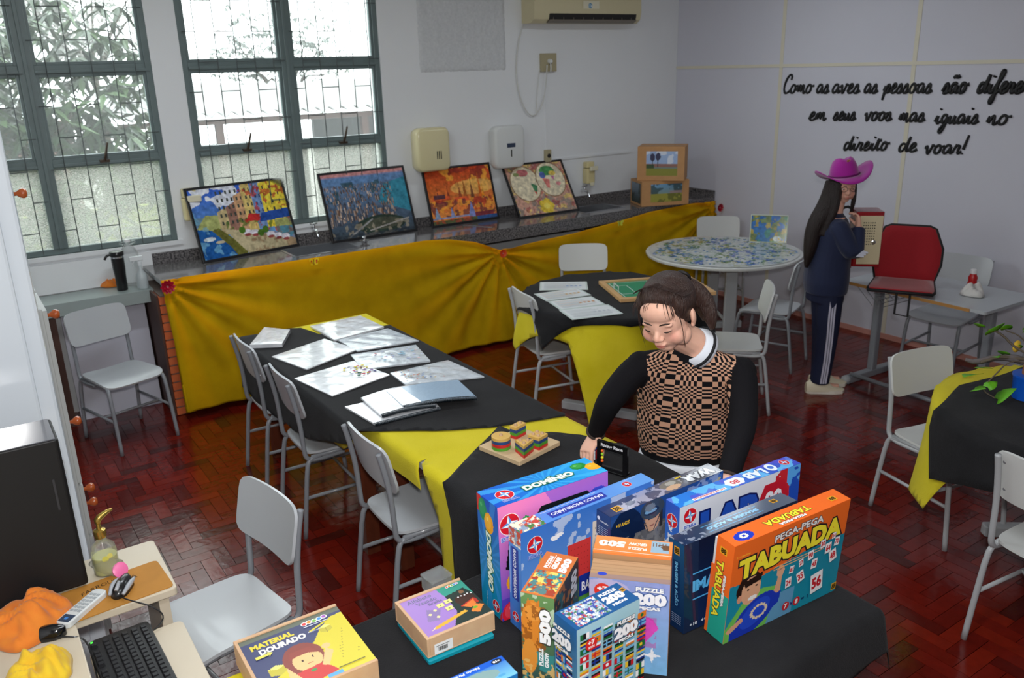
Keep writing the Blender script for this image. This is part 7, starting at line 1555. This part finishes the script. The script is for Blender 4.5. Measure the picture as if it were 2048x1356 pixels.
# lashes and brows
DKH = mat('dark_brown_lash', (38, 24, 20), .6)
for s in (-1, 1):
    b = MB(); b.X = H1; b.tube([(s*.015, .0815, -.007), (s*.024, .0845, -.0105), (s*.034, .083, -.0105), (s*.044, .0755, -.007)], [.0006, .0016, .0018, .0008], 6, 2); b.build('eyelashes', DKH, g1, smooth=True)
    b = MB(); b.X = H1; b.tube([(s*.012, .0855, .014), (s*.024, .0865, .0195), (s*.036, .0815, .020), (s*.047, .070, .014)], [.0016, .0026, .0024, .0008], 6, 2); b.build('eyebrow', DKH, g1, smooth=True)
# hair: cap, nape, ponytail with strands
HAIR = mat('dark_brown_hair', (58, 40, 34), .35, noise=.5, nscale=16, stretch=(9, 9, 1.2), bump=.8, bscale=30, spec=.5)
b = MB(); b.X = H1; b.ell((0, -.026, .038), (.085, .096, .087), 24, 16); b.ell((0, .012, .074), (.068, .056, .050), 20, 12); b.ell((0, .034, .088), (.046, .034, .022), 16, 10)
for s in (-1, 1): b.ell((s*.062, .010, .044), (.022, .040, .046), 16, 10); b.ell((s*.068, .014, .014), (.010, .014, .030), 12, 8)
b.ell((0, -.072, -.02), (.064, .045, .06), 16, 10)
b.ell((-.012, -.098, .070), (.024, .024, .022), 14, 10)
pt = [(-.012, -.10, .06), (-.045, -.125, .02), (-.075, -.125, -.03), (-.092, -.105, -.07), (-.10, -.085, -.11)]; b.tube(pt, [.020, .028, .030, .025, .008], 14, 2)
pt = [(-.012, -.10, .06), (-.03, -.135, .02), (-.055, -.135, -.05), (-.065, -.12, -.10)]; b.tube(pt, [.02, .024, .026, .010], 12, 2)
link_mesh(fuse(b, .005, 'hair', 3), 'hair', HAIR, g1)
b = MB(); b.X = H1; r = random.Random(3)
for k in range(20):
    x = r.uniform(-.06, .06); z0 = .115+r.uniform(-.02, .02)
    b.tube([(x*.9, .058+r.uniform(-.01, .006), z0-.02), (x*1.12, .082, .075+r.uniform(-.01, .01)), (x*1.2, .084, .060-r.uniform(0, .03))], [.0010, .0008, .0003], 4, 1)
for s in (-1, 1):
    for k in range(8): q = r.uniform(0, .012); b.tube([(s*.060, .045+q, .06), (s*(.070+q*.3), .052+q*.6, .01), (s*(.066+q*.2), .048+q, -.05-r.uniform(0, .045))], [.0009, .0008, .0003], 4, 2)
for k in range(150):
    t = r.uniform(-1.25, 1.25); u = .088; b.tube([(u*math.sin(t)*.96, .03*math.cos(t)+.025, .115+.02*math.cos(t)-.05*abs(t)*.5), (u*math.sin(t)*1.05, -.04, .105-.035*abs(t)), (-.012+.02*math.sin(t), -.108, .078)], [.0008, .0010, .0008], 4, 2)
b.build('hair_strands', HAIR, g1, kind='stuff')
b = MB(); b.X = H1; pts = [(-.022+.022*math.cos(2*PI*k/16), -.110+.006*math.sin(2*PI*k/16), .068+.021*math.sin(2*PI*k/16)) for k in range(17)]; b.tube(pts, .005, 8); b.build('hair_tie', mat('black_hair_tie', (26, 22, 24), .6), g1, smooth=True)
# sweater: torso and sleeves in one surface; its knitted pattern follows the chest
b = MB(); oval_loft(b, secs(1.035)[:-1])
for a, c, r3 in ((shR, (el1, wr1), (.056, .056, .050, .034)), (shL, (el2, wr2), (.056, .055, .050, .038))):
    mid = (a+c[0])/2+Vector((0, 0, .01)); b.tube([tuple(W1(SH+(a-SH)*.4)), tuple(W1(a)), tuple(W1(mid)), tuple(W1(c[0])), tuple(W1(c[0]*.45+c[1]*.55)), tuple(W1(c[1]+(c[0]-c[1])*.08))], [.05, r3[0], r3[1], r3[2], r3[2]*.82, r3[3]], 18, 2); b.ell(tuple(W1(a)), (r3[0]*.98,)*3, 14, 10)
sw_ = fuse(b, .0045, 'sweater', 3)
s1n, f1n, PXn, SHn = np.array(s1), np.array(f1), np.array(PX), np.array(SH)
def swcoord(co):
    p = co+PXn; ax = (1.24-p[:, 2])/.45; cx = SHn+(np.array((2.29, 2.185, .78))-SHn)*np.clip((SHn[2]-p[:, 2])/(SHn[2]-.78), -.2, 1.2)[:, None]
    u = (p-cx) @ s1n; w = (p-cx) @ f1n; th = np.arctan2(u, np.maximum(w, -.05)+.09)
    def dseg(a, c): a = np.array(a); c = np.array(c); d = c-a; t = np.clip(((p-a) @ d)/(d @ d), 0, 1); return np.linalg.norm(p-a-t[:, None]*d, axis=1)
    arm = np.minimum(dseg(shR-s1*.0, el1), dseg(el1, wr1)); arm2 = np.minimum(dseg(shL, el2), dseg(el2, wr2))
    sleeve = ((arm < .063) | (arm2 < .063)) & (np.abs(u) > .150) | (np.abs(u) > .200) | (np.minimum(dseg(el1, wr1), dseg(el2, wr2)) < .060)
    neck = np.linalg.norm((p-np.array((2.152, 2.03, 1.258)))*[1, 1, 1.25], axis=1) < .083
    hem = p[:, 2] < .775; c = np.zeros((len(p), 3)); c[:, 0] = th*.16/.95; c[:, 1] = p[:, 2]; c[:, 2] = np.where(sleeve | neck | hem, 0., 1.); return c
SWM = bpy.data.materials.new('checked_knit'); SWM.use_nodes = True; nt = SWM.node_tree; nd = nt.nodes; lk = nt.links; P_ = nd['Principled BSDF']; P_.inputs['Roughness'].default_value = .85; P_.inputs['Specular IOR Level'].default_value = .2
at_ = nd.new('ShaderNodeAttribute'); at_.attribute_name = 'Knit'; sp = nd.new('ShaderNodeSeparateColor'); lk.new(at_.outputs['Color'], sp.inputs[0])
def mth(op, a, bb=None, clampv=False):
    n = nd.new('ShaderNodeMath'); n.operation = op
    for i, v in enumerate((a, bb)):
        if v is None: continue
        if isinstance(v, (int, float)): n.inputs[i].default_value = v
        else: lk.new(v, n.inputs[i])
    return n.outputs[0]
def warp(x, per, cells, amp):
    """phase of a checker whose cells shrink once in every period"""
    k = mth('MULTIPLY', x, 2*PI/per); s = mth('MULTIPLY', mth('SINE', k), amp); return mth('SINE', mth('MULTIPLY', mth('ADD', mth('MULTIPLY', x, 1/per), s), PI*cells))
U_ = warp(sp.outputs[0], .118, 9, .105); V_ = warp(mth('ADD', sp.outputs[1], -.015), .098, 8, .105)
chk = mth('GREATER_THAN', mth('MULTIPLY', U_, V_), 0.0)
fac = mth('MULTIPLY', chk, mth('GREATER_THAN', sp.outputs[2], .5)); mx = nd.new('ShaderNodeMix'); mx.data_type = 'RGBA'; mx.inputs[6].default_value = (*L((17, 16, 20)), 1); mx.inputs[7].default_value = (*L((206, 158, 130)), 1); lk.new(fac, mx.inputs[0]); lk.new(mx.outputs[2], P_.inputs['Base Color'])
n2 = nd.new('ShaderNodeTexNoise'); n2.inputs['Scale'].default_value = 240; bu = nd.new('ShaderNodeBump'); bu.inputs['Strength'].default_value = .25; bu.inputs['Distance'].default_value = .004; lk.new(n2.outputs['Fac'], bu.inputs['Height']); lk.new(bu.outputs[0], P_.inputs['Normal'])
link_mesh(sw_, 'sweater', SWM, g1, swcoord, 'Knit')
# white T-shirt collar and hem, cuffs, trousers, shoes
nk = W1((2.150, 2.027, 1.262)); nf = (hp(H1, (0, -.022, -.085))-nk).normalized(); WT = mat('white_tshirt', (226, 230, 238), .7)
b = MB(); a0 = nf.orthogonal().normalized(); a1 = nf.cross(a0); rings = []
for t, rr2 in ((-.028, .080), (-.008, .074), (.012, .066), (.016, .060), (.008, .056)): rings.append([tuple(nk+nf*t+(a0*math.cos(2*PI*k/28)+a1*math.sin(2*PI*k/28))*rr2) for k in range(28)])
b.loft(rings, caps=False); b.build('tshirt_collar', WT, g1, smooth=True, solid=.003)
b = MB(); pts = [tuple(nk+nf*-.012+(a0*math.cos(2*PI*k/28)+a1*math.sin(2*PI*k/28))*.079) for k in range(29)]; b.tube(pts, .0055, 8); b.build('neckband', mat('black_knit', (24, 24, 28), .8), g1, smooth=True)
b = MB(); oval_loft(b, [(W1(v), a, d, s1, f1) for v, a, d in (((2.29, 2.19, .705), .190, .155), ((2.285, 2.187, .718), .188, .155), ((2.285, 2.187, .742), .180, .148))]); b.build('tshirt_hem', WT, g1, smooth=40)
for w, e_, rr2 in ((wr1, el1, .036), (wr2, el2, .038)):
    d = (W1(e_)-W1(w)).normalized(); a0 = d.orthogonal().normalized(); a1 = d.cross(a0); c = W1(w)+d*.012
    b = MB(); b.tube([tuple(c+(a0*math.cos(2*PI*k/18)+a1*math.sin(2*PI*k/18))*rr2*.94) for k in range(19)], .0062, 8); b.build('cuff', mat('dark_cuff', (58, 46, 40), .8), g1, smooth=True)
NV = mat('navy_trousers', (34, 38, 62), .8); b = MB(); oval_loft(b, [(W1((2.31, 2.20, .66)), .165, .13, s1, f1), (W1((2.29, 2.19, .74)), .172, .135, s1, f1)])
for s in (-1, 1):
    hp_ = W1((2.32, 2.21, .70))+s1*s*.078; b.tube([tuple(hp_), tuple(hp_+Vector((.01, .02, -.34))), tuple(hp_+Vector((.03, .04, -.61)))], [.096, .078, .062], 16, 1)
link_mesh(fuse(b, .007, 'trousers', 3), 'trousers', NV, g1)
for s in (-1, 1):
    ft = W1((2.35, 2.25, .0))+s1*s*.078; b = MB(); b.tube([tuple(ft-f1*.05+Vector((0, 0, .045))), tuple(ft+f1*.05+Vector((0, 0, .04))), tuple(ft+f1*.14+Vector((0, 0, .03)))], [.045, .044, .030], 12, 1); b.build('shoe', WT, g1, smooth=True)

# ------------------------------------------------------------------ girl in the navy tracksuit with the hat
P2 = Vector((4.88, 3.415, 0)); g2 = empty('person', P2, 0, 'girl in a navy tracksuit standing by the right wall with an accordion', 'person', 'people')
f2 = Vector((.80, -.60, 0)).normalized(); s2 = Vector((f2.y, -f2.x, 0)); up_ = Vector((0, 0, 1))      # s2: her right hand side = towards the camera
if s2.dot(Vector((-.8, -.5, 0))) < 0: s2 = -s2
def B2(a, c, z): return f2*a+s2*c+up_*z              # forward, towards the camera, up
hd2 = at(1677, 372, d=(P2-Vector((0, 0, 2.25))+up_*1.45).length)-P2; hd2 = B2(.045, .0, 1.435)
H2 = T(*hd2) @ basis(-.52, -.85, R_(4), 0)
b = MB(); b.X = H2; head_shapes(b, 1.0, .98); b.X = Matrix.Identity(4); b.tube([tuple(hd2+B2(-.01, 0, -.04)), tuple(hd2+B2(-.03, 0, -.12)), tuple(B2(0, 0, 1.22))], [.05, .046, .06], 14, 1)
oval_loft(b, [(B2(0, 0, z), a, d, s2, f2) for z, a, d in ((.74, .13, .10), (.85, .14, .10), (1.0, .125, .095), (1.15, .145, .095), (1.24, .10, .07))])
shn = B2(0, .135, 1.18); shf = B2(0, -.135, 1.18); eln = B2(.10, .19, .98); wrn = B2(.135, .11, 1.175); elf = B2(.14, -.17, 1.0); wrf = B2(.22, -.06, 1.12)
limb(b, [shn, eln, wrn], [.04, .034, .022]); limb(b, [shf, elf, wrf], [.04, .034, .022])
hand(b, wrn, (B2(-.1, -.25, .9)), -f2, .9, .9, 1); hand(b, wrf, B2(-.3, .3, .8), -f2, .9, .8, -1)
for s, fa in ((1, .0), (-1, .05)):
    c = s*.07; limb(b, [B2(0, c, .78), B2(.01+fa*.3, c, .42), B2(-.01+fa, c, .09)], [.08, .052, .036]); b.tube([tuple(B2(-.02+fa, c, .05)), tuple(B2(.12+fa, c, .045))], [.028, .018], 10)
body = fuse(b, .006, 'body', 2); inv2 = np.array(H2.inverted())
def skin2(co):
    l = co @ inv2[:3, :3].T+inv2[:3, 3]; base = np.tile(np.array(L((226, 174, 152))), (len(co), 1)); g = lambda c, r: np.exp(-(((l-np.array(c))/np.array(r))**2).sum(1))
    for c, m in (((176, 84, 84), 1.0*g((0, .088, -.0615), (.018, .012, .006))), ((208, 124, 110), .5*(g((.042, .06, -.035), (.02, .03, .02))+g((-.042, .06, -.035), (.02, .03, .02))))): m = np.clip(m, 0, 1)[:, None]; base = base*(1-m)+np.array(L(c))*m
    return base
link_mesh(body, 'body', SKIN, g2, skin2)
for s in (-1, 1):
    b = MB(); b.X = H2; b.ell((s*.030, .0800, -.004), (.010, .0048, .0052), 12, 8); ey = b.build('eye', mat('eye_white', (225, 222, 220), .2), g2, smooth=True)
    b = MB(); b.X = H2; b.ell((s*.030, .0838, -.004), (.0048, .0022, .0046), 10, 6); b.build('iris', DKH, ey, smooth=True)
    b = MB(); b.X = H2; b.tube([(s*.012, .085, .013), (s*.026, .086, .018), (s*.046, .072, .012)], [.0014, .0022, .0008], 6, 1); b.build('eyebrow', DKH, g2, smooth=True)
b = MB(); b.X = H2
for s in (-1, 1): b.tube([(s*.031+.021*math.cos(2*PI*k/16), .094, -.004+.016*math.sin(2*PI*k/16)) for k in range(17)], .0014, 6); b.tube([(s*.052, .092, 0), (s*.078, .03, .004), (s*.08, -.01, 0)], .0014, 6)
b.tube([(-.010, .096, 0), (.010, .096, 0)], .0014, 6); b.build('glasses', mat('dark_glasses', (40, 34, 36), .3), g2, smooth=True)
HAIR2 = mat('long_black_brown_hair', (34, 24, 22), .42, noise=.4, nscale=14, stretch=(8, 8, 1), bump=.7, bscale=30)
b = MB(); b.X = H2; b.ell((0, -.026, .03), (.086, .094, .088), 20, 14)
for s, q in ((-1, .0), (1, -.035)): b.tube([(s*.072, q, .04), (s*.080, q+.005, -.04), (s*.078, q+.01, -.12), (s*.072, q, -.19)], [.015, .016, .016, .008], 10, 2)
b.X = Matrix.Identity(4); b.tube([tuple(hd2+B2(-.05, .01, .02)), tuple(hd2+B2(-.10, .04, -.12)), tuple(B2(-.135, .05, 1.18)), tuple(B2(-.155, .06, 1.02)), tuple(B2(-.17, .06, .90))], [.07, .066, .06, .045, .012], 16, 2); b.tube([tuple(hd2+B2(-.06, .05, .0)), tuple(hd2+B2(-.07, .08, -.13)), tuple(B2(-.09, .10, 1.12))], [.035, .036, .02], 12, 2)
link_mesh(fuse(b, .006, 'hair', 3), 'hair', HAIR2, g2)
# hat
HM = mat('purple_felt', (166, 12, 150), .8, sheen=.4); ht = empty('cowboy_hat', (P2+hd2)+Vector((0, 0, .065)), 0, 'purple cowboy hat with upturned brim on the head of the girl in navy', 'hat')
ht.rotation_euler = basis(-.52, -.85, R_(-2), R_(9)).to_euler(); b = MB(); n = 40; rings = []
for t, rx, ry, z in ((0, .180, .175, 1), (.35, .148, .146, .5), (.7, .11, .12, .12), (1, .090, .106, 0)):
    rings.append([(rx*math.cos(2*PI*k/n), ry*math.sin(2*PI*k/n), z*(.068*abs(math.cos(2*PI*k/n))**2.2-.035*abs(math.sin(2*PI*k/n))**2)) for k in range(n)])
b.loft(rings, caps=False); b.build('brim', HM, ht, smooth=True, solid=.004)
b = MB(); rings = []
for z, rx, ry in ((-.004, .091, .107), (.03, .088, .103), (.07, .078, .095), (.105, .062, .080), (.122, .045, .06), (.118, .02, .04), (.105, .008, .02)):
    rings.append([(rx*math.cos(2*PI*k/n), ry*math.sin(2*PI*k/n), z-(.020 if z > .1 else 0)*math.exp(-(math.cos(2*PI*k/n)*rx/.03)**2)+.012*math.sin(2*PI*k/n)*(z/.12)) for k in range(n)])
b.loft(rings); b.build('crown', HM, ht, smooth=60); b = MB(); b.tube([(.092*math.cos(2*PI*k/30), .108*math.sin(2*PI*k/30), .010) for k in range(31)], .005, 6); b.build('hat_band', mat('deep_purple', (110, 8, 100), .6), ht, smooth=True)
b = MB(); b.X = T(.0, .082, .105) @ RX(R_(55)); b.add([(math.cos(PI/2+PI*k/5)*(.016 if k % 2 == 0 else .007), math.sin(PI/2+PI*k/5)*(.016 if k % 2 == 0 else .007), 0) for k in range(10)], [tuple(range(10))]); b.build('star_pin', mat('gold_star', (220, 190, 110), .3, metal=.6), ht, solid=.002)
# tracksuit
TS_ = mat('navy_tracksuit', (24, 34, 66), .8, noise=.12, nscale=10, sheen=.15); TP = mat('navy_track_trousers', (20, 28, 58), .75, noise=.12, nscale=10)
b = MB(); oval_loft(b, [(B2(x, 0, z), a, d, s2, f2) for z, a, d, x in ((.72, .160, .135, -.01), (.80, .168, .145, -.012), (.92, .160, .140, -.01), (1.05, .155, .130, 0), (1.15, .160, .115, 0), (1.22, .115, .085, 0), (1.26, .07, .065, -.01))])
for a, c, w in ((shn, eln, wrn), (shf, elf, wrf)): b.tube([tuple(a*.8+B2(0, 0, 1.18)*.2), tuple(a), tuple(c), tuple(w)], [.06, .066, .058, .040], 14, 2)
link_mesh(fuse(b, .007, 'sweatshirt', 3), 'sweatshirt', TS_, g2)
b = MB(); oval_loft(b, [(B2(-.01, 0, z), a, d, s2, f2) for z, a, d in ((.66, .14, .12), (.76, .145, .12))])
for s, fa in ((1, .0), (-1, .05)):
    c = s*.068; b.tube([tuple(B2(0, c, .76)), tuple(B2(.01+fa*.3, c, .42)), tuple(B2(-.015+fa, c, .075))], [.092, .075, .066], 16, 2)
link_mesh(fuse(b, .007, 'track_trousers', 3), 'track_trousers', TP, g2)
WS = mat('white_stripe', (196, 196, 214), .7)
for k in (-1, 0, 1):
    b = MB(); rg = [(.70, .079, .002), (.58, .0805, .0), (.42, .0755, .003), (.25, .0700, .0), (.09, .0665, -.01)]
    pts = [B2(x+k*.016, .069+r_, z) for z, r_, x in rg]; b.loft([[tuple(p+f2*q+s2*h) for q, h in ((-.0055, -.004), (.0055, -.004), (.0055, .004), (-.0055, .004))] for p in pts]); b.build('side_stripe', WS, g2)
b = MB(); c = B2(.115, .245, 1.035); 
for k in range(3): o = c+B2(.0+.012*k, 0, .012*k-.01); b.add([tuple(o+B2(-.03, .0, -.012)), tuple(o+B2(.02, .0, -.018)), tuple(o+B2(.022, .0, -.008)), tuple(o+B2(-.008, .0, .004))], [(0, 1, 2, 3)])
b.build('sleeve_emblem', mat('emblem_white', (214, 218, 232), .6), g2, solid=.003)
SHO = mat('cream_shoes', (222, 212, 186), .6); SOL = mat('shoe_sole', (232, 226, 210), .5)
for s, fa in ((1, .0), (-1, .06)):
    c = s*.068; ft = B2(-.02+fa, c, 0); b = MB(); rings = []
    for x, w, h in ((-.085, .030, .075), (-.05, .042, .105), (.0, .046, .11), (.05, .047, .088), (.10, .046, .055), (.145, .040, .042), (.175, .022, .03)): rings.append([tuple(ft+B2(x, w*math.cos(PI*q/10), .02+max(0, (h-.02)*math.sin(PI*q/10)))) for q in range(11)])
    b.loft(rings); b.build('shoe', SHO, g2, smooth=50)
    b = MB(); b.add(*(lambda o: ([tuple(ft+B2(x, y, z)) for z in (.001, .024) for x, y in o], [tuple(range(len(o)-1, -1, -1)), tuple(range(len(o), 2*len(o)))]+[(i, (i+1) % len(o), len(o)+(i+1) % len(o), len(o)+i) for i in range(len(o))]))([(-.085, -.02), (-.06, -.038), (0, -.040), (.1, -.050), (.16, -.040), (.185, 0), (.16, .040), (.1, .050), (0, .040), (-.06, .038), (-.085, .02)])); b.build('shoe_sole', SOL, g2)
# accordion held against her
ac2 = empty('accordion', P2+B2(.165, -.045, .90), math.atan2(f2.y, f2.x)-R_(6), 'small red accordion with a cream grille and white keys, held by the girl in navy', 'accordion')
RD = mat('accordion_red', (150, 20, 30), .25, coat=.5); CRM = mat('cream_grille', (218, 206, 170), .35, coat=.3)
MB().rbox(-.02, .155, -.10, .085, 0, .37, .012).build('end_case', RD, ac2, bevel=.004)
MB().rbox(.002, .148, -.107, -.10, .02, .345, .003).build('grille_panel', CRM, ac2, bevel=.002)
b = MB()
for i in range(6):
    for j in range(9): b.ell((.028+.014*i, -.1085, .155+.018*j), (.004, .003, .004), 6, 4)
b.build('grille_studs', mat('dark_studs', (40, 40, 44), .4), ac2, kind='stuff')
b = MB(); b.X = T(.10, -.108, .17) @ RX(PI/2); b.lathe([(.014, 0), (.014, .003), (.008, .005)], 14); b.build('round_emblem', INOX, ac2)
for k in range(6): MB().box(-.10, -.04, -.108, -.096, -.0+.022*k+.004, .020+.022*k+.004).build('key', mat('key_white', (226, 224, 216), .3), ac2)
for k in range(5): MB().box(-.10, -.07, -.112, -.108, .018+.022*k, .028+.022*k).build('black_key', BKP, ac2)
MB().rbox(-.115, -.02, -.097, .07, -.01, .15, .01).build('keyboard_case', RD, ac2, bevel=.003)
b = MB(); b.tube([(.0, .0, .33), (-.05, .05, .40), (-.15, .06, .30), (-.12, .05, .05)], .010, 8, 2); b.build('shoulder_strap', mat('strap_black', (24, 22, 24), .6), ac2, smooth=True)
# the script's last step: drop the unused prototype transforms
bpy.context.view_layer.update()
